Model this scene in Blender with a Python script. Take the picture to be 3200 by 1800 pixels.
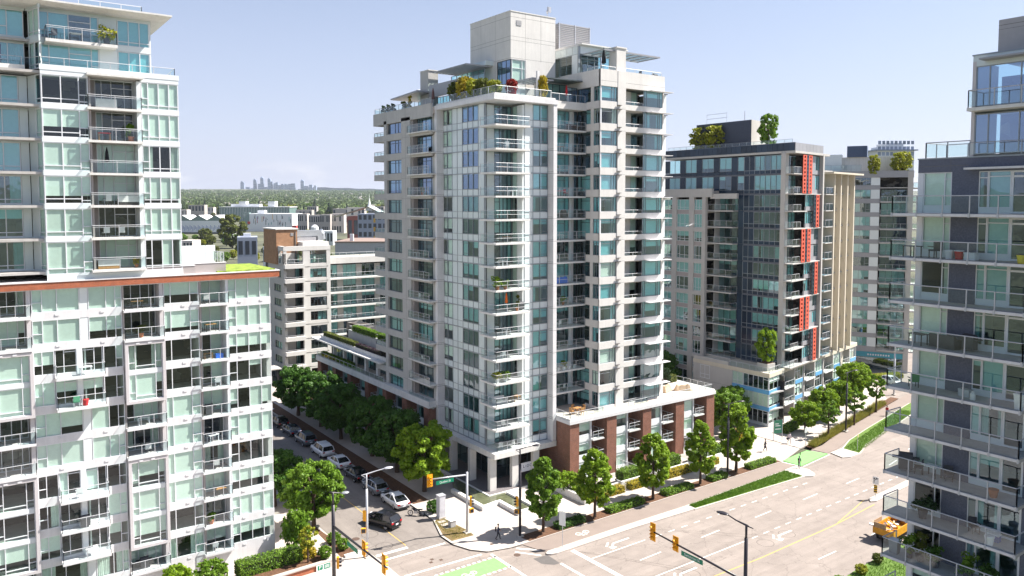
import bpy, math, random
import numpy as np
from mathutils import Matrix, Vector

for _o in list(bpy.data.objects):
    bpy.data.objects.remove(_o, do_unlink=True)
S = bpy.context.scene
COL = S.collection
R = math.radians

# ------------------------------------------------------------------ camera
YAW = R(54.44)
FOCAL, PPY, HORIZ = 2430.0, 780.0, 632.0          # in 3200-px picture units
PITCH = math.atan((PPY - HORIZ) / FOCAL)
fwd = Vector((math.cos(YAW), math.sin(YAW), 0))
rgt = Vector((math.sin(YAW), -math.cos(YAW), 0))
f3 = fwd * math.cos(PITCH) - Vector((0, 0, 1)) * math.sin(PITCH)
u3 = Vector((0, 0, 1)) * math.cos(PITCH) + fwd * math.sin(PITCH)
cd = bpy.data.cameras.new('camera')
cam = bpy.data.objects.new('camera', cd)
COL.objects.link(cam)
cd.sensor_width = 36.0
cd.lens = FOCAL / 3200 * 36
cd.shift_y = -(900 - PPY) / 3200
cd.clip_start = 0.5
cd.clip_end = 30000
cam.matrix_world = Matrix((rgt, u3, -f3)).transposed().to_4x4()
cam.location = (0, 0, 36)
S.camera = cam

# ------------------------------------------------------------------ sky, sun, exposure
SUN_EL = R(50.5)
sd = Vector((0.926, -0.378, 0)).normalized() * math.cos(SUN_EL) + Vector((0, 0, math.sin(SUN_EL)))
SKY_STRENGTH, SUN_STRENGTH, EXPOSURE = 0.060, 5.0, 1.32
W = bpy.data.worlds.new('World')
S.world = W
W.use_nodes = True
nt = W.node_tree
nt.nodes.clear()
_out = nt.nodes.new('ShaderNodeOutputWorld')
_bg = nt.nodes.new('ShaderNodeBackground')
_sky = nt.nodes.new('ShaderNodeTexSky')
_sky.sky_type = 'NISHITA'
_sky.sun_disc = False
_sky.sun_elevation = SUN_EL
_sky.sun_rotation = math.atan2(sd.x, sd.y)
_sky.altitude = 50
_sky.air_density = 1.0
_sky.dust_density = 0.9
_sky.ozone_density = 1.6
# a low bank of summer cumulus all round the horizon
_tc = nt.nodes.new('ShaderNodeTexCoord')
_sep = nt.nodes.new('ShaderNodeSeparateXYZ')
nt.links.new(_tc.outputs['Generated'], _sep.inputs[0])
_map = nt.nodes.new('ShaderNodeMapping')
_map.inputs['Scale'].default_value = (1.0, 1.0, 3.2)
nt.links.new(_tc.outputs['Generated'], _map.inputs[0])
_nz = nt.nodes.new('ShaderNodeTexNoise')
_nz.inputs['Scale'].default_value = 9.0
_nz.inputs['Detail'].default_value = 7.0
_nz.inputs['Roughness'].default_value = 0.55
nt.links.new(_map.outputs[0], _nz.inputs['Vector'])
_rmp = nt.nodes.new('ShaderNodeValToRGB')
_rmp.color_ramp.elements[0].position = 0.50
_rmp.color_ramp.elements[1].position = 0.64
nt.links.new(_nz.outputs['Fac'], _rmp.inputs[0])
_band = nt.nodes.new('ShaderNodeValToRGB')
_e = _band.color_ramp.elements
_e[0].position = 0.0
_e[0].color = (1, 1, 1, 1)
_e[1].position = 0.055
_e[1].color = (0, 0, 0, 1)
_m = _band.color_ramp.elements.new(0.03)
_m.color = (0.9, 0.9, 0.9, 1)
nt.links.new(_sep.outputs['Z'], _band.inputs[0])
_mul = nt.nodes.new('ShaderNodeMath')
_mul.operation = 'MULTIPLY'
nt.links.new(_rmp.outputs[0], _mul.inputs[0])
nt.links.new(_band.outputs[0], _mul.inputs[1])
_hz = nt.nodes.new('ShaderNodeValToRGB')          # thin bright summer haze over the whole sky
_hz.color_ramp.elements[0].position = 0.0
_hz.color_ramp.elements[0].color = (0.80, 0.80, 0.80, 1)
_hz.color_ramp.elements[1].position = 0.45
_hz.color_ramp.elements[1].color = (0.04, 0.04, 0.04, 1)
nt.links.new(_sep.outputs['Z'], _hz.inputs[0])
_mixh = nt.nodes.new('ShaderNodeMix')
_mixh.data_type = 'RGBA'
nt.links.new(_hz.outputs[0], _mixh.inputs['Factor'])
nt.links.new(_sky.outputs[0], _mixh.inputs['A'])
_mixh.inputs['B'].default_value = (5.0, 5.2, 6.8, 1)
_mix = nt.nodes.new('ShaderNodeMix')
_mix.data_type = 'RGBA'
_mul2 = nt.nodes.new('ShaderNodeMath')
_mul2.operation = 'MULTIPLY'
_mul2.inputs[1].default_value = 0.8
nt.links.new(_mul.outputs[0], _mul2.inputs[0])
nt.links.new(_mul2.outputs[0], _mix.inputs['Factor'])
nt.links.new(_mixh.outputs['Result'], _mix.inputs['A'])
_mix.inputs['B'].default_value = (7.2, 7.1, 7.2, 1)
nt.links.new(_mix.outputs['Result'], _bg.inputs[0])
_bg.inputs[1].default_value = SKY_STRENGTH
nt.links.new(_bg.outputs[0], _out.inputs[0])

sl = bpy.data.lights.new('sun', 'SUN')
sl.energy = SUN_STRENGTH
sl.angle = R(0.55)
sl.color = (1.0, 0.945, 0.87)
sun = bpy.data.objects.new('sun', sl)
COL.objects.link(sun)
sun.rotation_euler = (-sd).to_track_quat('-Z', 'Y').to_euler()
sun.location = sd * 300

S.view_settings.view_transform = 'Standard'
S.view_settings.look = 'None'
S.view_settings.exposure = EXPOSURE
S.view_settings.gamma = 1.0
S.view_settings.use_curve_mapping = False
S.render.engine = 'CYCLES'
cy = S.cycles
cy.max_bounces = 7
cy.diffuse_bounces = 3
cy.glossy_bounces = 3
cy.transmission_bounces = 4
cy.transparent_max_bounces = 14
cy.caustics_reflective = False
cy.caustics_refractive = False
cy.use_denoising = True
cy.sample_clamp_indirect = 6.0

# ------------------------------------------------------------------ materials
MATS = {}


def _new(name):
    m = bpy.data.materials.new(name)
    m.use_nodes = True
    t = m.node_tree
    t.nodes.clear()
    o = t.nodes.new('ShaderNodeOutputMaterial')
    return m, t, o


def _N(t, kind, **kw):
    n = t.nodes.new(kind)
    for k, v in kw.items():
        if k in n.inputs:
            n.inputs[k].default_value = v
        else:
            setattr(n, k, v)
    return n


def plain(name, col, rough=0.6, metal=0.0, var=0.08, scale=3.0, bump=0.0, spec=0.4, coat=0.0, stain=0.0, rand=0.0):
    """Principled with a two-scale noise on the colour, optional relief, vertical streak stains and per-object variation."""
    if name in MATS:
        return MATS[name]
    m, t, o = _new(name)
    b = _N(t, 'ShaderNodeBsdfPrincipled', Roughness=rough, Metallic=metal)
    b.inputs['Specular IOR Level'].default_value = spec
    b.inputs['Coat Weight'].default_value = coat
    geo = _N(t, 'ShaderNodeNewGeometry')
    n1 = _N(t, 'ShaderNodeTexNoise', Scale=scale, Detail=6.0, Roughness=0.6)
    t.links.new(geo.outputs['Position'], n1.inputs['Vector'])
    mr = _N(t, 'ShaderNodeMapRange')
    mr.inputs['From Min'].default_value = 0.3
    mr.inputs['From Max'].default_value = 0.7
    mr.inputs['To Min'].default_value = 1 - var
    mr.inputs['To Max'].default_value = 1 + var
    t.links.new(n1.outputs['Fac'], mr.inputs['Value'])
    val = mr.outputs[0]
    if stain > 0:
        mp = _N(t, 'ShaderNodeMapping')
        mp.inputs['Scale'].default_value = (1.6, 1.6, 0.12)
        t.links.new(geo.outputs['Position'], mp.inputs[0])
        n2 = _N(t, 'ShaderNodeTexNoise', Scale=2.0, Detail=5.0, Roughness=0.65)
        t.links.new(mp.outputs[0], n2.inputs['Vector'])
        m2 = _N(t, 'ShaderNodeMapRange')
        m2.inputs['From Min'].default_value = 0.42
        m2.inputs['From Max'].default_value = 0.75
        m2.inputs['To Min'].default_value = 1.0
        m2.inputs['To Max'].default_value = 1 - stain
        t.links.new(n2.outputs['Fac'], m2.inputs['Value'])
        mm = _N(t, 'ShaderNodeMath', operation='MULTIPLY')
        t.links.new(val, mm.inputs[0])
        t.links.new(m2.outputs[0], mm.inputs[1])
        val = mm.outputs[0]
    if rand > 0:
        oi = _N(t, 'ShaderNodeObjectInfo')
        m3 = _N(t, 'ShaderNodeMapRange')
        m3.inputs['To Min'].default_value = 1 - rand
        m3.inputs['To Max'].default_value = 1 + rand
        t.links.new(oi.outputs['Random'], m3.inputs['Value'])
        mm = _N(t, 'ShaderNodeMath', operation='MULTIPLY')
        t.links.new(val, mm.inputs[0])
        t.links.new(m3.outputs[0], mm.inputs[1])
        val = mm.outputs[0]
    mx = _N(t, 'ShaderNodeVectorMath', operation='SCALE')
    mx.inputs[0].default_value = col[:3]
    t.links.new(val, mx.inputs['Scale'])
    t.links.new(mx.outputs[0], b.inputs['Base Color'])
    if bump > 0:
        n3 = _N(t, 'ShaderNodeTexNoise', Scale=scale * 9, Detail=4.0)
        t.links.new(geo.outputs['Position'], n3.inputs['Vector'])
        bp = _N(t, 'ShaderNodeBump', Strength=bump, Distance=0.02)
        t.links.new(n3.outputs['Fac'], bp.inputs['Height'])
        t.links.new(bp.outputs[0], b.inputs['Normal'])
    t.links.new(b.outputs[0], o.inputs[0])
    MATS[name] = m
    return m


def glass(name, tint=(0.6, 0.8, 0.76), ior=1.75, refl=(0.9, 0.95, 1.0), wave=0.012, rough=0.0, base=0.0):
    """Thin architectural glazing: tinted see-through film with a Fresnel mirror layer and slightly wavy normals."""
    if name in MATS:
        return MATS[name]
    m, t, o = _new(name)
    tr = _N(t, 'ShaderNodeBsdfTransparent')
    tr.inputs[0].default_value = (*tint, 1)
    gl = _N(t, 'ShaderNodeBsdfGlossy', Roughness=rough)
    gl.inputs['Color'].default_value = (*refl, 1)
    geo = _N(t, 'ShaderNodeNewGeometry')
    # Schlick reflectance, the same from both sides of the pane
    dt = _N(t, 'ShaderNodeVectorMath', operation='DOT_PRODUCT')
    t.links.new(geo.outputs['Normal'], dt.inputs[0])
    t.links.new(geo.outputs['Incoming'], dt.inputs[1])
    ab = _N(t, 'ShaderNodeMath', operation='ABSOLUTE')
    t.links.new(dt.outputs['Value'], ab.inputs[0])
    om = _N(t, 'ShaderNodeMath', operation='SUBTRACT')
    om.inputs[0].default_value = 1.0
    t.links.new(ab.outputs[0], om.inputs[1])
    pw = _N(t, 'ShaderNodeMath', operation='POWER')
    pw.inputs[1].default_value = 5.0
    t.links.new(om.outputs[0], pw.inputs[0])
    F0 = max(base, ((ior - 1) / (ior + 1)) ** 2)
    fr = _N(t, 'ShaderNodeMath', operation='MULTIPLY_ADD')
    fr.inputs[1].default_value = 1 - F0
    fr.inputs[2].default_value = F0
    t.links.new(pw.outputs[0], fr.inputs[0])
    oi = _N(t, 'ShaderNodeObjectInfo')
    sc = _N(t, 'ShaderNodeVectorMath', operation='SCALE')
    sc.inputs['Scale'].default_value = 1.0
    ad = _N(t, 'ShaderNodeVectorMath', operation='ADD')
    t.links.new(geo.outputs['Position'], sc.inputs[0])
    t.links.new(sc.outputs[0], ad.inputs[0])
    t.links.new(oi.outputs['Random'], ad.inputs[1])
    nz = _N(t, 'ShaderNodeTexNoise', Scale=0.8, Detail=1.5)
    t.links.new(ad.outputs[0], nz.inputs['Vector'])
    bp = _N(t, 'ShaderNodeBump', Strength=1.0, Distance=wave)
    t.links.new(nz.outputs['Fac'], bp.inputs['Height'])
    t.links.new(bp.outputs[0], gl.inputs['Normal'])
    mx = _N(t, 'ShaderNodeMixShader')
    fac = fr.outputs[0]
    t.links.new(fac, mx.inputs[0])
    t.links.new(tr.outputs[0], mx.inputs[1])
    t.links.new(gl.outputs[0], mx.inputs[2])
    t.links.new(mx.outputs[0], o.inputs[0])
    MATS[name] = m
    return m


def brick(name, c1, c2, mortar, scale=1.0, bw=0.24, rh=0.075, soldier=False):
    if name in MATS:
        return MATS[name]
    m, t, o = _new(name)
    b = _N(t, 'ShaderNodeBsdfPrincipled', Roughness=0.85)
    b.inputs['Specular IOR Level'].default_value = 0.2
    geo = _N(t, 'ShaderNodeNewGeometry')
    sp = _N(t, 'ShaderNodeSeparateXYZ')
    t.links.new(geo.outputs['Position'], sp.inputs[0])
    ad = _N(t, 'ShaderNodeMath', operation='ADD')
    t.links.new(sp.outputs[0], ad.inputs[0])
    t.links.new(sp.outputs[1], ad.inputs[1])
    cb = _N(t, 'ShaderNodeCombineXYZ')
    t.links.new(ad.outputs[0], cb.inputs[0])
    t.links.new(sp.outputs[2], cb.inputs[1])
    br = _N(t, 'ShaderNodeTexBrick')
    br.inputs['Color1'].default_value = (*c1, 1)
    br.inputs['Color2'].default_value = (*c2, 1)
    br.inputs['Mortar'].default_value = (*mortar, 1)
    br.inputs['Scale'].default_value = scale
    br.inputs['Mortar Size'].default_value = 0.008
    br.inputs['Brick Width'].default_value = bw
    br.inputs['Row Height'].default_value = rh
    br.inputs['Bias'].default_value = -0.1
    t.links.new(cb.outputs[0], br.inputs['Vector'])
    nz = _N(t, 'ShaderNodeTexNoise', Scale=1.3, Detail=5.0)
    t.links.new(geo.outputs['Position'], nz.inputs['Vector'])
    mr = _N(t, 'ShaderNodeMapRange')
    mr.inputs['To Min'].default_value = 0.7
    mr.inputs['To Max'].default_value = 1.3
    t.links.new(nz.outputs['Fac'], mr.inputs['Value'])
    vs = _N(t, 'ShaderNodeVectorMath', operation='SCALE')
    t.links.new(br.outputs['Color'], vs.inputs[0])
    t.links.new(mr.outputs[0], vs.inputs['Scale'])
    t.links.new(vs.outputs[0], b.inputs['Base Color'])
    bp = _N(t, 'ShaderNodeBump', Strength=0.5, Distance=0.01)
    bp.invert = True
    t.links.new(br.outputs['Fac'], bp.inputs['Height'])
    t.links.new(bp.outputs[0], b.inputs['Normal'])
    t.links.new(b.outputs[0], o.inputs[0])
    MATS[name] = m
    return m


def leafmat(name, c1, c2, trans=0.35, scale=1.2):
    if name in MATS:
        return MATS[name]
    m, t, o = _new(name)
    geo = _N(t, 'ShaderNodeNewGeometry')
    nz = _N(t, 'ShaderNodeTexNoise', Scale=scale, Detail=3.0)
    t.links.new(geo.outputs['Position'], nz.inputs['Vector'])
    oi = _N(t, 'ShaderNodeObjectInfo')
    n2 = _N(t, 'ShaderNodeTexWhiteNoise')
    vs = _N(t, 'ShaderNodeVectorMath', operation='SNAP')
    vs.inputs[1].default_value = (0.35, 0.35, 0.35)
    t.links.new(geo.outputs['Position'], vs.inputs[0])
    t.links.new(vs.outputs[0], n2.inputs['Vector'])
    a1 = _N(t, 'ShaderNodeMath', operation='MULTIPLY_ADD')
    a1.inputs[1].default_value = 0.35
    t.links.new(n2.outputs['Value'], a1.inputs[0])
    mr = _N(t, 'ShaderNodeMapRange')
    mr.inputs['From Min'].default_value = 0.3
    mr.inputs['From Max'].default_value = 0.75
    mr.inputs['To Max'].default_value = 0.75
    t.links.new(nz.outputs['Fac'], mr.inputs['Value'])
    t.links.new(mr.outputs[0], a1.inputs[2])
    mx = _N(t, 'ShaderNodeMix', data_type='RGBA')
    mx.inputs['A'].default_value = (*c1, 1)
    mx.inputs['B'].default_value = (*c2, 1)
    t.links.new(a1.outputs[0], mx.inputs['Factor'])
    d = _N(t, 'ShaderNodeBsdfPrincipled', Roughness=0.55)
    d.inputs['Specular IOR Level'].default_value = 0.25
    t.links.new(mx.outputs['Result'], d.inputs['Base Color'])
    tl = _N(t, 'ShaderNodeBsdfTranslucent')
    t.links.new(mx.outputs['Result'], tl.inputs[0])
    ms = _N(t, 'ShaderNodeMixShader')
    ms.inputs[0].default_value = trans
    t.links.new(d.outputs[0], ms.inputs[1])
    t.links.new(tl.outputs[0], ms.inputs[2])
    t.links.new(ms.outputs[0], o.inputs[0])
    MATS[name] = m
    return m


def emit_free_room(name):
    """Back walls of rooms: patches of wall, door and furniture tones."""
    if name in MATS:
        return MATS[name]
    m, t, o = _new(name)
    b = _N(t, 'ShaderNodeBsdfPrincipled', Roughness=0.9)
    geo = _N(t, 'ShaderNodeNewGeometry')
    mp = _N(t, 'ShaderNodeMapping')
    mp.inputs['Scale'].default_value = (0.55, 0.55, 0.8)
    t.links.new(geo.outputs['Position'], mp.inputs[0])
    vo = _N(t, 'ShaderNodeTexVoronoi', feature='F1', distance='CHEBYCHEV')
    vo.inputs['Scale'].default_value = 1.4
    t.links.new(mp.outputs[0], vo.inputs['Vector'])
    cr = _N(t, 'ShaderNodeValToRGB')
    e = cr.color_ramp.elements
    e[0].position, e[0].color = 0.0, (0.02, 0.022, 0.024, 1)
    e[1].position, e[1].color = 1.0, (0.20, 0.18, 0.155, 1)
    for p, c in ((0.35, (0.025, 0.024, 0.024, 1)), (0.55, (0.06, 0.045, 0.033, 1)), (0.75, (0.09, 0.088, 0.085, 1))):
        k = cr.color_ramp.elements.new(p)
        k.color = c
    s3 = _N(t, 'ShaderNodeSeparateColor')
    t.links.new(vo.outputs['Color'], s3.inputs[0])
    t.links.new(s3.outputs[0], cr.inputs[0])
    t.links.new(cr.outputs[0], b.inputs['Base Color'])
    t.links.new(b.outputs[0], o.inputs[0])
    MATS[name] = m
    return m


M_WHITE = plain('white paint', (0.69, 0.68, 0.69), 0.5, var=0.06, scale=0.8, stain=0.10)
M_WHITEC = plain('white fascia concrete', (0.70, 0.685, 0.66), 0.75, var=0.07, scale=0.9, bump=0.15, stain=0.16)
M_CREAM = plain('cream precast concrete', (0.66, 0.64, 0.615), 0.8, var=0.05, scale=0.7, bump=0.12, stain=0.08)
M_BEIGE = plain('beige precast concrete', (0.49, 0.475, 0.455), 0.8, var=0.06, scale=0.7, bump=0.12, stain=0.10)
M_JOINT = plain('joint shadow line', (0.16, 0.155, 0.15), 0.9)
M_ALU = plain('white aluminium frame', (0.72, 0.73, 0.76), 0.35, var=0.03, spec=0.5)
M_ALUG = plain('grey aluminium frame', (0.30, 0.33, 0.36), 0.35, metal=0.3, var=0.04)
M_ALUD = plain('dark bronze frame', (0.10, 0.12, 0.13), 0.4, metal=0.2, var=0.04)
M_RAIL = plain('silver railing metal', (0.50, 0.51, 0.53), 0.5, metal=0.15, var=0.03)
M_SPAN = plain('pale spandrel glass', (0.62, 0.69, 0.70), 0.12, var=0.03, scale=0.3, spec=0.6, rand=0.05)
M_SPANW = plain('white back painted panel', (0.74, 0.78, 0.79), 0.15, var=0.03, scale=0.3, spec=0.6, rand=0.04)
M_SPAND = plain('navy spandrel glass', (0.018, 0.034, 0.06), 0.08, var=0.1, scale=0.3, spec=0.35, rand=0.3)
M_PANELG = plain('grey metal panel', (0.33, 0.33, 0.35), 0.45, metal=0.2, var=0.05, rand=0.04)
M_TAUPE = plain('taupe metal panel', (0.36, 0.32, 0.31), 0.6, var=0.04)
M_SLATE = plain('slate blue brick cladding', (0.125, 0.135, 0.18), 0.8, var=0.25, scale=14, bump=0.3)
M_BLIND = plain('roller blind fabric', (0.76, 0.79, 0.75), 0.8, var=0.05, rand=0.12)
M_CURT = plain('sheer curtain fabric', (0.66, 0.70, 0.66), 0.9, var=0.1, scale=2, rand=0.15)
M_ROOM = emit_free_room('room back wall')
M_SLAB = plain('raw concrete slab', (0.46, 0.44, 0.42), 0.85, var=0.1, scale=1.2, bump=0.15, stain=0.12)
M_SOFF = plain('balcony soffit concrete', (0.52, 0.48, 0.42), 0.85, var=0.08, scale=1.2)
M_GLASS = glass('green tinted window glass', (0.83, 0.95, 0.90), 1.45, base=0.07)
M_GLASSB = glass('blue tinted window glass', (0.46, 0.82, 0.86), 1.7, refl=(0.75, 0.9, 1.0), base=0.20)
M_GLASSD = glass('grey tinted window glass', (0.48, 0.76, 0.77), 1.7, refl=(0.72, 0.87, 1.0), base=0.18)
M_GLASSR = glass('clear railing glass', (0.84, 0.93, 0.93), 1.5, wave=0.004, base=0.07)
M_GLASSN = glass('mirror window glass', (0.50, 0.76, 0.82), 2.3, refl=(0.55, 0.70, 1.0), base=0.36)
M_DARKM = plain('black painted steel', (0.025, 0.022, 0.028), 0.35, var=0.1, spec=0.5)
M_GREYP = plain('grey painted steel pole', (0.50, 0.51, 0.55), 0.35, metal=0.3, var=0.04)
M_BRICK = brick('brown red brick', (0.27, 0.115, 0.075), (0.20, 0.085, 0.06), (0.25, 0.20, 0.17))
M_BRICKR = brick('orange red brick', (0.42, 0.115, 0.05), (0.33, 0.085, 0.04), (0.34, 0.24, 0.18))
M_BRICKT = brick('tan brick', (0.40, 0.22, 0.125), (0.34, 0.18, 0.10), (0.36, 0.26, 0.18))

# ------------------------------------------------------------------ objects
WM = {}          # world matrix of every object made here


def link(name, data, mat, parent=None, M=None):
    o = bpy.data.objects.new(name, data)
    COL.objects.link(o)
    M = M or Matrix()
    WM[o.name] = M
    if mat is not None and data is not None and len(data.materials) == 0:
        data.materials.append(mat)
    if parent is not None:
        o.parent = parent
        o.matrix_parent_inverse = WM[parent.name].inverted()
    o.matrix_basis = M
    return o


def tag(o, label=None, cat=None, group=None, kind=None):
    if label:
        o['label'] = label
    if cat:
        o['category'] = cat
    if group:
        o['group'] = group
    if kind:
        o['kind'] = kind
    return o


def thing(name, label, cat, loc=(0, 0, 0), rz=0.0, group=None):
    o = link(name, None, None, None, Matrix.Translation(loc) @ Matrix.Rotation(rz, 4, 'Z'))
    return tag(o, label, cat, group)


def frame(x, y, deg, z=0.0):
    """Facade frame seen from outside: local x runs to the right, local y runs INTO the wall, z up."""
    return Matrix.Translation((x, y, z)) @ Matrix.Rotation(R(deg), 4, 'Z')


_BOXF = ((0, 3, 2, 1), (4, 5, 6, 7), (0, 1, 5, 4), (1, 2, 6, 5), (2, 3, 7, 6), (3, 0, 4, 7))


class MB:
    def __init__(s):
        s.v, s.f = [], []

    def box(s, x0, x1, y0, y1, z0, z1):
        n = len(s.v)
        s.v += [(x0, y0, z0), (x1, y0, z0), (x1, y1, z0), (x0, y1, z0), (x0, y0, z1), (x1, y0, z1), (x1, y1, z1), (x0, y1, z1)]
        s.f += [tuple(n + i for i in q) for q in _BOXF]
        return s

    def quad(s, a, b, c, d):
        n = len(s.v)
        s.v += [tuple(a), tuple(b), tuple(c), tuple(d)]
        s.f.append((n, n + 1, n + 2, n + 3))
        return s

    def prism(s, pts, z0, z1):
        """vertical prism over a polygon (counter-clockwise seen from above)"""
        n = len(s.v)
        k = len(pts)
        s.v += [(p[0], p[1], z0) for p in pts] + [(p[0], p[1], z1) for p in pts]
        s.f.append(tuple(n + i for i in range(k - 1, -1, -1)))
        s.f.append(tuple(n + k + i for i in range(k)))
        for i in range(k):
            j = (i + 1) % k
            s.f.append((n + i, n + j, n + k + j, n + k + i))
        return s

    def tube(s, pts, rad, seg=8, cap=True):
        """round bar along a polyline; rad a number or one radius per point"""
        pts = [Vector(p) for p in pts]
        k = len(pts)
        rs = rad if isinstance(rad, (list, tuple)) else [rad] * k
        base = len(s.v)
        prev = None
        for i, p in enumerate(pts):
            d = (pts[min(i + 1, k - 1)] - pts[max(i - 1, 0)]).normalized()
            if prev is None:
                ref = Vector((0, 0, 1)) if abs(d.z) < 0.9 else Vector((1, 0, 0))
                a = d.cross(ref).normalized()
            else:
                a = (prev - d * prev.dot(d)).normalized()
            prev = a
            b = d.cross(a)
            for j in range(seg):
                t = 2 * math.pi * j / seg
                s.v.append(tuple(p + (a * math.cos(t) + b * math.sin(t)) * rs[i]))
        for i in range(k - 1):
            for j in range(seg):
                j2 = (j + 1) % seg
                s.f.append((base + i * seg + j, base + i * seg + j2, base + (i + 1) * seg + j2, base + (i + 1) * seg + j))
        if cap:
            s.f.append(tuple(base + j for j in range(seg - 1, -1, -1)))
            s.f.append(tuple(base + (k - 1) * seg + j for j in range(seg)))
        return s

    def lathe(s, prof, seg=16, c=(0, 0, 0)):
        base = len(s.v)
        for r_, z in prof:
            for j in range(seg):
                t = 2 * math.pi * j / seg
                s.v.append((c[0] + r_ * math.cos(t), c[1] + r_ * math.sin(t), c[2] + z))
        k = len(prof)
        for i in range(k - 1):
            for j in range(seg):
                j2 = (j + 1) % seg
                s.f.append((base + i * seg + j, base + i * seg + j2, base + (i + 1) * seg + j2, base + (i + 1) * seg + j))
        s.f.append(tuple(base + j for j in range(seg - 1, -1, -1)))
        s.f.append(tuple(base + (k - 1) * seg + j for j in range(seg)))
        return s

    def mesh(s, name, smooth=False):
        me = bpy.data.meshes.new(name)
        me.from_pydata(s.v, [], s.f)
        if smooth:
            me.polygons.foreach_set('use_smooth', [True] * len(me.polygons))
        return me

    def build(s, name, mat, parent=None, M=None, smooth=False):
        return link(name, s.mesh(name, smooth), mat, parent, M)


CACHE = {}


def boxo(name, mat, parent, M, x0, x1, y0, y1, z0, z1):
    """a box as an object of its own; boxes of one size and material share a mesh"""
    w, d, h = round(x1 - x0, 3), round(y1 - y0, 3), round(z1 - z0, 3)
    key = ('box', w, d, h, mat.name)
    if key not in CACHE:
        CACHE[key] = MB().box(0, w, 0, d, 0, h).mesh(name)
    return link(name, CACHE[key], mat, parent, M @ Matrix.Translation((x0, y0, z0)))


def paneo(name, mat, parent, M, x0, x1, y, z0, z1, t=0.0):
    if t:
        return boxo(name, mat, parent, M, x0, x1, y, y + t, z0, z1)
    w, h = round(x1 - x0, 3), round(z1 - z0, 3)
    key = ('sheet', w, h, mat.name)
    if key not in CACHE:
        CACHE[key] = MB().quad((0, 0, 0), (w, 0, 0), (w, 0, h), (0, 0, h)).mesh(name)
    return link(name, CACHE[key], mat, parent, M @ Matrix.Translation((x0, y, z0)))


RNG = random.Random(7)


def window(parent, M, x0, x1, z0, z1, y=0.0, cols=(1,), rows=None, fm=M_ALU, gm=M_GLASS, fw=0.06, dep=0.10, blind='r', panes=True, joined=False, p_blind=0.62):
    """Framed window: cols = relative widths of the lights; rows = {col: [fractions of height where a transom sits]}."""
    rows = rows or {}
    w, h = x1 - x0, z1 - z0
    tot = sum(cols)
    key = ('win', round(w, 3), round(h, 3), tuple(cols), tuple(sorted((k, tuple(v)) for k, v in rows.items())), fm.name, fw, dep)
    xs = [0.0]
    for c in cols:
        xs.append(xs[-1] + w * c / tot)
    if key not in CACHE:
        b = MB()
        b.box(0, w, 0, dep, 0, fw).box(0, w, 0, dep, h - fw, h)
        b.box(0, fw, 0, dep, fw, h - fw).box(w - fw, w, 0, dep, fw, h - fw)
        for i in range(1, len(xs) - 1):
            b.box(xs[i] - fw / 2, xs[i] + fw / 2, 0, dep, fw, h - fw)
        for i, fr in rows.items():
            a0 = xs[i] + (fw / 2 if i else fw)
            a1 = xs[i + 1] - (fw / 2 if i + 1 < len(xs) - 1 else fw)
            for f in fr:
                b.box(a0, a1, 0.004, dep - 0.004, h * f - fw / 2, h * f + fw / 2)
        CACHE[key] = b.mesh('window')
    wm = M @ Matrix.Translation((x0, y, z0))
    o = link('window', CACHE[key], fm, parent, wm)
    if joined:
        paneo('pane', gm, o, wm, fw * .6, w - fw * .6, dep * 0.45, fw * .6, h - fw * .6)
    else:
        for i in range(len(xs) - 1):
            paneo('pane', gm, o, wm, xs[i] + fw * .4, xs[i + 1] - fw * .4, dep * 0.45, fw * .6, h - fw * .6)
    if blind == 'r':
        full = RNG.random()
        b = MB()
        k = len(xs) - 1
        mode = RNG.random()
        if mode < p_blind * 0.7:
            drop = 1.0 if full < 0.6 else RNG.uniform(0.3, 0.9)
            b.box(fw, w - fw, dep + 0.02, dep + 0.03, fw + (h - 2 * fw) * (1 - drop), h - fw)
        elif mode < p_blind:
            for i in range(k):
                if RNG.random() < 0.7:
                    drop = 1.0 if RNG.random() < 0.5 else RNG.uniform(0.25, 0.9)
                    b.box(xs[i] + fw * .6, xs[i + 1] - fw * .6, dep + 0.02, dep + 0.03, fw + (h - 2 * fw) * (1 - drop), h - fw)
        elif mode < p_blind + 0.16:
            n = max(6, int(w / 0.12))
            for side in range(2):
                if RNG.random() < 0.75:
                    ww = w * RNG.uniform(0.15, 0.4)
                    xa = fw if side == 0 else w - fw - ww
                    pts = []
                    for j in range(n + 1):
                        pts.append((xa + ww * j / n, dep + 0.09 + 0.04 * math.sin(j * 1.9 + full * 6)))
                    for j in range(n):
                        b.quad((pts[j][0], pts[j][1], fw), (pts[j + 1][0], pts[j + 1][1], fw), (pts[j + 1][0], pts[j + 1][1], h - fw), (pts[j][0], pts[j][1], h - fw))
        if b.f:
            b.build('blind', M_BLIND if mode < p_blind else M_CURT, o, wm)
    elif isinstance(blind, (int, float)) and blind > 0:
        MB().box(fw, w - fw, dep + 0.02, dep + 0.03, fw + (h - 2 * fw) * (1 - blind), h - fw).build('blind', M_BLIND, o, wm)
    return o


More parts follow.
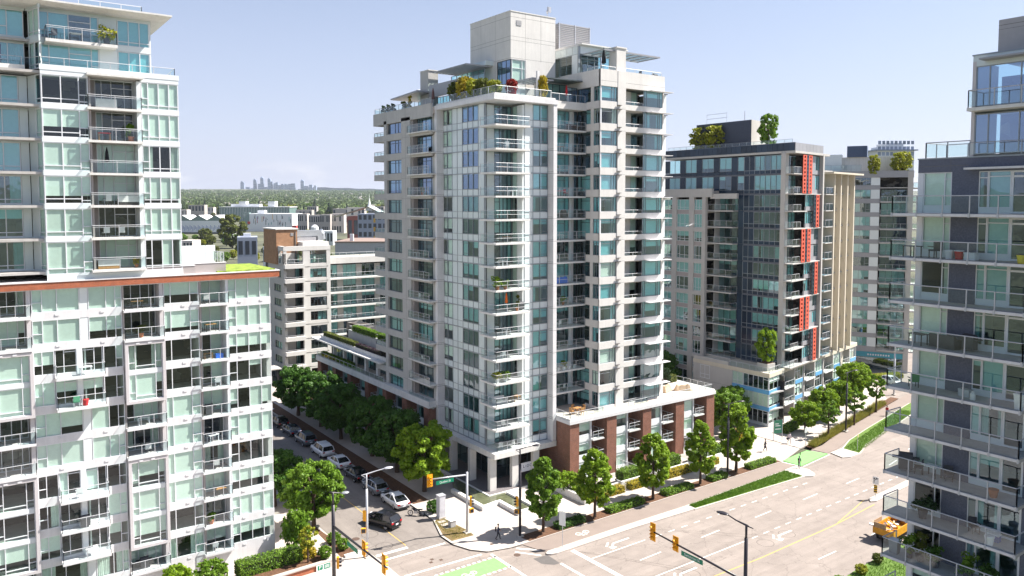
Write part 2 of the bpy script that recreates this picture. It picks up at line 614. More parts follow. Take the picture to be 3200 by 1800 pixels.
def railing(parent, M, pts, z, h=1.06, mat=M_RAIL, gm=M_GLASSR, step=1.35, mid=None, glassgap=0.06, top=True, r=0.025, gpar=None):
    """Post-and-rail with glass panels along a polyline (local x,y points)."""
    b = MB()
    gl = []
    for (ax, ay), (bx, by) in zip(pts[:-1], pts[1:]):
        L = math.hypot(bx - ax, by - ay)
        n = max(1, round(L / step))
        ux, uy = (bx - ax) / L, (by - ay) / L
        for i in range(n + 1):
            px, py = ax + ux * L * i / n, ay + uy * L * i / n
            b.box(px - r, px + r, py - r, py + r, z, z + h)
        if top:
            b.tube([(ax, ay, z + h), (bx, by, z + h)], r * 1.15, 6)
        if mid:
            b.tube([(ax, ay, z + h * mid), (bx, by, z + h * mid)], r * 0.8, 6)
        for i in range(n):
            s0, s1 = L * i / n + r * 1.6, L * (i + 1) / n - r * 1.6
            gl.append(((ax + ux * s0, ay + uy * s0), (ax + ux * s1, ay + uy * s1)))
    o = b.build('railing', mat, parent, M)
    if gm is not None:
        for (ax, ay), (bx, by) in gl:
            L = math.hypot(bx - ax, by - ay)
            ang = math.atan2(by - ay, bx - ax)
            GM = M @ Matrix.Translation((ax, ay, z + 0.08)) @ Matrix.Rotation(ang, 4, 'Z')
            paneo('glass_panel', gm, gpar or o, GM, 0, round(L, 2), 0.0, 0, round(h - 0.08 - glassgap, 3))
    return o


def balcony(parent, M, x0, x1, yo, yi, z, t=0.18, h=1.06, mat=M_SLAB, sides='lr', mid=None, gm=M_GLASSR, rail=M_RAIL, step=1.4, ins=0.06):
    """Slab projecting from yi (wall) to yo (outer edge, smaller y) with a railing; z = top of slab."""
    o = boxo('balcony', mat, parent, M, x0, x1, yo, yi, z - t, z)
    pts = []
    if 'l' in sides:
        pts.append((x0 + ins, yi - ins))
    pts += [(x0 + ins, yo + ins), (x1 - ins, yo + ins)]
    if 'r' in sides:
        pts.append((x1 - ins, yi - ins))
    railing(o, M, pts, z, h, rail, gm, step, mid, gpar=o)
    return o
# ------------------------------------------------------------------ apartment building on the left (front faces -Y)
M_MAUVE = plain('pale mauve metal surround', (0.56, 0.53, 0.54), 0.5, var=0.04)
M_MOSS = plain('sedum roof planting', (0.19, 0.26, 0.03), 0.95, var=0.6, scale=1.6, bump=0.8)


def left_building():
    T = thing('apartment_building', 'white banded apartment building with glassy tower above an orange brick cornice, left', 'building', (14, 84, 0))
    F = frame(0, 77.2, 0)
    LV = [26.22 - 2.71 * k for k in range(10)]
    lo = LV[-1] - 2.71
    # rooms behind the glass
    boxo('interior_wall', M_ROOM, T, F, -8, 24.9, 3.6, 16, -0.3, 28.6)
    boxo('party_wall', M_MAUVE, T, F, 25.0, 25.38, 0.35, 16, -0.3, 28.55)
    for k, z in enumerate(LV + [lo]):
        boxo('floor_slab', M_SLAB, T, F, -8, 25.2, 0.30, 3.6, z - 0.12, z + 0.12)
        if k < 10:
            for xd in (4.9, 8.9, 11.95, 15.33, 18.59, 21.16):
                boxo('partition', M_WHITE, T, F, xd - 0.06, xd + 0.06, 0.36, 3.6, z + 0.12, z + 2.59)
    for z in LV:
        zb, zt = z - 0.33, z + 0.33
        for a, b in ((4.9, 11.9), (15.38, 18.55), (21.2, 25.4)):
            boxo('spandrel_band', M_WHITE, T, F, a, b, 0.0, 0.28, zb, zt)
            n = 2 if b - a > 3.5 else 1
            for i in range(n):
                c = a + (b - a) * (i + 0.55) / n
                boxo('vent_cover', M_WHITE, T, F, c - 0.16, c + 0.16, -0.045, 0.0, z - 0.02, z + 0.14)
    for k, z in enumerate(LV):
        z0, z1 = z + 0.33, z + 2.71 - 0.33
        # F: corner lights, D: middle bay
        window(T, F, 21.22, 25.36, z0, z1, 0.0, (0.75, 1.15, 1.15, 1.0), {0: [0.42]})
        window(T, F, 15.42, 18.52, z0, z1, 0.0, (0.75, 2.2, 1.0), {2: [0.4]})
        # E: recessed balconies
        if True:
            window(T, F, 19.1, 21.0, z + 0.14, z + 2.5, 1.55, (1, 1.3), None, p_blind=0.4)
            boxo('recess_wall', M_TAUPE, T, F, 18.57, 18.72, 0.0, 1.6, z - 0.33, z + 2.38)
            boxo('recess_wall', M_TAUPE, T, F, 18.72, 19.1, 1.5, 1.6, z + 0.12, z + 2.5)
            boxo('recess_wall', M_ALU, T, F, 21.02, 21.2, 0.0, 1.6, z + 0.12, z + 2.5)
            balcony(T, F, 18.5, 21.25, -0.42, 1.5, z + 0.06, 0.2, 1.05, M_WHITE, 'lr', step=0.95)
        # B: two wide windows or door pairs behind a shared balcony
        if k in (2, 3, 6, 7, 8):
            window(T, F, 4.95, 6.5, z0, z1, 0.0, (0.7, 1.0), {0: [0.42]})
            window(T, F, 6.55, 10.25, z + 0.14, z1, 0.12, (0.8, 1.1, 0.55, 1.1, 0.8), {1: [0.9], 3: [0.9]}, p_blind=0.35)
            boxo('pilaster', M_SPANW, T, F, 8.2, 8.62, -0.03, 0.11, z + 0.14, z1)
            window(T, F, 10.3, 11.9, z0, z1, 0.0, (1.2, 0.7), {1: [0.42]})
            balcony(T, F, 6.5, 10.3, -1.25, 0.0, z + 0.10, 0.2, 1.05, M_WHITE, 'lr', step=1.9)
        else:
            window(T, F, 4.95, 8.55, z0, z1, 0.0, (0.75, 1.1, 1.7), {0: [0.42]})
            boxo('panel', M_SPANW, T, F, 8.57, 9.2, 0.03, 0.2, z0, z1)
            window(T, F, 9.22, 11.9, z0, z1, 0.0, (1.7, 0.9, 0.65), {2: [0.42]})
        # A and C: framed boxes or recessed balconies
        for (a, b) in ((1.55, 4.88), (11.98, 15.35)):
            if k in (0, 1, 4, 5, 9):
                window(T, F, a + 0.25, b - 0.35, z + 0.14, z + 2.5, 1.55, (1, 1.2, 1.1, 0.8), None, p_blind=0.4)
                boxo('recess_wall', M_TAUPE, T, F, a - 0.05, a + 0.1, 0.0, 1.6, z - 0.33, z + 2.38)
                boxo('recess_wall', M_MAUVE, T, F, b - 0.3, b + 0.02, -0.02, 1.6, z - 0.33, z + 2.38)
                balcony(T, F, a - 0.02, b + 0.03, -0.62, 1.5, z + 0.06, 0.2, 1.05, M_WHITE, 'lr', step=1.3)
    # framed boxes that span floors
    for (a, b) in ((1.55, 4.92), (11.98, 15.38)):
        for ks in ((2, 3), (6, 7, 8)):
            zt = LV[ks[0]] + 2.71 - 0.20
            zb = LV[ks[-1]] - 0.42
            o = MB().box(a, b, -0.55, 0.3, zt - 0.26, zt).box(a, b, -0.55, 0.3, zb, zb + 0.26)
            o.box(a, a + 0.26, -0.55, 0.3, zb + 0.26, zt - 0.26).box(b - 0.26, b, -0.55, 0.3, zb + 0.26, zt - 0.26)
            o.build('bay_surround', M_MAUVE, T, F)
            n = len(ks)
            hh = (zt - zb - 0.52) / n
            for i in range(n):
                zz = zb + 0.26 + i * hh
                if i:
                    boxo('spandrel_band', M_SPANW, T, F, a + 0.26, b - 0.26, -0.36, 0.2, zz - 0.16, zz + 0.22)
                window(T, F, a + 0.27, b - 0.27, zz + (0.23 if i else 0.0), zz + hh - (0.17 if i < n - 1 else 0), -0.34, (0.65, 1.9, 0.65), {0: [0.3], 1: [0.16], 2: [0.3]})
            for c in (a + 0.9, a + 1.9):
                boxo('vent_cover', M_WHITE, T, F, c, c + 0.3, -0.6, -0.55, zt - 0.2, zt - 0.05)
    boxo('base_wall', M_WHITE, T, F, -8, 25.4, 0.0, 0.3, -0.2, LV[-1] - 0.33)
    # brick cornice and terrace roof
    boxo('brick_cornice', M_BRICKR, T, F, -8, 26.2, -0.42, 9, 28.58, 29.16)
    boxo('cornice_flashing', M_WHITE, T, F, -8, 26.26, -0.47, 9.05, 29.16, 29.25)
    boxo('cornice_soffit', M_WHITE, T, F, -8, 26.1, -0.3, 0.3, 28.50, 28.58)
    g = boxo('green_roof', M_MOSS, T, F, 20.3, 25.9, -0.1, 8.2, 29.25, 29.36)
    boxo('terrace_parapet', M_TAUPE, T, F, 14.0, 18.3, -0.02, 0.22, 29.25, 30.0)
    boxo('terrace_parapet', M_TAUPE, T, F, 18.3, 21.2, 0.3, 0.54, 29.25, 30.15)
    boxo('terrace_coping', M_WHITE, T, F, 13.95, 18.3, -0.06, 0.26, 30.0, 30.06)
    boxo('terrace_coping', M_WHITE, T, F, 18.3, 21.25, 0.26, 0.58, 30.15, 30.21)
    railing(T, F, [(17.6, 3.2), (20.9, 3.2), (21.1, 0.6)], 30.15, 1.0, M_RAIL, M_GLASSR, 0.9)
    for i in range(4):
        paneo('privacy_screen', M_SPANW, T, F, 17.4 + i * 0.95, 18.32 + i * 0.95, 3.9, 29.3, 31.7, 0.03)
    # ------------------------------------------------ tower
    TF = frame(0, 77.15, 0)
    ZT = [29.95 + 2.85 * k for k in range(6)]
    top = 47.05
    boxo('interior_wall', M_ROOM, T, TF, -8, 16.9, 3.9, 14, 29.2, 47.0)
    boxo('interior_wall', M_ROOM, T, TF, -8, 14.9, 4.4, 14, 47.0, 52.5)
    boxo('party_wall', M_SPANW, T, TF, 16.98, 17.18, 0.2, 14, 29.3, top)
    boxo('tower_base', M_SPANW, T, TF, 6.2, 17.2, 0.0, 0.25, 29.2, 29.75)
    for k, z in enumerate(ZT + [top]):
        boxo('floor_slab', M_SLAB, T, TF, -8, 17.0, 0.25, 3.9, z - 0.12, z + 0.1)
        zz = z - 0.21
        if k:
            boxo('spandrel_band', M_SPANW, T, TF, 6.2, 9.78, 0.0, 0.24, zz, zz + 0.42)
            boxo('spandrel_band', M_SPANW, T, TF, 13.95, 17.2, 0.0, 0.24, zz, zz + 0.42)
        if k == 6:
            break
        z0, z1 = z + 0.21 if k else 29.76, z + 2.85 - 0.21
        window(T, TF, 6.24, 9.76, z0, z1, 0.02, (1.5, 1.4, 0.75), {0: [0.18], 1: [0.18], 2: [0.12, 0.36]}, fw=0.08, p_blind=0.7)
        window(T, TF, 13.97, 17.16, z0, z1, 0.02, (0.6, 0.9, 0.9, 0.85), {0: [0.15, 0.4], 1: [0.15], 2: [0.15], 3: [0.15]}, fw=0.08, p_blind=0.7)
        window(T, TF, 10.5, 13.6, z + 0.1, z1 + 0.1, 1.75, (0.6, 0.9, 1.2, 0.8), {2: [0.75], 3: [0.75]}, fm=M_ALU, p_blind=0.5)
        boxo('recess_wall', M_TAUPE, T, TF, 9.79, 9.95, 0.0, 1.8, z - 0.21, z + 2.64)
        boxo('recess_wall', M_TAUPE, T, TF, 9.95, 10.5, 1.7, 1.8, z + 0.1, z + 2.73)
        boxo('recess_wall', M_SPANW, T, TF, 13.62, 13.94, 0.0, 1.8, z - 0.21, z + 2.64)
        balcony(T, TF, 9.6, 13.98, -0.55, 1.7, z + 0.08, 0.2, 1.08, M_WHITEC, 'lr', mid=0.86, step=2.1)
    boxo('canopy', M_WHITEC, T, TF, 9.6, 14.1, -0.75, 1.8, top - 0.05, top + 0.17)
    # parapet course over the six floors
    boxo('parapet', M_SPANW, T, TF, 6.15, 17.25, -0.03, 0.2, top + 0.17, top + 0.62)
    boxo('parapet', M_SPANW, T, TF, 17.05, 17.25, 0.2, 6, top + 0.17, top + 0.62)
    railing(T, TF, [(5.0, 2.0), (6.25, 0.1), (16.9, 0.1), (17.15, 4.5)], top + 0.62, 0.62, M_RAIL, M_GLASSR, 1.8)
    # canted return and set-back bay at the far left
    OB = frame(5.4, 79.5, math.degrees(math.atan2(-2.35, 0.8)))
    BK = frame(0, 79.5, 0)
    for k, z in enumerate(ZT):
        z0, z1 = z + 0.21, z + 2.64
        if k < 6:
            boxo('spandrel_band', M_SPAN, T, OB, 0, 2.46, 0.0, 0.2, z - 0.21, z + 0.21)
            boxo('panel', M_SPAN, T, OB, 0.02, 1.35, 0.04, 0.2, z0, z1)
            window(T, OB, 1.37, 2.44, z0, z1, 0.02, (1,), {0: [0.16]}, fw=0.07)
            boxo('spandrel_band', M_SPAN, T, BK, -8, 5.4, 0.0, 0.2, z - 0.21, z + 0.21)
            window(T, BK, 0.9, 4.75, z0, z1, 0.02, (1.2, 1.1, 1.1), {0: [0.16], 1: [0.16], 2: [0.16]}, gm=M_GLASSB, fw=0.07, p_blind=0.9)
            window(T, BK, -3.4, 0.85, z0, z1, 0.02, (1.2, 1.1, 1.1), None, gm=M_GLASSB, fw=0.07, p_blind=0.9)
            boxo('panel', M_SPAN, T, BK, 4.77, 5.39, 0.03, 0.2, z0, z1)
    boxo('canopy', M_WHITEC, T, BK, -6, 5.2, -1.3, 0.2, top - 0.12, top + 0.55)
    railing(T, BK, [(-4, -1.2), (5.0, -1.2)], top + 0.55, 0.7, M_RAIL, M_GLASSR, 1.8)
    # two set-back storeys and the oversailing roof
    UP = frame(0, 78.55, 0)
    boxo('party_wall', M_SPANW, T, UP, 15.0, 15.2, 0.05, 8, top + 0.1, 52.5)
    for j in range(2):
        z = top + 2.78 * j
        z0, z1 = z + 0.30, z + 2.78 - 0.22
        boxo('spandrel_band', M_SPANW, T, UP, 6.3, 15.2, 0.0, 0.24, z - 0.2, z + 0.3)
        window(T, UP, 6.34, 10.9, z0, z1, 0.02, (0.7, 1.5, 1.7, 0.6), {0: [0.3], 2: [0.72], 3: [0.3]}, gm=M_GLASSB, fw=0.07, p_blind=0.5)
        boxo('panel', M_SPAN if j else M_SPANW, T, UP, 10.92, 12.4, 0.03, 0.22, z0, z1)
        window(T, UP, 12.42, 15.15, z0, z1, 0.02, (0.9, 0.9, 0.9), {0: [0.16], 1: [0.16], 2: [0.16]}, gm=M_GLASSB, fw=0.07, p_blind=0.9)
        window(T, BK, 0.9, 5.3, z0, z1, 0.02, (1.6, 1.0, 1.0), {1: [0.36]}, gm=M_GLASSB, fw=0.07)
        window(T, OB, 0.3, 2.3, z0, z1, 0.1, (1, 1), {0: [0.16], 1: [0.16]}, gm=M_GLASS, fw=0.07)
        boxo('spandrel_band', M_SPAN, T, OB, 0.0, 2.4, 0.05, 0.22, z1, z1 + 0.52)
        boxo('spandrel_band', M_SPAN, T, BK, -6, 5.4, 0.0, 0.2, z1, z1 + 0.52)
    boxo('floor_slab', M_SLAB, T, UP, -8, 15.0, 0.3, 3, top + 2.66, top + 2.86)
    balcony(T, UP, 6.7, 12.2, -1.5, 0.0, top + 2.82, 0.26, 1.1, M_WHITEC, 'lr', mid=0.88, step=1.4)
    boxo('spandrel_band', M_SPAN, T, UP, 6.3, 15.2, 0.0, 0.24, 52.35, 52.62)
    rf = MB()
    rf.v += [(-8, -1.9, 52.86), (16.7, -1.9, 52.86), (16.7, 9, 52.86), (-8, 9, 52.86), (-8, -1.3, 52.62), (15.9, -0.9, 52.62), (15.9, 9, 52.62), (-8, 9, 52.62), (-8, -1.9, 53.0), (16.7, -1.9, 53.0), (16.7, 9, 53.0), (-8, 9, 53.0)]
    rf.f += [(4, 7, 6, 5), (0, 4, 5, 1), (1, 5, 6, 2), (8, 9, 10, 11), (0, 1, 9, 8), (1, 2, 10, 9), (2, 3, 11, 10), (3, 0, 8, 11), (3, 7, 4, 0), (2, 6, 7, 3)]
    roof = rf.build('roof', M_WHITEC, T, UP)
    railing(roof, UP, [(9.5, 0.6), (14.6, 0.6), (14.9, 3.0)], 53.0, 0.95, M_RAIL, M_GLASSR, 1.5, gpar=roof)
    return T


left_building()
# ------------------------------------------------------------------ the corner tower in the middle
M_FIN = plain('dark sunshade fin', (0.10, 0.09, 0.09), 0.5)
M_LOUV = plain('grey louvre blade', (0.34, 0.335, 0.345), 0.5, metal=0.2)
M_PAVE = plain('dark plaza paver', (0.16, 0.145, 0.15), 0.7, var=0.2, scale=6)
M_TILE = plain('terrace paver', (0.50, 0.44, 0.39), 0.8, var=0.12, scale=2)
M_LETTER = plain('navy sign lettering', (0.03, 0.04, 0.12), 0.5)
M_SIGNW = plain('white sign board', (0.80, 0.80, 0.82), 0.4, var=0.02)


def joints(parent, M, segs, w=0.03):
    """thin recessed-looking joint lines lying 3 mm proud of a precast wall: (x0,x1,z0,z1) rectangles"""
    b = MB()
    for x0, x1, z0, z1 in segs:
        b.box(x0, x1, -0.003, 0.01, z0, z1)
    return b.build('panel_joint', M_JOINT, parent, M)


def main_tower():
    T = thing('corner_tower', 'tall glass and cream concrete tower with white frame and brick podium on the street corner', 'building', (60, 84, 0))
    FH = 2.87
    Z = [5.22 + FH * k for k in range(17)]
    # ---------------- rooms
    boxo('interior_wall', M_ROOM, T, frame(0, 0, 0), 57.0, 66, 84.2, 104, 5.3, 48.2)
    boxo('interior_wall', M_ROOM, T, frame(0, 0, 0), 71.5, 79, 79.6, 95, 5.3, 51)
    core = frame(0, 0, 0)
    for k in range(0, 16):
        z = Z[k]
        b = MB()
        b.prism([(53.95, 80.9), (57.8, 80.9), (58.2, 78.6), (61.7, 78.6), (62.3, 80.6), (68.4, 80.6), (68.5, 76.1), (79.9, 76.1), (79.9, 95), (57, 107), (52.5, 105.2), (52.5, 91.7), (53.95, 91.2)], z - 0.22, z - 0.02)
        b.build('floor_slab', M_SLAB, T, core)
        if k < 15:
            for (xa, xb, ya, yb) in ((54.0, 57.0, 86.2, 86.3), (54.0, 57.0, 91.4, 91.55), (52.6, 57.0, 98.6, 98.75), (58.1, 58.2, 80.8, 84.2), (62.2, 62.3, 79, 84.2), (72.55, 72.65, 77.6, 79.6)):
                boxo('partition', M_WHITE, T, core, xa, xb, ya, yb, z - 0.02, z + 2.65)
    # ---------------- glazed corner, -X face
    FX = frame(53.7, 92.0, -90)
    ex = [0.74, 1.95, 3.24, 4.52, 5.8, 7.1, 8.32, 9.57, 10.95]
    FY = frame(0, 78.4, 0)
    ey = [57.98, 59.3, 60.42, 61.66]
    for k in range(15):
        z = Z[k]
        for i in range(8):
            boxo('spandrel_panel', M_SPAN, T, FX, ex[i] + 0.03, ex[i + 1] - 0.03, 0.03, 0.1, z + 0.06, z + 0.82)
            if i in (2, 3, 7):
                boxo('wall_panel', M_SPAN, T, FX, ex[i] + 0.03, ex[i + 1] - 0.03, 0.03, 0.1, z + 0.88, z + 2.82)
        window(T, FX, ex[0] + 0.03, ex[2] - 0.03, z + 0.88, z + 2.82, 0.03, (1, 1), {0: [0.18, 0.86]} if k % 2 else {0: [0.18]}, M_ALUG, M_GLASS, 0.05, p_blind=0.5)
        window(T, FX, ex[4] + 0.03, ex[7] - 0.03, z + 0.88, z + 2.82, 0.03, (1, 1, 1), {0: [0.16, 0.84]}, M_ALUG, M_GLASSN if k > 9 else M_GLASSD, 0.05, p_blind=0.3)
        g = MB()
        for e in ex + [11.28]:
            g.box(e - 0.03, e + 0.03, -0.02, 0.12, z, z + FH)
        g.box(0.7, 11.31, -0.035, 0.14, z - 0.06, z + 0.055).box(0.71, 11.3, -0.012, 0.1, z + 0.825, z + 0.875)
        g.box(10.95, 11.31, 0.02, 0.12, z, z + FH)
        g.build('mullion_grid', M_ALUG, T, FX)
        # -Y face
        boxo('spandrel_panel', M_SPANW, T, FY, ey[0] + 0.03, ey[1] - 0.03, 0.03, 0.1, z + 0.06, z + 0.82)
        boxo('spandrel_panel', M_SPANW, T, FY, ey[1] + 0.03, ey[2] - 0.03, 0.03, 0.1, z + 0.06, z + 0.82)
        boxo('spandrel_panel', M_SPANW, T, FY, ey[2] + 0.03, ey[3] - 0.03, 0.03, 0.1, z + 0.06, z + 0.82)
        boxo('wall_panel', M_SPANW, T, FY, ey[0] + 0.03, ey[1] - 0.03, 0.03, 0.1, z + 0.88, z + 2.82)
        window(T, FY, ey[1] + 0.03, ey[3] - 0.03, z + 0.88, z + 2.82, 0.03, (1.12, 1.24), {1: [0.16, 0.84]}, M_ALUG, M_GLASSB, 0.05, p_blind=0.75)
        g = MB()
        for e in ey:
            g.box(e - 0.03, e + 0.03, -0.02, 0.12, z, z + FH)
        g.box(ey[0] - 0.03, ey[3] + 0.03, -0.035, 0.14, z - 0.06, z + 0.055).box(ey[0], ey[3], -0.012, 0.1, z + 0.825, z + 0.875)
        g.build('mullion_grid', M_ALUG, T, FY)
        # corner loggia
        FN = frame(0, 80.72, 0)
        boxo('wall_panel', M_SPAN, T, FN, 53.76, 54.95, 0.0, 0.12, z, z + 2.64)
        window(T, FN, 54.97, 57.62, z + 0.02, z + 2.64, 0.02, (0.95, 0.6, 0.7, 0.7), {0: [0.2, 0.8]}, M_ALUD, M_GLASSD, 0.06, p_blind=0.5)
        FNX = frame(57.64, 80.72, -90)
        window(T, FNX, 0.03, 1.15, z + 0.02, z + 2.64, 0.02, (1,), None, M_ALUG, M_GLASS, 0.05, blind=1.0 if RNG.random() < 0.6 else 0)
        boxo('wall_panel', M_SPANW, T, FNX, 1.17, 2.3, 0.0, 0.3, z, z + 2.64)
        if k > 0:
            o = boxo('balcony', M_WHITEC, T, FN, 52.78, 57.96, -3.55, -0.0, z - 0.22, z)
            railing(o, FN, [(52.86, -0.1), (52.86, -3.47), (57.9, -3.47)], z, 1.08, M_RAIL, M_GLASSR, 1.65, mid=0.55, gpar=o)
        else:
            railing(T, FN, [(53.3, -0.6), (53.3, -3.0), (57.9, -3.0)], z, 1.08, M_RAIL, M_GLASSR, 1.65, mid=0.55)
    # ---------------- white frame round the glazed corner
    b = MB()
    b.box(52.63, 53.72, 90.95, 91.55, 5.22, 48.28)
    b.box(61.68, 62.25, 77.25, 78.5, 5.22, 48.28)
    b.build('frame_column', M_WHITE, T, core)
    b = MB().prism([(52.6, 77.22), (62.27, 77.22), (62.27, 84), (58, 92.6), (52.6, 92.6)], 4.5, 5.18)
    b.build('base_slab', M_WHITEC, T, core)
    b = MB().prism([(52.55, 77.17), (62.3, 77.17), (62.3, 84), (58, 91.65), (52.55, 91.65)], 48.28, 48.85)
    b.build('roof_slab', M_WHITE, T, core)
    b = MB().prism([(52.9, 77.55), (62.2, 77.55), (62.2, 84), (58, 91.5), (52.9, 91.5)], 48.85, 49.12)
    b.build('roof_upstand', M_WHITEC, T, core)
    joints(T, frame(52.63, 91.55, -90), [(0, 0.6, Z[k] - 0.02, Z[k] + 0.02) for k in range(1, 15)] + [(0, 0.6, Z[k] + 0.2, Z[k] + 0.23) for k in range(1, 15)])
    joints(T, frame(0, 90.95, 0), [(52.63, 53.7, Z[k] - 0.02, Z[k] + 0.02) for k in range(1, 15)] + [(52.63, 53.7, Z[k] + 0.2, Z[k] + 0.23) for k in range(1, 15)])
    joints(T, frame(61.68, 78.5, -90), [(0, 1.25, Z[k] - 0.02, Z[k] + 0.02) for k in range(1, 15)] + [(0, 1.25, Z[k] + 0.2, Z[k] + 0.23) for k in range(1, 15)])
    joints(T, frame(0, 77.25, 0), [(61.68, 62.25, Z[k] - 0.02, Z[k] + 0.01) for k in range(1, 15)])
    # ---------------- set-back balconies between frame and right wing
    FB = frame(0, 80.45, 0)
    for k in range(1, 15):
        z = Z[k]
        boxo('wall_panel', M_SPANW, T, FB, 62.3, 64.1, 0.0, 0.15, z, z + 2.64)
        window(T, FB, 64.12, 66.9, z + 0.05, z + 2.64, 0.03, (0.5, 1.4, 0.6), {1: [0.8]}, M_ALUG, M_GLASSB, 0.06, p_blind=0.6)
        boxo('wall_panel', M_SPANW, T, FB, 66.92, 67.35, 0.0, 0.15, z, z + 2.64)
        boxo('pipe_column', M_WHITE, T, FB, 67.36, 67.52, -0.2, 0.1, z, z + 2.64)
        window(T, FB, 67.54, 68.25, z + 0.05, z + 2.64, 0.03, (1,), None, M_ALUD, M_GLASSD, 0.06, blind=0)
        if k > 1:
            o = boxo('balcony', M_WHITEC, T, FB, 62.25, 68.2, -1.95, 0.0, z - 0.22, z)
            railing(o, FB, [(62.3, -1.87), (68.15, -1.87)], z, 1.08, M_RAIL, M_GLASSR, 1.45, mid=0.55, gpar=o)
    boxo('wall_panel', M_CREAM, T, FB, 62.26, 68.24, -1.95, 0.2, Z[15] - 0.22, Z[15] + 0.75)
    # ---------------- right wing
    FW = frame(0, 75.8, 0)
    FWX = frame(68.25, 80.45, -90)
    for k in range(1, 16):
        z = Z[k]
        gl = M_GLASSB if RNG.random() < 0.8 else M_GLASS
        # -X flank
        window(T, FWX, 0.05, 2.72, z + 0.05, z + 2.72, 0.06, (0.6, 1.6), {1: [0.82]}, M_ALUD, M_GLASSD, 0.06, p_blind=0.35)
        boxo('pier', M_CREAM, T, FWX, 2.74, 3.32, 0.0, 0.35, z - 0.1, z + 2.77)
        boxo('spandrel_band', M_CREAM, T, FWX, 1.95, 4.65, -0.06, 0.3, z - 0.08, z + 0.86)
        window(T, FWX, 3.34, 4.5, z + 0.87, z + 2.78, 0.03, (1.0, 0.9), {0: [0.8], 1: [0.8]}, M_ALUG, gl, 0.05, p_blind=0.5)
        # -Y face, left bay
        boxo('spandrel_band', M_CREAM, T, FW, 68.19, 71.2, -0.06, 0.3, z - 0.08, z + 0.86)
        boxo('corner_post', M_ALU, T, FW, 68.25, 68.42, 0.0, 0.14, z + 0.86, z + 2.79)
        window(T, FW, 68.44, 71.15, z + 0.87, z + 2.78, 0.03, (1.75, 0.45, 0.4), {0: [0.8], 1: [0.8]}, M_ALUG, gl, 0.05, p_blind=0.7)
        # recess with balcony front
        boxo('spandrel_band', M_CREAM, T, FW, 72.62, 80.0, -0.06, 0.25, z - 0.08, z + 0.62)
        railing(T, FW, [(72.7, 0.1), (76.0, 0.1)], z + 0.62, 0.42, M_RAIL, M_GLASSR, 1.6)
        FR = frame(0, 77.6, 0)
        window(T, FR, 72.7, 74.2, z, z + 2.7, 0.0, (0.5, 1.0), None, M_ALUD, M_GLASSD, 0.06, p_blind=0.3)
        boxo('wall_panel', M_CREAM, T, FR, 74.22, 75.4, -0.02, 0.15, z, z + 2.7)
        window(T, FR, 75.42, 76.6, z, z + 2.7, 0.0, (1,), None, M_ALUG, M_GLASS, 0.06, p_blind=0.7)
        # right bay window with sunshade shelf and screen
        window(T, FW, 76.05, 79.7, z + 0.63, z + 2.78, 0.04, (0.25, 0.3, 2.0, 0.3, 0.5), {2: [0.85]}, M_ALUG, M_GLASSB, 0.05, p_blind=0.8)
        boxo('sunshade', M_WHITE, T, FW, 76.6, 80.85, -0.95, -0.06, z + 2.70, z + 2.78)
        boxo('screen_panel', M_SPANW, T, FW, 79.96, 80.72, 0.35, 0.41, z + 0.05, z + 2.55)
        boxo('screen_bracket', M_FIN, T, FW, 79.9, 80.78, 0.1, 0.35, z + 2.57, z + 2.66)
        boxo('screen_bracket', M_FIN, T, FW, 79.9, 80.78, 0.1, 0.33, z - 0.02, z + 0.03)
        boxo('pier_fin', M_FIN, T, FW, 70.95, 71.75, -0.34, -0.13, z - 0.12, z - 0.03)
        boxo('pier_fin', M_FIN, T, FW, 70.95, 71.75, -0.34, -0.13, z + 0.42, z + 0.47)
    boxo('pier', M_CREAM, T, FW, 71.2, 72.62, -0.12, 1.9, 8.1, 53.2)
    joints(T, frame(0, 75.68, 0), [(71.2, 72.62, Z[k] - 0.02, Z[k] + 0.01) for k in range(2, 16)])
    boxo('party_wall', M_CREAM, T, FW, 79.72, 79.95, 0.05, 14, 8.1, 51)
    # wing parapet
    boxo('parapet', M_CREAM, T, FW, 68.19, 79.95, -0.08, 0.25, Z[16] - 0.1, 53.2)
    boxo('parapet', M_CREAM, T, FWX, -4, 4.65, -0.06, 0.3, Z[16] - 0.1, 53.2)
    boxo('roof_slab', M_TILE, T, FW, 68.3, 79.9, 0.25, 16, 51.2, 52.6)
    joints(T, frame(0, 75.72, 0), [(68.19, 79.95, Z[16] + 0.55, Z[16] + 0.58)])
    railing(T, FW, [(68.6, 3.0), (68.6, 0.25), (71.1, 0.25)], 53.2, 0.45, M_RAIL, M_GLASSR, 1.2)
    railing(T, FW, [(72.9, 0.25), (79.6, 0.25)], 53.2, 0.5, M_RAIL, M_GLASSR, 1.5)
    # ---------------- left wing on the -X face
    FL = frame(52.0, 105.4, -90)
    for k in range(1, 15):
        z = Z[k]
        window(T, FL, 0.86, 5.5, z + 0.5, z + 2.42, 0.32, (0.35, 1.35, 0.75, 1.15), {1: [0.78], 2: [0.78], 3: [0.78]}, M_ALUD, M_GLASSN if k > 7 else M_GLASSD, 0.07, p_blind=0.45)
        boxo('spandrel_band', M_BEIGE, T, FL, 0.84, 5.52, 0.02, 0.4, z - 0.45, z + 0.49)
        boxo('spandrel_band', M_BEIGE, T, FL, 8.2, 14.0, 0.02, 0.3, z - 0.3, z + 0.02)
        window(T, FL, 8.5, 12.8, z + 0.03, z + 2.5, 1.0, (0.4, 0.8, 0.9, 1.3, 0.4), {1: [0.8], 2: [0.8], 3: [0.8]}, M_ALUD, M_GLASSN if k > 7 else M_GLASSD, 0.07, p_blind=0.4)
        boxo('wall_panel', M_BEIGE, T, FL, 12.82, 13.4, 0.9, 1.3, z + 0.02, z + 2.57)
        boxo('recess_wall', M_TAUPE, T, FL, 8.16, 8.48, 0.3, 1.2, z + 0.02, z + 2.57)
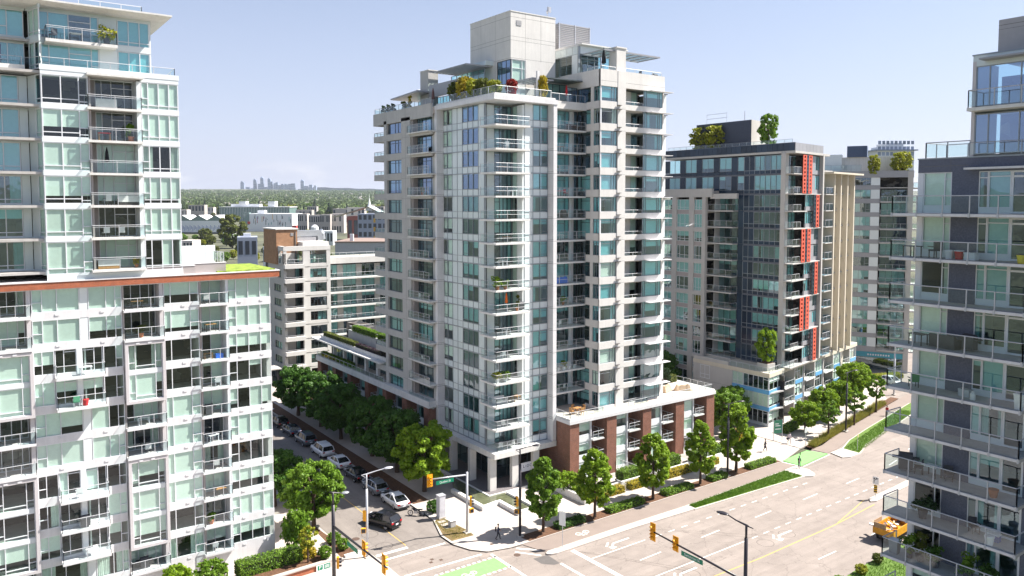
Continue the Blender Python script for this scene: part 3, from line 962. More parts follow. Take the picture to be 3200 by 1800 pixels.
        boxo('recess_wall', M_TAUPE, T, FL, 13.42, 14.4, 1.3, 1.5, z + 0.02, z + 2.57)
        o = boxo('balcony', M_WHITEC, T, FL, 8.2, 14.2, -0.55, 0.9, z + 0.03, z + 0.2)
        railing(o, FL, [(8.26, 0.1), (8.26, -0.48), (14.1, -0.48)], z + 0.2, 1.05, M_RAIL, M_GLASSR, 1.45, mid=0.6, gpar=o)
        s = boxo('balcony', M_BEIGE, T, FL, -3.4, -0.02, 0.0, 2.4, z - 0.45, z + 0.42)
        railing(s, FL, [(-3.3, 2.2), (-3.3, 0.08), (-0.1, 0.08)], z + 0.42, 0.55, M_RAIL, M_GLASSR, 1.1, gpar=s)
    zb, zt = 8.9, 47.9
    boxo('wall_pier', M_BEIGE, T, FL, 0.0, 0.84, 0.0, 3.0, zb, zt)
    boxo('wall_pier', M_BEIGE, T, FL, 5.52, 8.16, 0.0, 0.6, zb, zt)
    boxo('parapet', M_BEIGE, T, FL, -3.5, 14.0, 0.0, 0.35, zt - 0.45, 49.2)
    boxo('parapet', M_BEIGE, T, FL, -3.5, -3.1, 0.35, 8, zt - 0.45, 49.2)
    boxo('roof_slab', M_TILE, T, FL, -3.1, 14.0, 0.35, 9, zt, 48.7)
    segs = [(6.75, 6.78, 8.9, 49.1), (0.84, 0.87, 47.5, 49.1)]
    for k in range(2, 16):
        segs += [(0, 0.84, Z[k] - 0.3, Z[k] - 0.275), (5.52, 8.16, Z[k] - 0.3, Z[k] - 0.275)]
    joints(T, FL, segs)
    railing(T, FL, [(-3.3, 6.0), (-3.3, 0.2), (13.8, 0.2)], 49.2, 0.75, M_RAIL, M_GLASSR, 1.5)
    # ---------------- roof terrace railing over the white frame
    railing(T, core, [(53.4, 91.2), (53.4, 78.0), (61.9, 78.0)], 49.12, 0.95, M_RAIL, M_GLASSR, 1.7)
    railing(T, core, [(62.3, 78.7), (68.1, 78.7)], Z[15] + 0.75, 0.95, M_RAIL, M_GLASSR, 1.5)
    boxo('roof_slab', M_TILE, T, core, 57, 68.2, 80.5, 105, 48.4, 48.95)
    # ---------------- penthouse block
    PX, PY, PT = 59.84, 84.0, 60.9
    b = MB().box(PX, 67.3, PY, 93.8, 54.75, PT).box(PX, 67.3, PY + 3.2, 93.8, 48.9, 54.75).box(62.3, 67.3, PY, PY + 3.2, 48.9, 54.75)
    b.build('penthouse', M_CREAM, T, core)
    joints(T, frame(0, PY, 0), [(PX, 67.3, zz, zz + 0.03) for zz in (54.9, 57.2, 57.7, 60.2)] + [(x, x + 0.03, 54.8, PT) for x in (62.2, 64.8)])
    joints(T, frame(PX, 93.8, -90), [(0, 9.8, zz, zz + 0.03) for zz in (54.9, 57.2, 57.7, 60.2)] + [(x, x + 0.03, 49, PT) for x in (2.7, 6.2)])
    boxo('coping', M_WHITEC, T, core, PX - 0.05, 67.35, PY - 0.05, 93.85, PT, PT + 0.12)
    boxo('vent_grille', M_LOUV, T, core, 60.75, 61.55, PY - 0.05, PY, 59.2, 59.85)
    window(T, frame(PX, 93.8, -90), 6.65, 9.7, 51.6, 54.72, 0.03, (1, 1, 1), {0: [0.68], 1: [0.68], 2: [0.68]}, M_ALUD, M_GLASSN, 0.07, blind=0)
    window(T, frame(0, PY, 0), PX + 0.2, 62.25, 51.6, 54.72, 0.03, (1.5, 0.5), {0: [0.65], 1: [0.65]}, M_ALU, M_GLASS, 0.07, blind=0.9)
    boxo('wall_panel', M_SPANW, T, core, PX + 0.05, 62.3, PY + 0.05, PY + 0.2, 48.9, 51.6)
    boxo('wall_panel', M_SPAN, T, core, PX + 0.05, PX + 0.2, PY + 0.2, PY + 3.2, 48.9, 51.6)
    # antenna on the penthouse
    b = MB().tube([(66.4, 84.6, PT), (66.4, 84.6, PT + 1.6)], 0.05, 6).box(66.5, 66.95, 84.5, 84.7, PT + 0.9, PT + 1.6).tube([(66.4, 84.6, PT + 0.7), (66.1, 84.4, PT + 0.95)], 0.12, 6)
    b.build('antenna', M_GREYP, T, core)
    # louvred plant screen
    for a, (Mf, L) in enumerate(((frame(69.56, 86.0, 0), 5.75), (frame(69.56, 90.0, -90), 4.0))):
        b = MB()
        for i in range(34):
            zz = 52.6 + i * 0.25
            b.box(0.02, L, 0.0, 0.12, zz, zz + 0.14)
        b.build('louvre_blades', M_LOUV, T, Mf)
        b = MB().box(0.0, L, 0.13, 0.18, 52.4, 61.05)
        if a == 0:
            for x in (0.0, L / 2, L - 0.12):
                b.box(x, x + 0.12, -0.04, 0.13, 52.4, 61.1)
        b.build('louvre_frame', M_PANELG if a else M_GREYP, T, Mf)
    # right pavilion
    PVX = frame(68.9, 88.5, -90)
    for i in range(6):
        boxo('spandrel_panel', M_SPAN, T, PVX, i * 1.25 + 0.03, (i + 1) * 1.25 - 0.03, 0.02, 0.1, 55.95, 57.0)
    boxo('coping', M_WHITE, T, PVX, -0.2, 7.55, -0.05, 8, 57.0, 57.12)
    boxo('panel_backing', M_ALUG, T, PVX, 0, 7.5, 0.1, 0.14, 55.9, 57.0)
    window(T, PVX, 0.0, 6.1, 52.7, 55.9, 0.03, (1, 1, 1, 1, 1), None, M_ALUG, M_GLASS, 0.06, p_blind=0.2)
    boxo('wall_panel', M_SPANW, T, PVX, 6.12, 7.5, 0.02, 0.3, 52.7, 55.9)
    boxo('interior_wall', M_ROOM, T, PVX, -6, 6.8, 4, 4.2, 52.7, 57)
    PVY = frame(0, 81.0, 0)
    boxo('corner_post', M_ALUG, T, PVY, 68.88, 69.2, -0.02, 0.2, 52.7, 57.0)
    boxo('wall_panel', M_SPANW, T, PVY, 69.22, 77.4, 0.0, 0.2, 56.0, 57.0)
    window(T, PVY, 69.4, 73.0, 52.9, 55.9, 0.05, (1, 1, 1), {0: [0.82], 1: [0.82], 2: [0.82]}, M_ALUG, M_GLASSB, 0.07, p_blind=0.1)
    window(T, PVY, 73.2, 77.3, 52.9, 55.9, 0.05, (1, 1, 1), None, M_ALUG, M_GLASSB, 0.07, p_blind=0.1)
    boxo('roof_slab', M_WHITEC, T, PVY, 68.95, 77.5, -0.6, 6, 57.12, 57.3)
    boxo('chimney', M_CREAM, T, FW, 71.2, 72.85, 0.2, 1.6, 53.2, 56.2)
    boxo('chimney_cap', M_WHITEC, T, FW, 71.1, 72.95, 0.1, 1.7, 56.2, 56.36)

    def trellis(x0, x1, y0, y1, z, n):
        b = MB()
        b.box(x0, x1, y0, y0 + 0.12, z, z + 0.18).box(x0, x1, y1 - 0.12, y1, z, z + 0.18)
        for i in range(n + 1):
            x = x0 + (x1 - x0 - 0.12) * i / n
            b.box(x, x + 0.1, y0 + 0.12, y1 - 0.12, z + 0.02, z + 0.16)
        o = b.build('trellis', M_PANELG, T, core)
        for i in range(n):
            x = x0 + (x1 - x0 - 0.12) * i / n
            boxo('glass_panel', M_GLASSR, o, core, x + 0.1, x0 + (x1 - x0 - 0.12) * (i + 1) / n, y0 + 0.14, y1 - 0.14, z + 0.165, z + 0.18)
    trellis(69.3, 79.6, 76.3, 80.6, 55.75, 7)
    # lower roof pavilion with canopies beside the terrace
    boxo('wall_panel', M_CREAM, T, core, 62.6, 68.2, 82.4, 82.6, 49.0, 52.4)
    window(T, frame(0, 82.3, 0), 63.0, 68.0, 49.0, 51.8, 0.0, (1, 1, 1, 1), None, M_ALUD, M_GLASSD, 0.07, p_blind=0.2)
    boxo('canopy', M_ALUD, T, core, 61.6, 68.2, 79.3, 82.3, 51.9, 52.05)
    boxo('canopy_post', M_WHITE, T, core, 60.5, 60.85, 79.1, 79.4, 49.0, 52.6)
    trellis(59.9, 63.4, 79.4, 83.8, 51.6, 4)
    window(T, frame(0, 80.44, 0), 66.4, 68.2, 48.95, 51.2, -0.05, (1, 1), {0: [0.7], 1: [0.7]}, M_ALUD, M_GLASSN, 0.07, blind=0)
    # ---- left roof: canopy, upper pavilion, chimney, trellis
    b = MB()
    b.v += [(52.7, 104.5, 51.0), (52.7, 96.4, 51.3), (57.5, 96.4, 51.3), (57.5, 104.5, 51.0), (52.7, 104.5, 51.18), (52.7, 96.4, 51.55), (57.5, 96.4, 51.55), (57.5, 104.5, 51.18)]
    b.f += [tuple(q) for q in _BOXF]
    b.build('canopy', M_PANELG, T, core)
    window(T, frame(56.5, 103, -90), 0.0, 9.0, 48.75, 50.9, 0.0, (1, 1, 1, 1, 1), None, M_ALUD, M_GLASSB, 0.07, p_blind=0.3)
    boxo('wall_panel', M_PANELG, T, frame(54.6, 99.4, -90), 3.0, 10.2, 0.0, 0.2, 50.6, 52.3)
    boxo('wall_panel', M_TAUPE, T, frame(54.6, 99.4, -90), 1.0, 3.6, 0.2, 0.4, 48.7, 50.6)
    boxo('chimney', M_BEIGE, T, core, 55.0, 56.6, 97.3, 99.6, 48.8, 54.6)
    boxo('chimney_cap', M_WHITEC, T, core, 54.95, 56.7, 97.2, 99.7, 54.6, 54.72)
    trellis(55.6, 59.8, 88.3, 97.0, 54.2, 8)
    window(T, frame(58.6, 97, -90), 0.0, 8.6, 51.3, 54.0, 0.0, (1, 1, 1, 1, 1, 1), {i: [0.8] for i in range(6)}, M_ALUG, M_GLASSB, 0.06, p_blind=0.2)
    boxo('roof_slab', M_SPAN, T, core, 58.6, 62, 88, 98, 54.4, 55.0)
    railing(T, frame(55.2, 98, -90), [(0.4, 0), (8.2, 0)], 51.3, 1.05, M_RAIL, M_GLASSR, 1.5)
    railing(T, frame(55.2, 98, -90), [(-2.8, 0), (-2.8, 2)], 51.3, 1.05, M_RAIL, M_GLASSR, 1.5)
    # ---------------- pilotis, lobby, sign
    boxo('plaza_platform', M_PAVE, T, core, 51.7, 62.0, 77.0, 92.5, 0.0, 0.36)
    boxo('platform_edge', M_WHITEC, T, core, 51.5, 62.2, 76.8, 77.0, 0.02, 0.4)
    boxo('platform_edge', M_WHITEC, T, core, 51.5, 51.7, 77.0, 92.5, 0.02, 0.4)
    for x, y in ((52.45, 78.0), (52.45, 82.6), (52.45, 87.2), (55.6, 77.7), (58.9, 77.7)):
        boxo('piloti', M_CREAM, T, core, x, x + 0.95, y, y + 0.55, 0.36, 4.5)
    window(T, frame(0, 81.2, 0), 55.6, 62.2, 0.4, 4.45, 0.0, (1.2, 1.2, 1.2, 1.2), {0: [0.75], 1: [0.75], 2: [0.75], 3: [0.75]}, M_ALUD, M_GLASSD, 0.1, blind=0)
    window(T, frame(55.6, 92, -90), 0.0, 10.8, 0.4, 4.45, 0.0, (1, 1, 1, 1, 1, 1), None, M_ALUD, M_GLASSD, 0.1, blind=0)
    boxo('interior_wall', M_ROOM, T, core, 58, 68, 85, 92, 0, 4.4)
    b = MB().box(0, 2.15, 0, 0.06, 0, 1.15)
    SM = frame(57.3, 78.2, 0, 1.72)
    sb = tag(b.build('sign_board', M_SIGNW, T, SM), 'white sign board reading LIDO under the base slab')
    lt = MB()
    # L I D O in block strokes, then a line of small text as a row of short dashes
    y0, y1, zz, h, w = -0.012, 0.0, 0.52, 0.34, 0.05
    lt.box(0.35, 0.35 + w, y0, y1, zz, zz + h).box(0.35 + w, 0.58, y0, y1, zz, zz + w)
    lt.box(0.76, 0.76 + w, y0, y1, zz, zz + h)
    x = 0.96
    lt.box(x, x + w, y0, y1, zz, zz + h).box(x + w, x + 0.24, y0, y1, zz, zz + w).box(x + w, x + 0.24, y0, y1, zz + h - w, zz + h).box(x + 0.24, x + 0.29, y0, y1, zz + 0.05, zz + h - 0.05)
    n = 12
    for i in range(n):
        a, c = 2 * math.pi * i / n, 2 * math.pi * (i + 1) / n
        cx, cz = 1.55, zz + h / 2
        o_, i_ = 0.18, 0.125
        lt.quad((cx + o_ * math.cos(a), y0, cz + o_ * math.sin(a)), (cx + i_ * math.cos(a), y0, cz + i_ * math.sin(a)), (cx + i_ * math.cos(c), y0, cz + i_ * math.sin(c)), (cx + o_ * math.cos(c), y0, cz + o_ * math.sin(c)))
    lt.build('sign_lettering', M_LETTER, sb, SM)
    # ---------------- brick podium, right (street) side
    P = frame(0, 74.6, 0)
    piers = ((62.38, 63.9), (68.7, 70.4), (75.3, 76.9), (81.8, 83.5), (88.3, 89.96))
    pz = (0.0, 2.62, 5.24)
    for a, b_ in piers:
        boxo('brick_pier', M_BRICK, T, P, a, b_, 0.0, 2.6, -0.1, 7.86)
    boxo('brick_wall', M_BRICK, T, frame(62.38, 84, -90), 0.0, 6.8, 0.0, 0.4, -0.1, 7.86)
    for (a, b_), (c, d) in zip(piers[:-1], piers[1:]):
        boxo('recess_wall', M_BRICK, T, P, b_, c, 2.2, 2.6, -0.1, 7.86)
        for i, z in enumerate(pz):
            g0, g1 = b_ + 0.12, b_ + 2.15
            window(T, P, g0, g1, z + 0.75, z + 2.5, 0.35, (0.12, 1.9), {1: [0.85]}, M_ALU, M_GLASS, 0.07, p_blind=0.7)
            boxo('spandrel_panel', M_SPANW, T, P, g0, g1, 0.33, 0.42, z - 0.1 if i else -0.1, z + 0.73)
            boxo('mullion', M_ALU, T, P, g1, g1 + 0.14, 0.22, 2.2, z - 0.12, z + 2.5)
            window(T, P, g1 + 0.3, g1 + 1.1, z + 0.05, z + 2.45, 2.1, (1,), None, M_ALU, M_GLASSD, 0.07, blind=1.0)
            if i:
                balcony(T, P, g1 + 0.16, c - 0.5, -0.05, 2.2, z, 0.16, 1.02, M_WHITEC, 'r', mid=0.6, step=1.2)
    b = MB().prism([(62.2, 74.42), (90.1, 74.42), (90.1, 84), (62.2, 84)], 7.86, 8.3)
    b.build('podium_fascia', M_WHITE, T, core)
    b = MB().prism([(62.3, 74.52), (90.0, 74.52), (90.0, 84), (62.3, 84)], 8.3, 8.55)
    b.build('podium_parapet', M_WHITEC, T, core)
    boxo('podium_roof', M_TILE, T, core, 62.7, 89.6, 74.95, 84, 8.55, 8.57)
    railing(T, core, [(62.5, 80.0), (62.5, 74.75), (68.1, 74.75), (68.15, 75.7)], 8.55, 0.75, M_RAIL, M_GLASSR, 1.3)
    railing(T, core, [(72.7, 74.75), (76.2, 74.75), (76.3, 75.7)], 8.55, 0.75, M_RAIL, M_GLASSR, 1.3)
    railing(T, core, [(81.2, 74.75), (89.6, 74.75), (89.6, 83)], 8.55, 0.75, M_RAIL, M_GLASSR, 1.3)
    # ---------------- brick podium, left (side street) wing with stepped terraces
    Q = frame(51.6, 132.0, -90)
    lp = [(0.2, 1.75), (6.8, 8.3), (13.1, 14.4), (19.8, 21.1), (26.1, 27.35), (32.4, 33.8), (38.85, 40.2)]
    for a, b_ in lp:
        boxo('brick_pier', M_BRICK, T, Q, a, b_, 0.0, 2.4, -0.1, 7.95)
    for (a, b_), (c, d) in zip(lp[:-1], lp[1:]):
        boxo('recess_wall', M_BRICK, T, Q, b_, c, 2.2, 2.5, -0.1, 7.95)
        for i, z in enumerate(pz):
            g0, g1 = c - 2.2, c - 0.1
            window(T, Q, g0, g1, z + 0.75, z + 2.5, 0.35, (0.12, 1.9), {1: [0.85]}, M_ALUG, M_GLASSD, 0.07, p_blind=0.7)
            boxo('spandrel_panel', M_SPANW, T, Q, g0, g1, 0.33, 0.42, z - 0.1, z + 0.73)
            boxo('mullion', M_ALUG, T, Q, g0 - 0.14, g0, 0.22, 2.2, z - 0.12, z + 2.5)
            if i:
                balcony(T, Q, b_ + 0.3, g0 - 0.16, 0.2, 2.2, z, 0.16, 1.02, M_WHITEC, 'l', mid=0.6, step=1.2)
    boxo('podium_fascia', M_WHITEC, T, Q, 0.0, 40.6, -0.2, 6, 7.95, 8.85)
    boxo('terrace_deck', M_TILE, T, Q, 0.2, 26.4, 0.1, 5, 8.85, 8.87)
    railing(T, Q, [(0.2, 0.0), (26.6, 0.0)], 8.87, 0.7, M_RAIL, M_GLASSR, 1.6)
    boxo('interior_wall', M_ROOM, T, Q, 0.4, 26.6, 5.5, 8, 8.85, 14.3)
    for i in range(6):
        window(T, Q, 0.6 + i * 4.3, 4.8 + i * 4.3, 8.9, 11.4, 2.6, (1, 1, 1), None, M_ALUD, M_GLASSD, 0.07, p_blind=0.5)
        boxo('terrace_column', M_WHITE, T, Q, 4.9 + i * 4.3 - 0.6, 4.9 + i * 4.3 - 0.1, 1.2, 1.7, 8.87, 11.5)
    boxo('canopy_slab', M_WHITEC, T, Q, -2.2, 25.6, -0.2, 3, 11.5, 11.75)
    boxo('planter_wall', M_WHITEC, T, Q, -0.3, 25.8, 0.8, 1.1, 11.75, 12.35)
    boxo('terrace_deck', M_TILE, T, Q, -0.3, 26.4, 1.1, 5, 11.75, 11.8)
    boxo('upper_wall', M_BEIGE, T, Q, 6.4, 26.6, 3.2, 3.5, 11.8, 13.95)
    boxo('terrace_deck', M_TILE, T, Q, 6.4, 26.6, 3.5, 9, 13.6, 13.8)
    railing(T, Q, [(6.5, 8), (6.5, 3.4), (26.4, 3.4)], 13.95, 0.6, M_RAIL, M_GLASSR, 1.6)
    boxo('shed', M_BEIGE, T, Q, 18.0, 24.5, 7.5, 12, 13.8, 17.0)
    boxo('shed_roof', M_WHITEC, T, Q, 17.8, 24.7, 7.3, 12.2, 17.0, 17.2)
    M_AWN = plain('mint awning fabric', (0.55, 0.72, 0.69), 0.7, var=0.04)
    b = MB()
    b.quad((14.5, 6.6, 16.0), (22.5, 4.6, 15.1), (24.0, 6.0, 15.4), (16.5, 8.4, 16.4))
    b.quad((14.5, 6.6, 15.97), (16.5, 8.4, 16.37), (24.0, 6.0, 15.37), (22.5, 4.6, 15.07))
    b.build('awning', M_AWN, T, Q)
    for x, y in ((15.0, 6.9), (22.3, 5.0), (18.5, 6.0)):
        boxo('awning_post', M_WHITE, T, Q, x, x + 0.15, y, y + 0.15, 13.8, 15.3)
    return T


main_tower()
# ------------------------------------------------------------------ ground, roads, pavements, markings
def asphalt(name, col, ax):
    """worn asphalt: fine aggregate, broad blotches and long wheel-track streaks along axis ax"""
    m, t, o = _new(name)
    b = _N(t, 'ShaderNodeBsdfPrincipled', Roughness=0.88)
    b.inputs['Specular IOR Level'].default_value = 0.25
    geo = _N(t, 'ShaderNodeNewGeometry')
    val = None
    for sc, scale, lo, hi, det in (((1, 1, 1), 0.22, 0.86, 1.10, 5.0), ((0.03, 1, 1) if ax == 'x' else (1, 0.03, 1), 0.9, 0.88, 1.09, 3.0), ((1, 1, 1), 7.0, 0.92, 1.08, 6.0), ((1, 1, 1), 0.9, 0.93, 1.05, 8.0)):
        mp = _N(t, 'ShaderNodeMapping')
        mp.inputs['Scale'].default_value = sc
        t.links.new(geo.outputs['Position'], mp.inputs[0])
        nz = _N(t, 'ShaderNodeTexNoise', Scale=scale, Detail=det, Roughness=0.65)
        t.links.new(mp.outputs[0], nz.inputs['Vector'])
        mr = _N(t, 'ShaderNodeMapRange')
        mr.inputs['From Min'].default_value = 0.3
        mr.inputs['From Max'].default_value = 0.7
        mr.inputs['To Min'].default_value = lo
        mr.inputs['To Max'].default_value = hi
        t.links.new(nz.outputs['Fac'], mr.inputs['Value'])
        if val is None:
            val = mr.outputs[0]
        else:
            mm = _N(t, 'ShaderNodeMath', operation='MULTIPLY')
            t.links.new(val, mm.inputs[0])
            t.links.new(mr.outputs[0], mm.inputs[1])
            val = mm.outputs[0]
    # hairline cracks
    vo = _N(t, 'ShaderNodeTexVoronoi', feature='DISTANCE_TO_EDGE')
    vo.inputs['Scale'].default_value = 0.28
    n2 = _N(t, 'ShaderNodeTexNoise', Scale=1.5, Detail=4.0)
    t.links.new(geo.outputs['Position'], n2.inputs['Vector'])
    av = _N(t, 'ShaderNodeVectorMath', operation='ADD')
    t.links.new(geo.outputs['Position'], av.inputs[0])
    t.links.new(n2.outputs['Color'], av.inputs[1])
    t.links.new(av.outputs[0], vo.inputs['Vector'])
    cr = _N(t, 'ShaderNodeMapRange')
    cr.inputs['From Max'].default_value = 0.012
    cr.inputs['To Min'].default_value = 0.72
    cr.inputs['To Max'].default_value = 1.0
    t.links.new(vo.outputs['Distance'], cr.inputs['Value'])
    mm = _N(t, 'ShaderNodeMath', operation='MULTIPLY')
    t.links.new(val, mm.inputs[0])
    t.links.new(cr.outputs[0], mm.inputs[1])
    vs = _N(t, 'ShaderNodeVectorMath', operation='SCALE')
    vs.inputs[0].default_value = col
    t.links.new(mm.outputs[0], vs.inputs['Scale'])
    t.links.new(vs.outputs[0], b.inputs['Base Color'])
    t.links.new(b.outputs[0], o.inputs[0])
    return m


M_ASPH = asphalt('worn asphalt', (0.27, 0.232, 0.207), 'x')
M_ASPH2 = asphalt('side street asphalt', (0.215, 0.19, 0.172), 'y')
M_PATH = plain('cycle path asphalt', (0.235, 0.19, 0.165), 0.9, var=0.07, scale=0.5, bump=0.2)
M_CONC = plain('pale pavement concrete', (0.45, 0.40, 0.36), 0.85, var=0.10, scale=0.6, bump=0.15)
M_KERB = plain('kerb concrete', (0.50, 0.46, 0.41), 0.85, var=0.12, scale=1.2, bump=0.2)
M_SOIL = plain('bark mulch', (0.115, 0.058, 0.032), 0.95, var=0.45, scale=5, bump=0.8)
M_LAWN = plain('mown grass', (0.10, 0.17, 0.03), 0.95, var=0.3, scale=1.5, bump=0.9)
M_DRY = plain('worn lawn', (0.16, 0.115, 0.05), 0.95, var=0.4, scale=1.2, bump=0.8)
M_LINE = plain('white road paint', (0.74, 0.71, 0.67), 0.7, var=0.12, scale=3)
M_YEL = plain('yellow road paint', (0.55, 0.36, 0.10), 0.7, var=0.15, scale=3)
M_GREEN = plain('green cycle lane paint', (0.19, 0.52, 0.14), 0.75, var=0.08, scale=2)
M_TAR = plain('tar sealant', (0.045, 0.035, 0.03), 0.6, var=0.2)
M_PATCH = plain('asphalt repair patch', (0.115, 0.105, 0.10), 0.9, var=0.1, scale=2)
M_WATER = plain('shallow pool water', (0.11, 0.12, 0.07), 0.05, var=0.35, scale=1.4, spec=0.8)
M_CITY = plain('city ground', (0.10, 0.105, 0.065), 0.95, var=0.6, scale=0.015)
I4 = Matrix()


def struct(name, b, mat, M=None):
    return tag(b.build(name, mat, None, M), kind='structure')


def poly(name, pts, z0, z1, mat):
    return struct(name, MB().prism(pts, z0, z1), mat)


def sheet(b, pts, z):
    n = len(b.v)
    b.v += [(x, y, z) for x, y in pts]
    b.f.append(tuple(range(n, n + len(pts))))
    return b


def strip(b, pts, w, z):
    """flat ribbon of width w along a polyline"""
    for (ax, ay), (bx, by) in zip(pts[:-1], pts[1:]):
        L = math.hypot(bx - ax, by - ay)
        nx, ny = -(by - ay) / L * w / 2, (bx - ax) / L * w / 2
        n = len(b.v)
        b.v += [(ax - nx, ay - ny, z), (bx - nx, by - ny, z), (bx + nx, by + ny, z), (ax + nx, ay + ny, z)]
        b.f.append((n, n + 1, n + 2, n + 3))
    return b


# one big sheet of ground, rising into the hills behind the city
def terrain_z(d):
    pts = ((0, -0.2), (500, -0.2), (900, 2), (1400, 12), (2000, 24), (3000, 42), (5000, 90), (7000, 130), (9000, 134), (11000, 120))
    for (a, za), (b_, zb) in zip(pts[:-1], pts[1:]):
        if d <= b_:
            return za + (zb - za) * (d - a) / (b_ - a)
    return pts[-1][1]


def ground():
    b = MB()
    ds = [0, 60, 150, 300, 500, 700, 900, 1150, 1400, 1700, 2000, 2500, 3000, 4000, 5000, 6000, 7000, 9000, 11000]
    n = 96
    for i, d in enumerate(ds):
        for j in range(n):
            t = 2 * math.pi * j / n
            wob = 0.0
            if d > 600:
                wob = (math.sin(t * 5 + d * 0.001) + math.sin(t * 11 + 1.7 + d * 0.0007) * 0.6 + math.sin(t * 23 + d * 0.0005) * 0.3) * d * 0.0016
            b.v.append((40 + d * math.cos(t), 60 + d * math.sin(t), terrain_z(d) + wob))
    for i in range(1, len(ds) - 1):
        for j in range(n):
            k = (j + 1) % n
            b.f.append((i * n + j, (i + 1) * n + j, (i + 1) * n + k, i * n + k))
    b.f.append(tuple(n + j for j in range(n)))
    struct('ground', b, M_CITY)


ground()
D11 = R(11.2)
c11, s11 = math.cos(D11), math.sin(D11)


def bend(x, y):
    """streets straight up to x = 100, then turning 11 degrees to the left"""
    if x <= 100:
        return (x, y)
    return (100 + (x - 100) * c11 - (y - 55) * s11 * min(1, (x - 100) / 12), y + (x - 100) * s11 * min(1, (x - 88) / 24))


def along(y0, y1, x0, x1, n=8):
    lo = [bend(x0 + (x1 - x0) * i / n, y0) for i in range(n + 1)]
    hi = [bend(x0 + (x1 - x0) * i / n, y1) for i in range(n + 1)]
    return lo + hi[::-1]


# carriageways (z = 0) and pavements (a step of 0.13 m)
poly('road', [(-90, 38), (100, 38)] + [(150, 45), (220, 58), (300, 75), (300, 115), (165, 100)] + [(118, 66), (92, 64.6), (46, 64.2), (42, 69.6), (32, 69.6), (20, 64), (-90, 64)], -0.1, 0.0, M_ASPH)
poly('side_street', [(31.4, 69.6), (42.9, 69.6), (42.9, 150), (31.4, 150)], -0.1, -0.002, M_ASPH2)
poly('cross_street', [(-20, 138), (31.4, 138), (31.4, 150.004), (-20, 150.004)], -0.1, -0.004, M_ASPH2)
poly('pavement', [(10, 50), (33.2, 50), (33.46, 66), (33.5, 69.2), (33.3, 71.4), (32.8, 72.6), (32.05, 74.7), (31.5, 78.7), (31.5, 138), (24, 138), (24, 84), (10, 84)], -0.1, 0.13, M_CONC)
KR = [(42.8, 150), (42.8, 76.2), (42.75, 75.1), (41.95, 72.8), (41.3, 70.9), (41.3, 68.4), (42.1, 66.3), (43.3, 64.9), (45.7, 64.3), (47.3, 64.25)]
poly('pavement', [(x, y) for x, y in KR] + [(92.2, 64.35), (92.6, 79), (92.6, 100), (52, 100), (52, 150)], -0.1, 0.131, M_CONC)
kb = MB()
for (ax, ay), (bx, by) in zip(KR[:-1], KR[1:]):
    L = math.hypot(bx - ax, by - ay)
    nx, ny = -(by - ay) / L * 0.16, (bx - ax) / L * 0.16
    kb.prism([(ax, ay), (bx, by), (bx + nx, by + ny), (ax + nx, ay + ny)], 0.0, 0.137)
struct('kerb', kb, M_KERB)
kb = MB()
KL = [(33.46, 62), (33.5, 69.2), (33.3, 71.4), (32.8, 72.6), (32.05, 74.7), (31.5, 78.7), (31.5, 137)]
for (ax, ay), (bx, by) in zip(KL[:-1], KL[1:]):
    L = math.hypot(bx - ax, by - ay)
    nx, ny = -(by - ay) / L * 0.16, (bx - ax) / L * 0.16
    kb.prism([(ax, ay), (bx, by), (bx + nx, by + ny), (ax + nx, ay + ny)], 0.0, 0.136)
struct('kerb', kb, M_KERB)
# pavement of the next block and the far junction
poly('pavement', [(99.2, 66.4), (101, 66.5)] + [bend(x, 66.3) for x in (110, 120, 130, 140)] + [(150, 84), (140, 90), (103, 95), (99.0, 80)], -0.1, 0.13, M_CONC)
poly('driveway', [(92.2, 64.4), (99.2, 66.4), (99.0, 100), (92.6, 100)], -0.1, 0.06, M_CONC)
# cycle path, buffer kerb strip, grass islands
poly('cycle_path', [(48.2, 61.5), (69, 61.4), (92, 62.1), (92.2, 64.3), (47.3, 64.2)], -0.05, 0.06, M_PATH)
poly('cycle_path', [(100.5, 62.9)] + [bend(x, 62.6) for x in (104, 112, 120, 132, 150)] + [bend(x, 64.9) for x in (150, 132, 120, 112, 104)] + [(100.2, 65.2)], -0.05, 0.06, M_PATH)
poly('traffic_island', [(47.9, 60.95), (48.3, 60.6), (48.9, 60.45), (60, 60.4), (69.2, 60.05), (69.2, 61.32), (57, 61.46), (48.6, 61.42), (48.1, 61.25)], -0.05, 0.14, M_CONC)
poly('traffic_island', [(69.2, 59.95), (80, 59.5), (89.4, 59.0), (90.4, 58.4), (91.4, 58.8), (92.2, 60.2), (92.0, 61.9), (91.3, 62.2), (89.1, 62.0), (69.2, 61.36)], -0.05, 0.13, M_KERB)
poly('traffic_island', [(100.4, 60.4), (101.6, 59.9), (104.2, 59.95)] + [bend(x, 59.9) for x in (110, 118, 128, 140)] + [bend(x, 62.6) for x in (140, 128, 118, 110)] + [(104.2, 62.8), (101.0, 62.6)], -0.05, 0.13, M_KERB)
poly('median', [(88.2, 49.3), (88.9, 48.95), (96, 49.3)] + [bend(x, 49.4) for x in (104, 116, 130)] + [bend(x, 50.4) for x in (130, 116, 104)] + [(96, 50.3), (88.9, 49.95)], -0.05, 0.14, M_CONC)
poly('grass_verge_soil', [(69.5, 60.15), (89.3, 59.2), (89.0, 61.85), (69.5, 61.2)], 0.1, 0.15, M_LAWN)
poly('grass_verge_soil', [(104.2, 60.15)] + [bend(x, 60.1) for x in (110, 118, 128, 140)] + [bend(x, 62.45) for x in (140, 128, 118, 110)] + [(104.2, 62.6)], 0.1, 0.15, M_LAWN)
poly('planting_strip', [(48.3, 64.35), (92, 64.45), (91.5, 66.0), (48.0, 66.0)], 0.1, 0.145, M_SOIL)
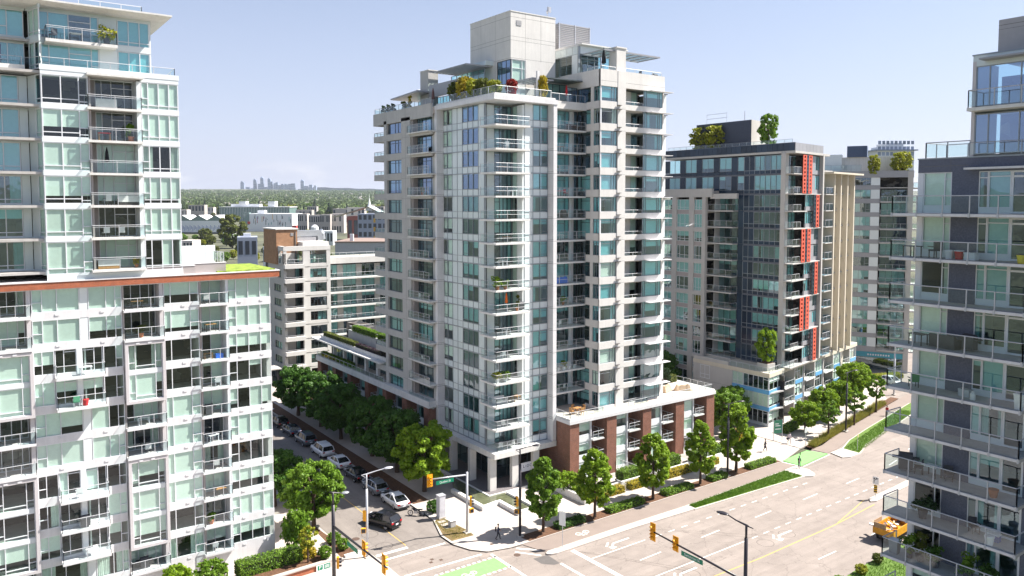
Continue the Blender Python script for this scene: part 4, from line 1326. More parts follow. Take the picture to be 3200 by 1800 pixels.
poly('planting_strip', [(100.6, 65.1)] + [bend(x, 64.95) for x in (110, 120, 132, 142)] + [bend(x, 66.3) for x in (142, 132, 120, 110)] + [(100.6, 66.4)], 0.1, 0.15, M_SOIL)
poly('worn_lawn', [(42.95, 75.0), (43.9, 74.9), (44.4, 70.5), (44.3, 69.0), (41.6, 69.15), (41.55, 70.9), (42.15, 72.8)], 0.1, 0.142, M_DRY)
poly('planting_strip', [(31.2, 80.9), (31.35, 78.7), (31.9, 74.7), (32.5, 72.6), (30.5, 72.4), (30.7, 77.6), (30.8, 81)], 0.1, 0.142, M_SOIL)
poly('planting_strip', [(43.1, 150), (43.1, 80.5), (45.2, 80.5), (45.2, 150)], 0.1, 0.142, M_SOIL)
poly('verge', [(62, 36.5), (62, 39.8), (70, 40.6), (82, 41.2), (100, 41.4), (100, 36.5)], -0.1, 0.13, M_LAWN)
poly('pavement', [(-90, 20), (-90, 38.6), (56, 38.6), (62, 39.8), (62, 20)], -0.1, 0.13, M_CONC)
poly('pavement', [(62, 20), (62, 36.5), (140, 38.5), (140, 20)], -0.1, 0.13, M_CONC)

# paint
ZM = 0.005
b = MB()
for y, x0, x1, w in ((57.65, 51.2, 58.7, 0.12), (51.25, 51.2, 67.2, 0.12)):
    strip(b, [(x0, y), (x1, y)], w, ZM)
for x in (54.85, 64.0, 73.2, 82.4, 91.7):
    strip(b, [bend(x, 54.55), bend(x + 3.1, 54.65)], 0.13, ZM)
for x in (69.7, 79.5, 60.2):
    strip(b, [(x, 44.25), (x + 3.1, 44.25)], 0.13, ZM)
for i in range(14):
    x = 60.2 + i * 2.05
    strip(b, [(x, 57.6), (x + 0.95, 57.6)], 0.12, ZM)
for i in range(16):
    x = 68.3 + i * 2.05
    strip(b, [bend(x, 51.25 + i * 0.05), bend(x + 0.95, 51.25 + i * 0.05)], 0.12, ZM)
for x in (103, 112, 121):
    strip(b, [bend(x, 54.7), bend(x + 3, 54.7)], 0.13, ZM)
struct('lane_markings', b, M_LINE)
b = MB()
strip(b, [(33.6, 69.55), (40.9, 69.4)], 0.26, ZM)
strip(b, [(34.0, 65.35), (42.6, 64.95)], 0.26, ZM)
strip(b, [(33.65, 70.85), (37.2, 70.8)], 0.42, ZM)
strip(b, [(43.42, 64.4), (43.55, 50.0)], 0.3, ZM)
strip(b, [(47.95, 58.7), (48.1, 50.0)], 0.3, ZM)
strip(b, [(50.75, 60.25), (51.0, 49.0)], 0.5, ZM)
strip(b, [(46.3, 64.0), (48.2, 62.0)], 0.28, ZM)
strip(b, [(45.7, 63.4), (47.4, 61.2)], 0.2, ZM)
for i in range(16):
    x = 33.9 + i * 0.62
    strip(b, [(x, 63.72), (x + 0.34, 63.72)], 0.26, ZM)
    strip(b, [(x, 61.0), (x + 0.34, 61.0)], 0.26, ZM)
for i in range(18):
    x = 92.9 + i * 0.43
    strip(b, [(x, 61.55 + i * 0.05), (x + 0.22, 61.56 + i * 0.05)], 0.2, 0.012)
strip(b, [(91.9, 64.9), (92.4, 62.1)], 0.22, 0.068)
struct('crossing_markings', b, M_LINE)
b = MB()
strip(b, [(40, 48.05), (58, 48.0), (64.8, 47.8), (78.4, 48.05), (88, 48.7)], 0.12, ZM)
strip(b, [(79.5, 48.2), (84, 49.2), (88.3, 50.2)], 0.10, ZM + 0.003)
strip(b, [(37.25, 71.3), (37.3, 100)], 0.10, 0.004)
struct('centre_line', b, M_YEL)
b = MB()
sheet(b, [(33.8, 61.2), (43.2, 61.2), (43.2, 63.5), (33.8, 63.5)], 0.004)
struct('green_cycle_crossing', b, M_GREEN)
b = MB()
sheet(b, [(92.7, 61.8), (100.3, 62.6), (99.2, 65.3), (92.5, 64.6)], 0.075)
sheet(b, [(92.7, 61.8), (92.5, 64.6), (99.2, 65.3), (100.3, 62.6)], 0.02)
struct('green_cycle_crossing', b, M_GREEN)


def ring(b, cx, cy, r0, r1, z, n=20):
    for i in range(n):
        a, c = 2 * math.pi * i / n, 2 * math.pi * (i + 1) / n
        sheet(b, [(cx + r1 * math.cos(a), cy + r1 * math.sin(a)), (cx + r1 * math.cos(c), cy + r1 * math.sin(c)), (cx + r0 * math.cos(c), cy + r0 * math.sin(c)), (cx + r0 * math.cos(a), cy + r0 * math.sin(a))], z)


def bicycle_mark(cx, cy, ang, s, z, name):
    b = MB()
    ring(b, -0.55, 0, 0.28, 0.38, 0, 14)
    ring(b, 0.55, 0, 0.28, 0.38, 0, 14)
    for p in (((-0.55, 0), (-0.2, 0.45)), ((-0.2, 0.45), (0.4, 0.4)), ((0.55, 0), (0.35, 0.6)), ((-0.55, 0), (0.0, 0.0)), ((0.0, 0.0), (0.4, 0.4)), ((-0.35, 0.55), (-0.05, 0.55)), ((0.2, 0.62), (0.42, 0.6))):
        strip(b, list(p), 0.09, 0.0)
    struct(name, b, M_LINE, Matrix.Translation((cx, cy, z)) @ Matrix.Rotation(ang, 4, 'Z') @ Matrix.Scale(s, 4))


bicycle_mark(39.3, 62.1, R(180), 0.9, 0.011, 'bicycle_marking')
bicycle_mark(54.3, 62.8, R(180), 0.95, 0.066, 'bicycle_marking')


def arrow(cx, cy, ang, kind):
    b = MB()
    strip(b, [(0, 0), (2.3, 0)], 0.22, 0)
    if kind == 'bent':
        strip(b, [(0, 0), (-0.5, -0.5)], 0.22, 0.001)
        sheet(b, [(-0.2, -0.85), (-1.0, -0.35), (-0.95, -1.0)], 0.002)
        strip(b, [(-0.3, 0.45), (-1.1, -0.2)], 0.22, 0.001)
    else:
        sheet(b, [(0.0, -0.42), (0.0, 0.42), (-1.0, 0.0)], 0.002)
        strip(b, [(0.9, 0.0), (0.2, 0.7)], 0.22, 0.001)
        sheet(b, [(0.45, 0.95), (-0.35, 0.95), (0.0, 0.35)], 0.002)
    struct('arrow_marking', b, M_LINE, Matrix.Translation((cx, cy, 0.007)) @ Matrix.Rotation(ang, 4, 'Z'))


arrow(55.3, 59.0, 0, 'bent')
arrow(71.2, 50.0, 0, 'bent')
arrow(56.0, 50.2, 0, 'bent')
b = MB()
for cx, cy in ((68.5, 49.7), (72.3, 49.75), (56.8, 49.6), (35.35, 76.0), (35.35, 72.5)):
    ring(b, cx, cy, 0.86, 0.90, 0.0035, 28)
for p in (((61.5, 58.9), (69.2, 50.5)), ((61.8, 58.8), (70.5, 50.4)), ((50.8, 60.0), (57.0, 50.2)), ((51.0, 59.9), (57.7, 50.2)), ((33.5, 73.0), (34.9, 75.3)), ((33.6, 72.8), (35.0, 73.3))):
    strip(b, list(p), 0.035, 0.0032)
struct('loop_detector_cuts', b, M_TAR)
b = MB()
for cx, cy, r_ in ((33.64, 75.83, 0.42), (45.47, 62.7, 0.36)):
    sheet(b, [(cx + r_ * math.cos(2 * math.pi * i / 18), cy + r_ * math.sin(2 * math.pi * i / 18)) for i in range(18)], 0.006)
for cx, cy in ((37.9, 66.9), (38.6, 66.3), (37.5, 66.4), (29.0, 75.4), (44.6, 66.1)):
    z = 0.006 if 33 < cx < 42 else 0.137
    sheet(b, [(cx - 0.18, cy - 0.18), (cx + 0.18, cy - 0.18), (cx + 0.18, cy + 0.18), (cx - 0.18, cy + 0.18)], z)
struct('manhole_covers', b, plain('cast iron cover', (0.10, 0.065, 0.05), 0.7, var=0.3, scale=8))
b = MB()
sheet(b, [(46.3, 59.7), (47.2, 58.8), (47.9, 58.75), (48.0, 60.9), (46.3, 61.1)], 0.0045)
struct('asphalt_patch', b, M_PATCH)
b = MB()
for i in range(26):      # saw-cut joints across the pavements
    x = 49 + i * 1.7
    strip(b, [(x, 66.0), (x, 68.4)], 0.02, 0.1335)
strip(b, [(44.6, 74), (48.6, 66.2)], 0.03, 0.1335)
for i in range(12):
    strip(b, [(24.5, 70 + i * 3.2), (30.4, 70 + i * 3.2)], 0.02, 0.1332)
struct('pavement_joints', b, M_JOINT)

# corner pool of the tower: walls and water
b = MB()
b.prism([(48.6, 81.0), (48.6, 73.9), (49.1, 73.9), (49.1, 81.0)], 0.1, 0.62)
b.prism([(48.6, 73.9), (51.2, 74.3), (51.2, 74.75), (49.1, 74.4)], 0.1, 0.60)
b.prism([(51.2, 70.4), (51.7, 70.4), (51.7, 74.75), (51.2, 74.75)], 0.1, 0.58)
b.prism([(51.7, 70.4), (54.2, 70.4), (54.2, 70.85), (51.7, 70.85)], 0.1, 0.56)
b.prism([(53.75, 70.85), (54.2, 70.85), (54.2, 76.4), (53.75, 76.4)], 0.1, 0.54)
tag(b.build('pool_wall', M_WHITEC), 'low pale concrete wall zigzagging round the corner pool', 'wall')
b = MB()
sheet(b, [(49.1, 74.4), (51.7, 74.75), (51.7, 70.85), (53.75, 70.85), (53.75, 76.9), (51.6, 76.95), (51.6, 86), (49.1, 81)], 0.30)
struct('pool_water', b, M_WATER)
# ------------------------------------------------------------------ slate building at the right edge (its -X side faces the road junction)
def right_building():
    T = thing('slate_apartment_building', 'slate blue apartment building with long glass balconies at the right edge', 'building', (56, 20, 0))
    F = frame(51.2, 26.0, -90)
    L = 13.0
    ZB = [35.3 - 2.82 * k for k in range(13)]           # slab tops
    boxo('interior_wall', M_ROOM, T, F, 0.3, L, 4.2, 12, 0, 38.6)
    boxo('party_wall', M_SLATE, T, F, 0.0, 0.3, 0.3, 12, 0, 38.8)
    for k, z in enumerate(ZB):
        if z < 0.3:
            break
        boxo('floor_slab', M_SLAB, T, F, 0.0, L, 0.25, 4.2, z - 0.22, z)
        boxo('frame_strip', M_ALU, T, F, -0.02, 0.33, -0.02, 0.25, z, z + 2.6)
        boxo('spandrel_panel', M_SPANW, T, F, 0.34, 2.1, 0.02, 0.2, z, z + 0.45)
        window(T, F, 0.34, 2.1, z + 0.45, z + 2.6, 0.0, (1.3, 0.42), {1: [0.8]}, M_ALU, M_GLASS, 0.06, blind=(1.0 if k in (0, 1, 4, 5, 6) else 'r'))
        boxo('wall_panel', M_SLATE, T, F, 2.11, 3.68, -0.03, 0.3, z - 0.22, z + 2.6)
        window(T, F, 3.69, 4.24, z + 0.35, z + 2.6, 0.0, (1,), {0: [0.82]}, M_ALU, M_GLASSD, 0.06)
        window(T, F, 4.25, 5.5, z + 0.35, z + 2.6, 0.0, (1,), {0: [0.85]}, M_ALU, M_GLASSD, 0.06, p_blind=0.6)
        boxo('spandrel_panel', M_SPANW, T, F, 3.69, 5.5, 0.02, 0.2, z, z + 0.35)
        d = window(T, F, 5.51, 6.75, z + 0.02, z + 2.6, 0.0, (1,), {0: [0.86]}, M_ALU, M_GLASSD, 0.12, blind=0)
        boxo('wall_panel', M_SLATE, T, F, 6.76, L, -0.03, 0.3, z - 0.22, z + 2.6)
        for xd in (2.9, 6.9):
            boxo('partition', M_WHITE, T, F, xd, xd + 0.1, 0.3, 4.2, z, z + 2.6)
        o = boxo('balcony', M_SLAB, T, F, -0.7, 7.25, -1.95, -0.05, z - 0.2, z)
        boxo('slab_edge', M_WHITE, o, F, -0.72, 7.27, -1.99, -1.95, z - 0.17, z - 0.01)
        for i in range(6):
            x = -0.66 + 7.86 * i / 5
            boxo('rail_bracket', M_RAIL, o, F, x - 0.05, x + 0.05, -2.03, -1.99, z - 0.22, z + 0.05)
        railing(o, F, [(-0.66, -0.15), (-0.66, -1.92), (7.2, -1.92), (7.2, -0.15)], z, 1.1, M_RAIL, M_GLASSR, 1.5, r=0.03, gpar=o)
    # parapet storey
    boxo('parapet', M_SLATE, T, F, -0.02, L, -0.04, 0.3, 37.9, 38.75)
    boxo('coping', M_ALUG, T, F, -0.06, L, -0.08, 0.35, 38.75, 38.83)
    boxo('roof_slab', M_TILE, T, F, 0, L, 0.3, 12, 38.4, 38.6)
    boxo('canopy', M_WHITE, T, F, 3.1, L, -0.75, -0.04, 38.0, 38.12)
    joints(T, frame(51.16, 26.0, -90), [(0, 3.1, 38.28, 38.31), (2.0, 2.02, 37.9, 38.74)])
    railing(T, F, [(3.0, 3.0), (0.3, 3.0), (0.3, 0.25), (3.0, 0.25)], 38.83, 1.0, M_ALUG, M_GLASSR, 1.25, r=0.03)
    # penthouse
    P = frame(51.25, 22.9, -90)
    boxo('corner_post', M_MAUVE, T, P, 0, 0.2, -0.03, 3, 38.83, 44.6)
    boxo('interior_wall', M_ROOM, T, P, 0.2, 10, 3.5, 3.7, 38.8, 44)
    for i, z in enumerate((38.85, 41.75)):
        window(T, P, 0.2, 6.4, z + 0.1, z + 2.55, 0.0, (0.75, 1.65, 1.6, 2.0), None, M_ALUG, M_GLASSN, 0.06, blind=0)
        boxo('floor_slab', M_SLAB, T, P, 0.2, 10, 0.15, 3.5, z - 0.15, z + 0.08)
    balcony(T, P, 0.15, 9, -1.0, 0.0, 41.72, 0.2, 1.05, M_WHITEC, 'l', step=1.5)
    railing(T, P, [(0.2, -0.6), (6, -0.6)], 38.83, 0.8, M_ALUG, M_GLASSR, 1.5)
    boxo('parapet', M_SPAN, T, P, 0, 9, -0.02, 0.2, 44.3, 44.95)
    boxo('coping', M_ALUG, T, P, -0.05, 9, -0.06, 0.25, 44.95, 45.03)
    boxo('canopy', M_PANELG, T, P, 0.7, 9, -0.9, 0.0, 44.55, 44.65)
    boxo('plant_room', plain('grey render', (0.40, 0.39, 0.41), 0.8, var=0.05), T, P, 0.95, 9, 1.0, 6, 44.6, 47.1)
    joints(T, frame(52.25, 22.9, -90), [(0.95, 9, 46.75, 46.78), (0.95, 9, 46.5, 46.52)])


right_building()

# ------------------------------------------------------------------ dark glass building with red screens
M_RED = plain('coral red perforated screen', (0.60, 0.10, 0.055), 0.55, var=0.06)
M_SKYB = plain('sky blue panel', (0.14, 0.38, 0.66), 0.4, var=0.05)
M_SAND = plain('sand coloured concrete', (0.60, 0.54, 0.44), 0.8, var=0.05, scale=0.6, stain=0.08)
M_STON = plain('pale stone concrete', (0.47, 0.45, 0.43), 0.8, var=0.05, scale=0.6, stain=0.08)
M_SLED = plain('dark slab edge metal', (0.10, 0.11, 0.135), 0.5, var=0.05)
M_GLASSBL = glass('deep blue railing glass', (0.30, 0.55, 0.70), 1.6, wave=0.004)


def dark_building():
    T = thing('dark_glass_building', 'dark glass apartment building with coral red perforated screens and beige fins', 'building', (122, 88, 0))
    C = I4
    ZD = [8.93 + 2.85 * k for k in range(11)] + [40.7, 43.95]
    A = frame(110, 104, -90)
    B = frame(110, 75.7, 11.2)
    boxo('interior_wall', M_ROOM, T, A, 0, 24, 4.5, 10.5, 9, 44)
    for k in range(12):
        z, z2 = ZD[k], ZD[k + 1]
        hh = z2 - z
        b = MB().prism([(110.2, 77.9), (125, 80.4), (125, 104), (110.2, 104)], z - 0.2, z)
        b.build('floor_slab', M_SLAB, T, C)
        for xd in (6, 12, 18.4, 22):
            boxo('partition', M_WHITE, T, A, xd - 0.05, xd + 0.05, 0.3, 4.5, z, z2 - 0.2)
        xs0 = 18.45
        mod = (25.85 - xs0) / 7
        boxo('slab_edge', M_SLED, T, A, xs0, 25.9, -0.02, 0.2, z - 0.22, z + 0.02)
        for i in range(7):
            boxo('spandrel_panel', M_SPAND, T, A, xs0 + i * mod + 0.03, xs0 + (i + 1) * mod - 0.03, 0.02, 0.1, z + 0.04, z + 0.62)
        for i in (0, 1):
            boxo('wall_panel', M_SPAND, T, A, xs0 + i * mod + 0.03, xs0 + (i + 1) * mod - 0.03, 0.02, 0.1, z + 0.66, z2 - 0.24)
        window(T, A, xs0 + 2 * mod, 25.85, z + 0.64, z2 - 0.22, 0.02, (1, 1, 1, 1, 1), {0: [0.2], 3: [0.2]}, M_ALUG, M_GLASSD, 0.05, p_blind=0.55)
        g = MB()
        for i in range(8):
            g.box(xs0 + i * mod - 0.03, xs0 + i * mod + 0.03, -0.01, 0.14, z, z2 - 0.2)
        g.box(xs0, 25.9, 0.0, 0.12, z + 0.6, z + 0.66)
        g.build('mullion_grid', M_ALUG, T, A)
        if k < 10:
            # recessed balconies next to the pale block
            window(T, A, 11.9, 17.3, z, z2 - 0.25, 1.6, (1, 1, 1, 1), None, M_ALUD, M_GLASSD, 0.06, p_blind=0.6)
            boxo('wall_panel', M_SPAND, T, A, 17.32, 18.4, 0.02, 1.7, z, z2 - 0.02)
            balcony(T, A, 11.8, 17.3, -1.4, 1.6, z, 0.2, 1.05, M_STON, 'r', step=1.4)
        else:
            for i in range(14):
                x0, x1 = i * 1.31 + 0.03, (i + 1) * 1.31 - 0.03
                boxo('spandrel_panel', M_SPAND, T, A, x0, x1, 0.02, 0.1, z + 0.04, z + 0.62)
                if i % 3 == 0:
                    boxo('wall_panel', M_SPAND, T, A, x0, x1, 0.02, 0.1, z + 0.66, z2 - 0.24)
                elif i % 3 == 1:
                    window(T, A, x0, x0 + 2.6, z + 0.64, z2 - 0.22, 0.02, (1, 1), None, M_ALUG, M_GLASSD, 0.05, p_blind=0.7)
            boxo('slab_edge', M_SLED, T, A, 0, 18.4, -0.02, 0.2, z - 0.22, z + 0.02)
    # roof band
    for i in range(27):
        boxo('parapet_panel', M_SPAND, T, A, i * 1.045 + 0.02, (i + 1) * 1.045 - 0.02, -0.06, 0.05, 44.35, 45.6)
    boxo('parapet_backing', M_ALUG, T, A, 0, 28.25, 0.05, 0.2, 44.2, 45.66)
    b = MB().prism([(109.95, 75.6), (124, 78.4), (124, 104), (109.95, 104)], 43.95, 44.3)
    b.build('roof_slab', M_STON, T, C)
    for i in range(8):
        boxo('parapet_panel', M_PANELG, T, B, 0.02 + i * 1.42, (i + 1) * 1.42 - 0.02, -0.05, 0.06, 44.35, 45.6)
    boxo('parapet_panel', M_SPAN, T, B, 11.6, 17.5, 2.5, 2.7, 43.6, 45.4)
    railing(T, A, [(0.5, 0.4), (27.5, 0.4)], 45.66, 0.55, M_ALUG, M_GLASSR, 1.5)
    window(T, B, 11.8, 17.4, 41.0, 43.4, 2.6, (1, 1, 1, 1, 1), None, M_ALUD, M_GLASSD, 0.07, blind=1.0)
    # corner column and right column
    boxo('corner_column', M_STON, T, A, 25.9, 26.75, -0.25, 0.6, 8.93, 44.0)
    boxo('corner_column', M_STON, T, B, 11.35, 11.9, -0.1, 2.6, 8.93, 44.2)
    # -Y front: balconies, screens, grey bay
    for k in range(12):
        z, z2 = ZD[k], ZD[k + 1]
        window(T, B, 0.6, 5.6, z, z2 - 0.22, 2.2, (1, 1, 1, 1), {0: [0.75], 1: [0.75], 2: [0.75], 3: [0.75]}, M_ALUD, M_GLASSD, 0.07, p_blind=0.6)
        pair = (11 - k) // 2
        wide = (k % 2 == 0)
        boxo('floor_slab', M_STON, T, B, 0.1, 11.3, 0.05, 2.2, z - 0.16, z) if (k % 2 == 0) else boxo('floor_slab', M_STON, T, B, 0.1, 5.7, 0.15, 2.2, z - 0.16, z)
        railing(T, B, [(0.2, 2.1), (0.2, 0.22), (3.2, 0.22)], z, 1.05, M_RAIL, M_GLASSR, 1.5)
        if pair % 2 == 0:
            boxo('wall_panel', M_PANELG, T, B, 7.5, 9.4, 0.5, 0.8, z, z2 - 0.16)
            window(T, B, 9.42, 11.3, z + 0.7, z2 - 0.2, 0.5, (1, 1), {1: [0.3]}, M_ALUG, M_GLASSB, 0.05, p_blind=0.7)
            boxo('spandrel_panel', M_PANELG, T, B, 9.42, 11.3, 0.5, 0.7, z, z + 0.68)
        else:
            window(T, B, 5.7, 9.0, z + 0.7, z2 - 0.2, 0.5, (1, 1, 1, 1), {2: [0.3]}, M_ALUG, M_GLASSB, 0.05, p_blind=0.7)
            boxo('spandrel_panel', M_PANELG, T, B, 5.7, 9.0, 0.45, 0.7, z, z + 0.68)
            boxo('wall_panel', M_SPAND, T, B, 9.02, 11.3, 0.6, 0.8, z, z2 - 0.16)
    # perforated red screens, alternating place every two storeys
    def screen(x, z0, z1, w, mat):
        n = max(3, int((z1 - z0) / 0.62))
        b = MB()
        b.box(x, x + w * 0.3, 0, 0.1, z0, z1).box(x + w * 0.7, x + w, 0, 0.1, z0, z1)
        h = (z1 - z0) / n
        for i in range(n + 1):
            zz = z0 + i * h
            b.box(x + w * 0.3, x + w * 0.7, 0, 0.1, max(z0, zz - h * 0.22), min(z1, zz + h * 0.22))
        b.build('red_screen', mat, T, B)
    for p in range(6):
        z0, z1 = ZD[p * 2] + 0.02, ZD[p * 2 + 2] - 0.18
        if (5 - p) % 2 == 0:
            screen(3.3, z0, z1, 1.4, M_RED)
            screen(5.6, z0, z1, 1.4, M_RED)
            screen(4.8, z0, z1, 0.7, M_SPAND)
        else:
            screen(9.0, z0, z1, 1.25, M_RED)
            screen(8.05, z0, z1, 0.8, M_SPAND)
    # blue glass box balconies and tall beige fins further along the street
    boxo('interior_wall', M_STON, T, B, 11.9, 29, 5.0, 9, 0, 42)
    for k in range(0, 12):
        z = ZD[k]
        if k < 11:
            window(T, B, 12.4, 17.4, z, ZD[k + 1] - 0.3, 3.2, (1, 1, 1), None, M_ALUD, M_GLASSD, 0.07, p_blind=0.4)
            o = boxo('balcony', M_STON, T, B, 14.0, 17.3, 0.3, 3.2, z - 0.16, z)
            railing(o, B, [(14.05, 3.0), (14.05, 0.36), (17.2, 0.36), (17.2, 1.6)], z, 1.15, M_RAIL, M_GLASSBL, 1.5, r=0.03, gpar=o)
        if k < 11:
            for x in (19.0, 22.0, 25.2):
                boxo('fin_shelf', M_STON, T, B, x, x + 1.6, 0.9, 1.25, z - 0.1, z + 0.15)
                window(T, B, x + 0.2, x + 2.4, z + 0.2, z + 2.5, 3.3, (1, 1), None, M_ALUG, M_GLASSD, 0.06, p_blind=0.4)
    boxo('pier', M_SAND, T, B, 15.4, 15.75, 2.2, 2.6, 8.9, 41)
    for x in (17.4, 20.4, 23.6, 26.9):
        boxo('fin', M_SAND, T, B, x, x + 0.42, 0.2, 3.4, 8.9 if x > 18 else 10, 41.0)
    boxo('fin_canopy', M_SAND, T, B, 14.6, 29.2, -0.7, 3.5, 41.0, 41.3)
    # podium with stepped terrace
    P = frame(104.34, 75.59, 11.2)
    Q = frame(104.34, 91.3, -90)
    b = MB().prism([(104.3, 75.55), (142, 83.0), (141, 86.5), (112, 91.3), (104.3, 91.3)], 8.1, 8.75)
    b.build('podium_slab', M_SAND, T, C)
    boxo('terrace_parapet', M_STON, T, Q, 0.0, 7.6, 0.0, 0.3, 8.75, 9.35)
    railing(T, Q, [(7.8, 0.2), (15.6, 0.2)], 8.75, 0.85, M_RAIL, M_GLASSR, 1.4)
    railing(T, P, [(0.2, 0.2), (11.0, 0.2)], 8.75, 0.85, M_RAIL, M_GLASSR, 1.4)
    boxo('podium_wall', M_STON, T, Q, 0.0, 8.4, 0.0, 0.4, -0.1, 8.1)
    joints(T, Q, [(0, 8.4, 5.3, 5.33), (0, 8.4, 2.6, 2.63)])
    window(T, Q, 1.6, 3.7, 5.7, 8.0, -0.03, (1, 1), {0: [0.3], 1: [0.3]}, M_ALU, M_GLASS, 0.07)
    for i, z in enumerate((0.0, 2.75, 5.45)):
        boxo('interior_wall', M_ROOM, T, Q, 8.6, 15.6, 4, 4.2, z, z + 2.5)
        boxo('floor_slab', M_SLAB, T, Q, 8.4, 15.6, 0.3, 4, z - 0.1, z + 0.1)
        window(T, Q, 8.45, 10.6, z + 0.55, z + 2.6, 0.05, (1, 1), {0: [0.3], 1: [0.3]}, M_ALU, M_GLASS, 0.06, p_blind=0.6)
        window(T, Q, 10.65, 15.5, z + 0.55, z + 2.6, 0.05, (1, 1, 1, 1, 1), {4: [0.8]}, M_ALU, M_GLASS if i < 2 else M_GLASSD, 0.06, p_blind=0.5)
        boxo('spandrel_panel', M_SKYB if i else M_SPANW, T, Q, 8.45, 15.5, 0.03, 0.25, z - 0.12, z + 0.53)
        window(T, P, 0.15, 4.9, z + 0.55, z + 2.6, 0.05, (1, 1, 1), {0: [0.7], 1: [0.7], 2: [0.7]}, M_ALU, M_GLASS, 0.06, p_blind=0.6)
        boxo('spandrel_panel', M_SKYB if i else M_SPANW, T, P, 0.15, 4.9, 0.03, 0.25, z - 0.12, z + 0.53)
        for j, x in enumerate((5.0, 13.4, 21.8, 30.0)):
            boxo('pier', M_STON, T, P, x, x + 0.35, 0.0, 3.0, z - 0.1, z + 2.65)
            window(T, P, x + 0.5, x + 3.2, z, z + 2.6, 2.8, (1, 1), None, M_ALUD, M_GLASSD, 0.06, p_blind=0.4)
            if i:
                balcony(T, P, x + 0.4, x + 4.4, -0.3, 2.8, z, 0.18, 1.05, M_WHITEC, 'r', step=1.3)
            boxo('pier', M_STON, T, P, x + 4.5, x + 4.85, 0.0, 3.0, z - 0.1, z + 2.65)
            window(T, P, x + 4.95, x + 8.2, z + 0.55, z + 2.6, 0.1, (1, 1, 1), {0: [0.7], 1: [0.7]}, M_ALU, M_GLASS, 0.06, p_blind=0.6)
            boxo('spandrel_panel', M_SKYB if i else M_SPANW, T, P, x + 4.95, x + 8.2, 0.08, 0.25, z - 0.12, z + 0.53)
    boxo('back_wall', M_STON, T, P, 5, 38, 3.0, 3.2, -0.1, 8.1)
    boxo('pier', M_SAND, T, P, 36.3, 37.1, 0.2, 2.4, 0, 8.1)
    boxo('pier', M_SAND, T, P, 31.0, 31.8, 0.2, 2.4, 0, 8.1)
    # pale gridded block, with two-storey frames
    G = frame(108, 104, -90)
    boxo('interior_wall', M_ROOM, T, G, 0, 11.6, 3.8, 4, 0, 38)
    zs = [-0.2 + 2.85 * k for k in range(14)]
    for x0, x1 in ((0.0, 0.9), (3.9, 5.0), (8.0, 9.1), (11.0, 11.8)):
        boxo('wall_pier', M_STON, T, G, x0, x1, 0.0, 0.6, 0, 38.4)
    for k in range(13):
        z = zs[k]
        boxo('floor_slab', M_SLAB, T, G, 0.1, 11.7, 0.6, 3.8, z + 0.1, z + 0.3)
        for x0, x1 in ((0.9, 3.9), (5.0, 8.0), (9.1, 11.0)):
            if k % 2 == 1:
                boxo('spandrel_band', M_STON, T, G, x0, x1, 0.02, 0.5, z - 0.35, z + 0.35)
            else:
                boxo('spandrel_panel', M_TAUPE, T, G, x0, x1, 0.25, 0.45, z - 0.1, z + 0.62)
            window(T, G, x0, x1, z + (0.36 if k % 2 else 0.63), z + 2.85 - (0.12 if k % 2 else 0.36), 0.22, (0.6, 1, 1), {0: [0.3], 1: [0.25], 2: [0.25]}, M_ALU, M_GLASSD, 0.06, p_blind=0.65)
    boxo('parapet', M_STON, T, G, 0, 13.2, -0.05, 0.5, 36.9, 38.4)
    boxo('parapet', M_STON, T, G, 12.6, 18.3, 0.3, 0.8, 36.6, 37.5)
    boxo('roof_slab', M_TILE, T, G, 0, 13.1, 0.5, 2.0, 37.6, 38.0)
    # plant room and antennas
    b = MB().prism([(112, 85.9), (119, 87.3), (119, 98), (112, 98)], 45.4, 50.2)
    b.build('plant_room', plain('navy metal cladding', (0.045, 0.055, 0.085), 0.5, var=0.1), T, C)
    boxo('plant_room_end', M_STON, T, frame(112.05, 85.85, 11.2), 0, 7, -0.05, 0.0, 45.4, 50.2)
    b = MB().tube([(112.5, 96, 50.2), (112.5, 96, 52)], 0.03, 5).tube([(112.5, 91.5, 50.2), (112.5, 91.5, 52)], 0.03, 5).tube([(112.5, 96, 51.9), (112.5, 91.5, 51.9)], 0.03, 5).tube([(112.5, 96, 51.1), (112.5, 91.5, 51.1)], 0.03, 5).tube([(113, 88, 50.2), (113, 88, 51.9)], 0.06, 5)
    b.build('roof_mast', M_GREYP, T, C)


dark_building()


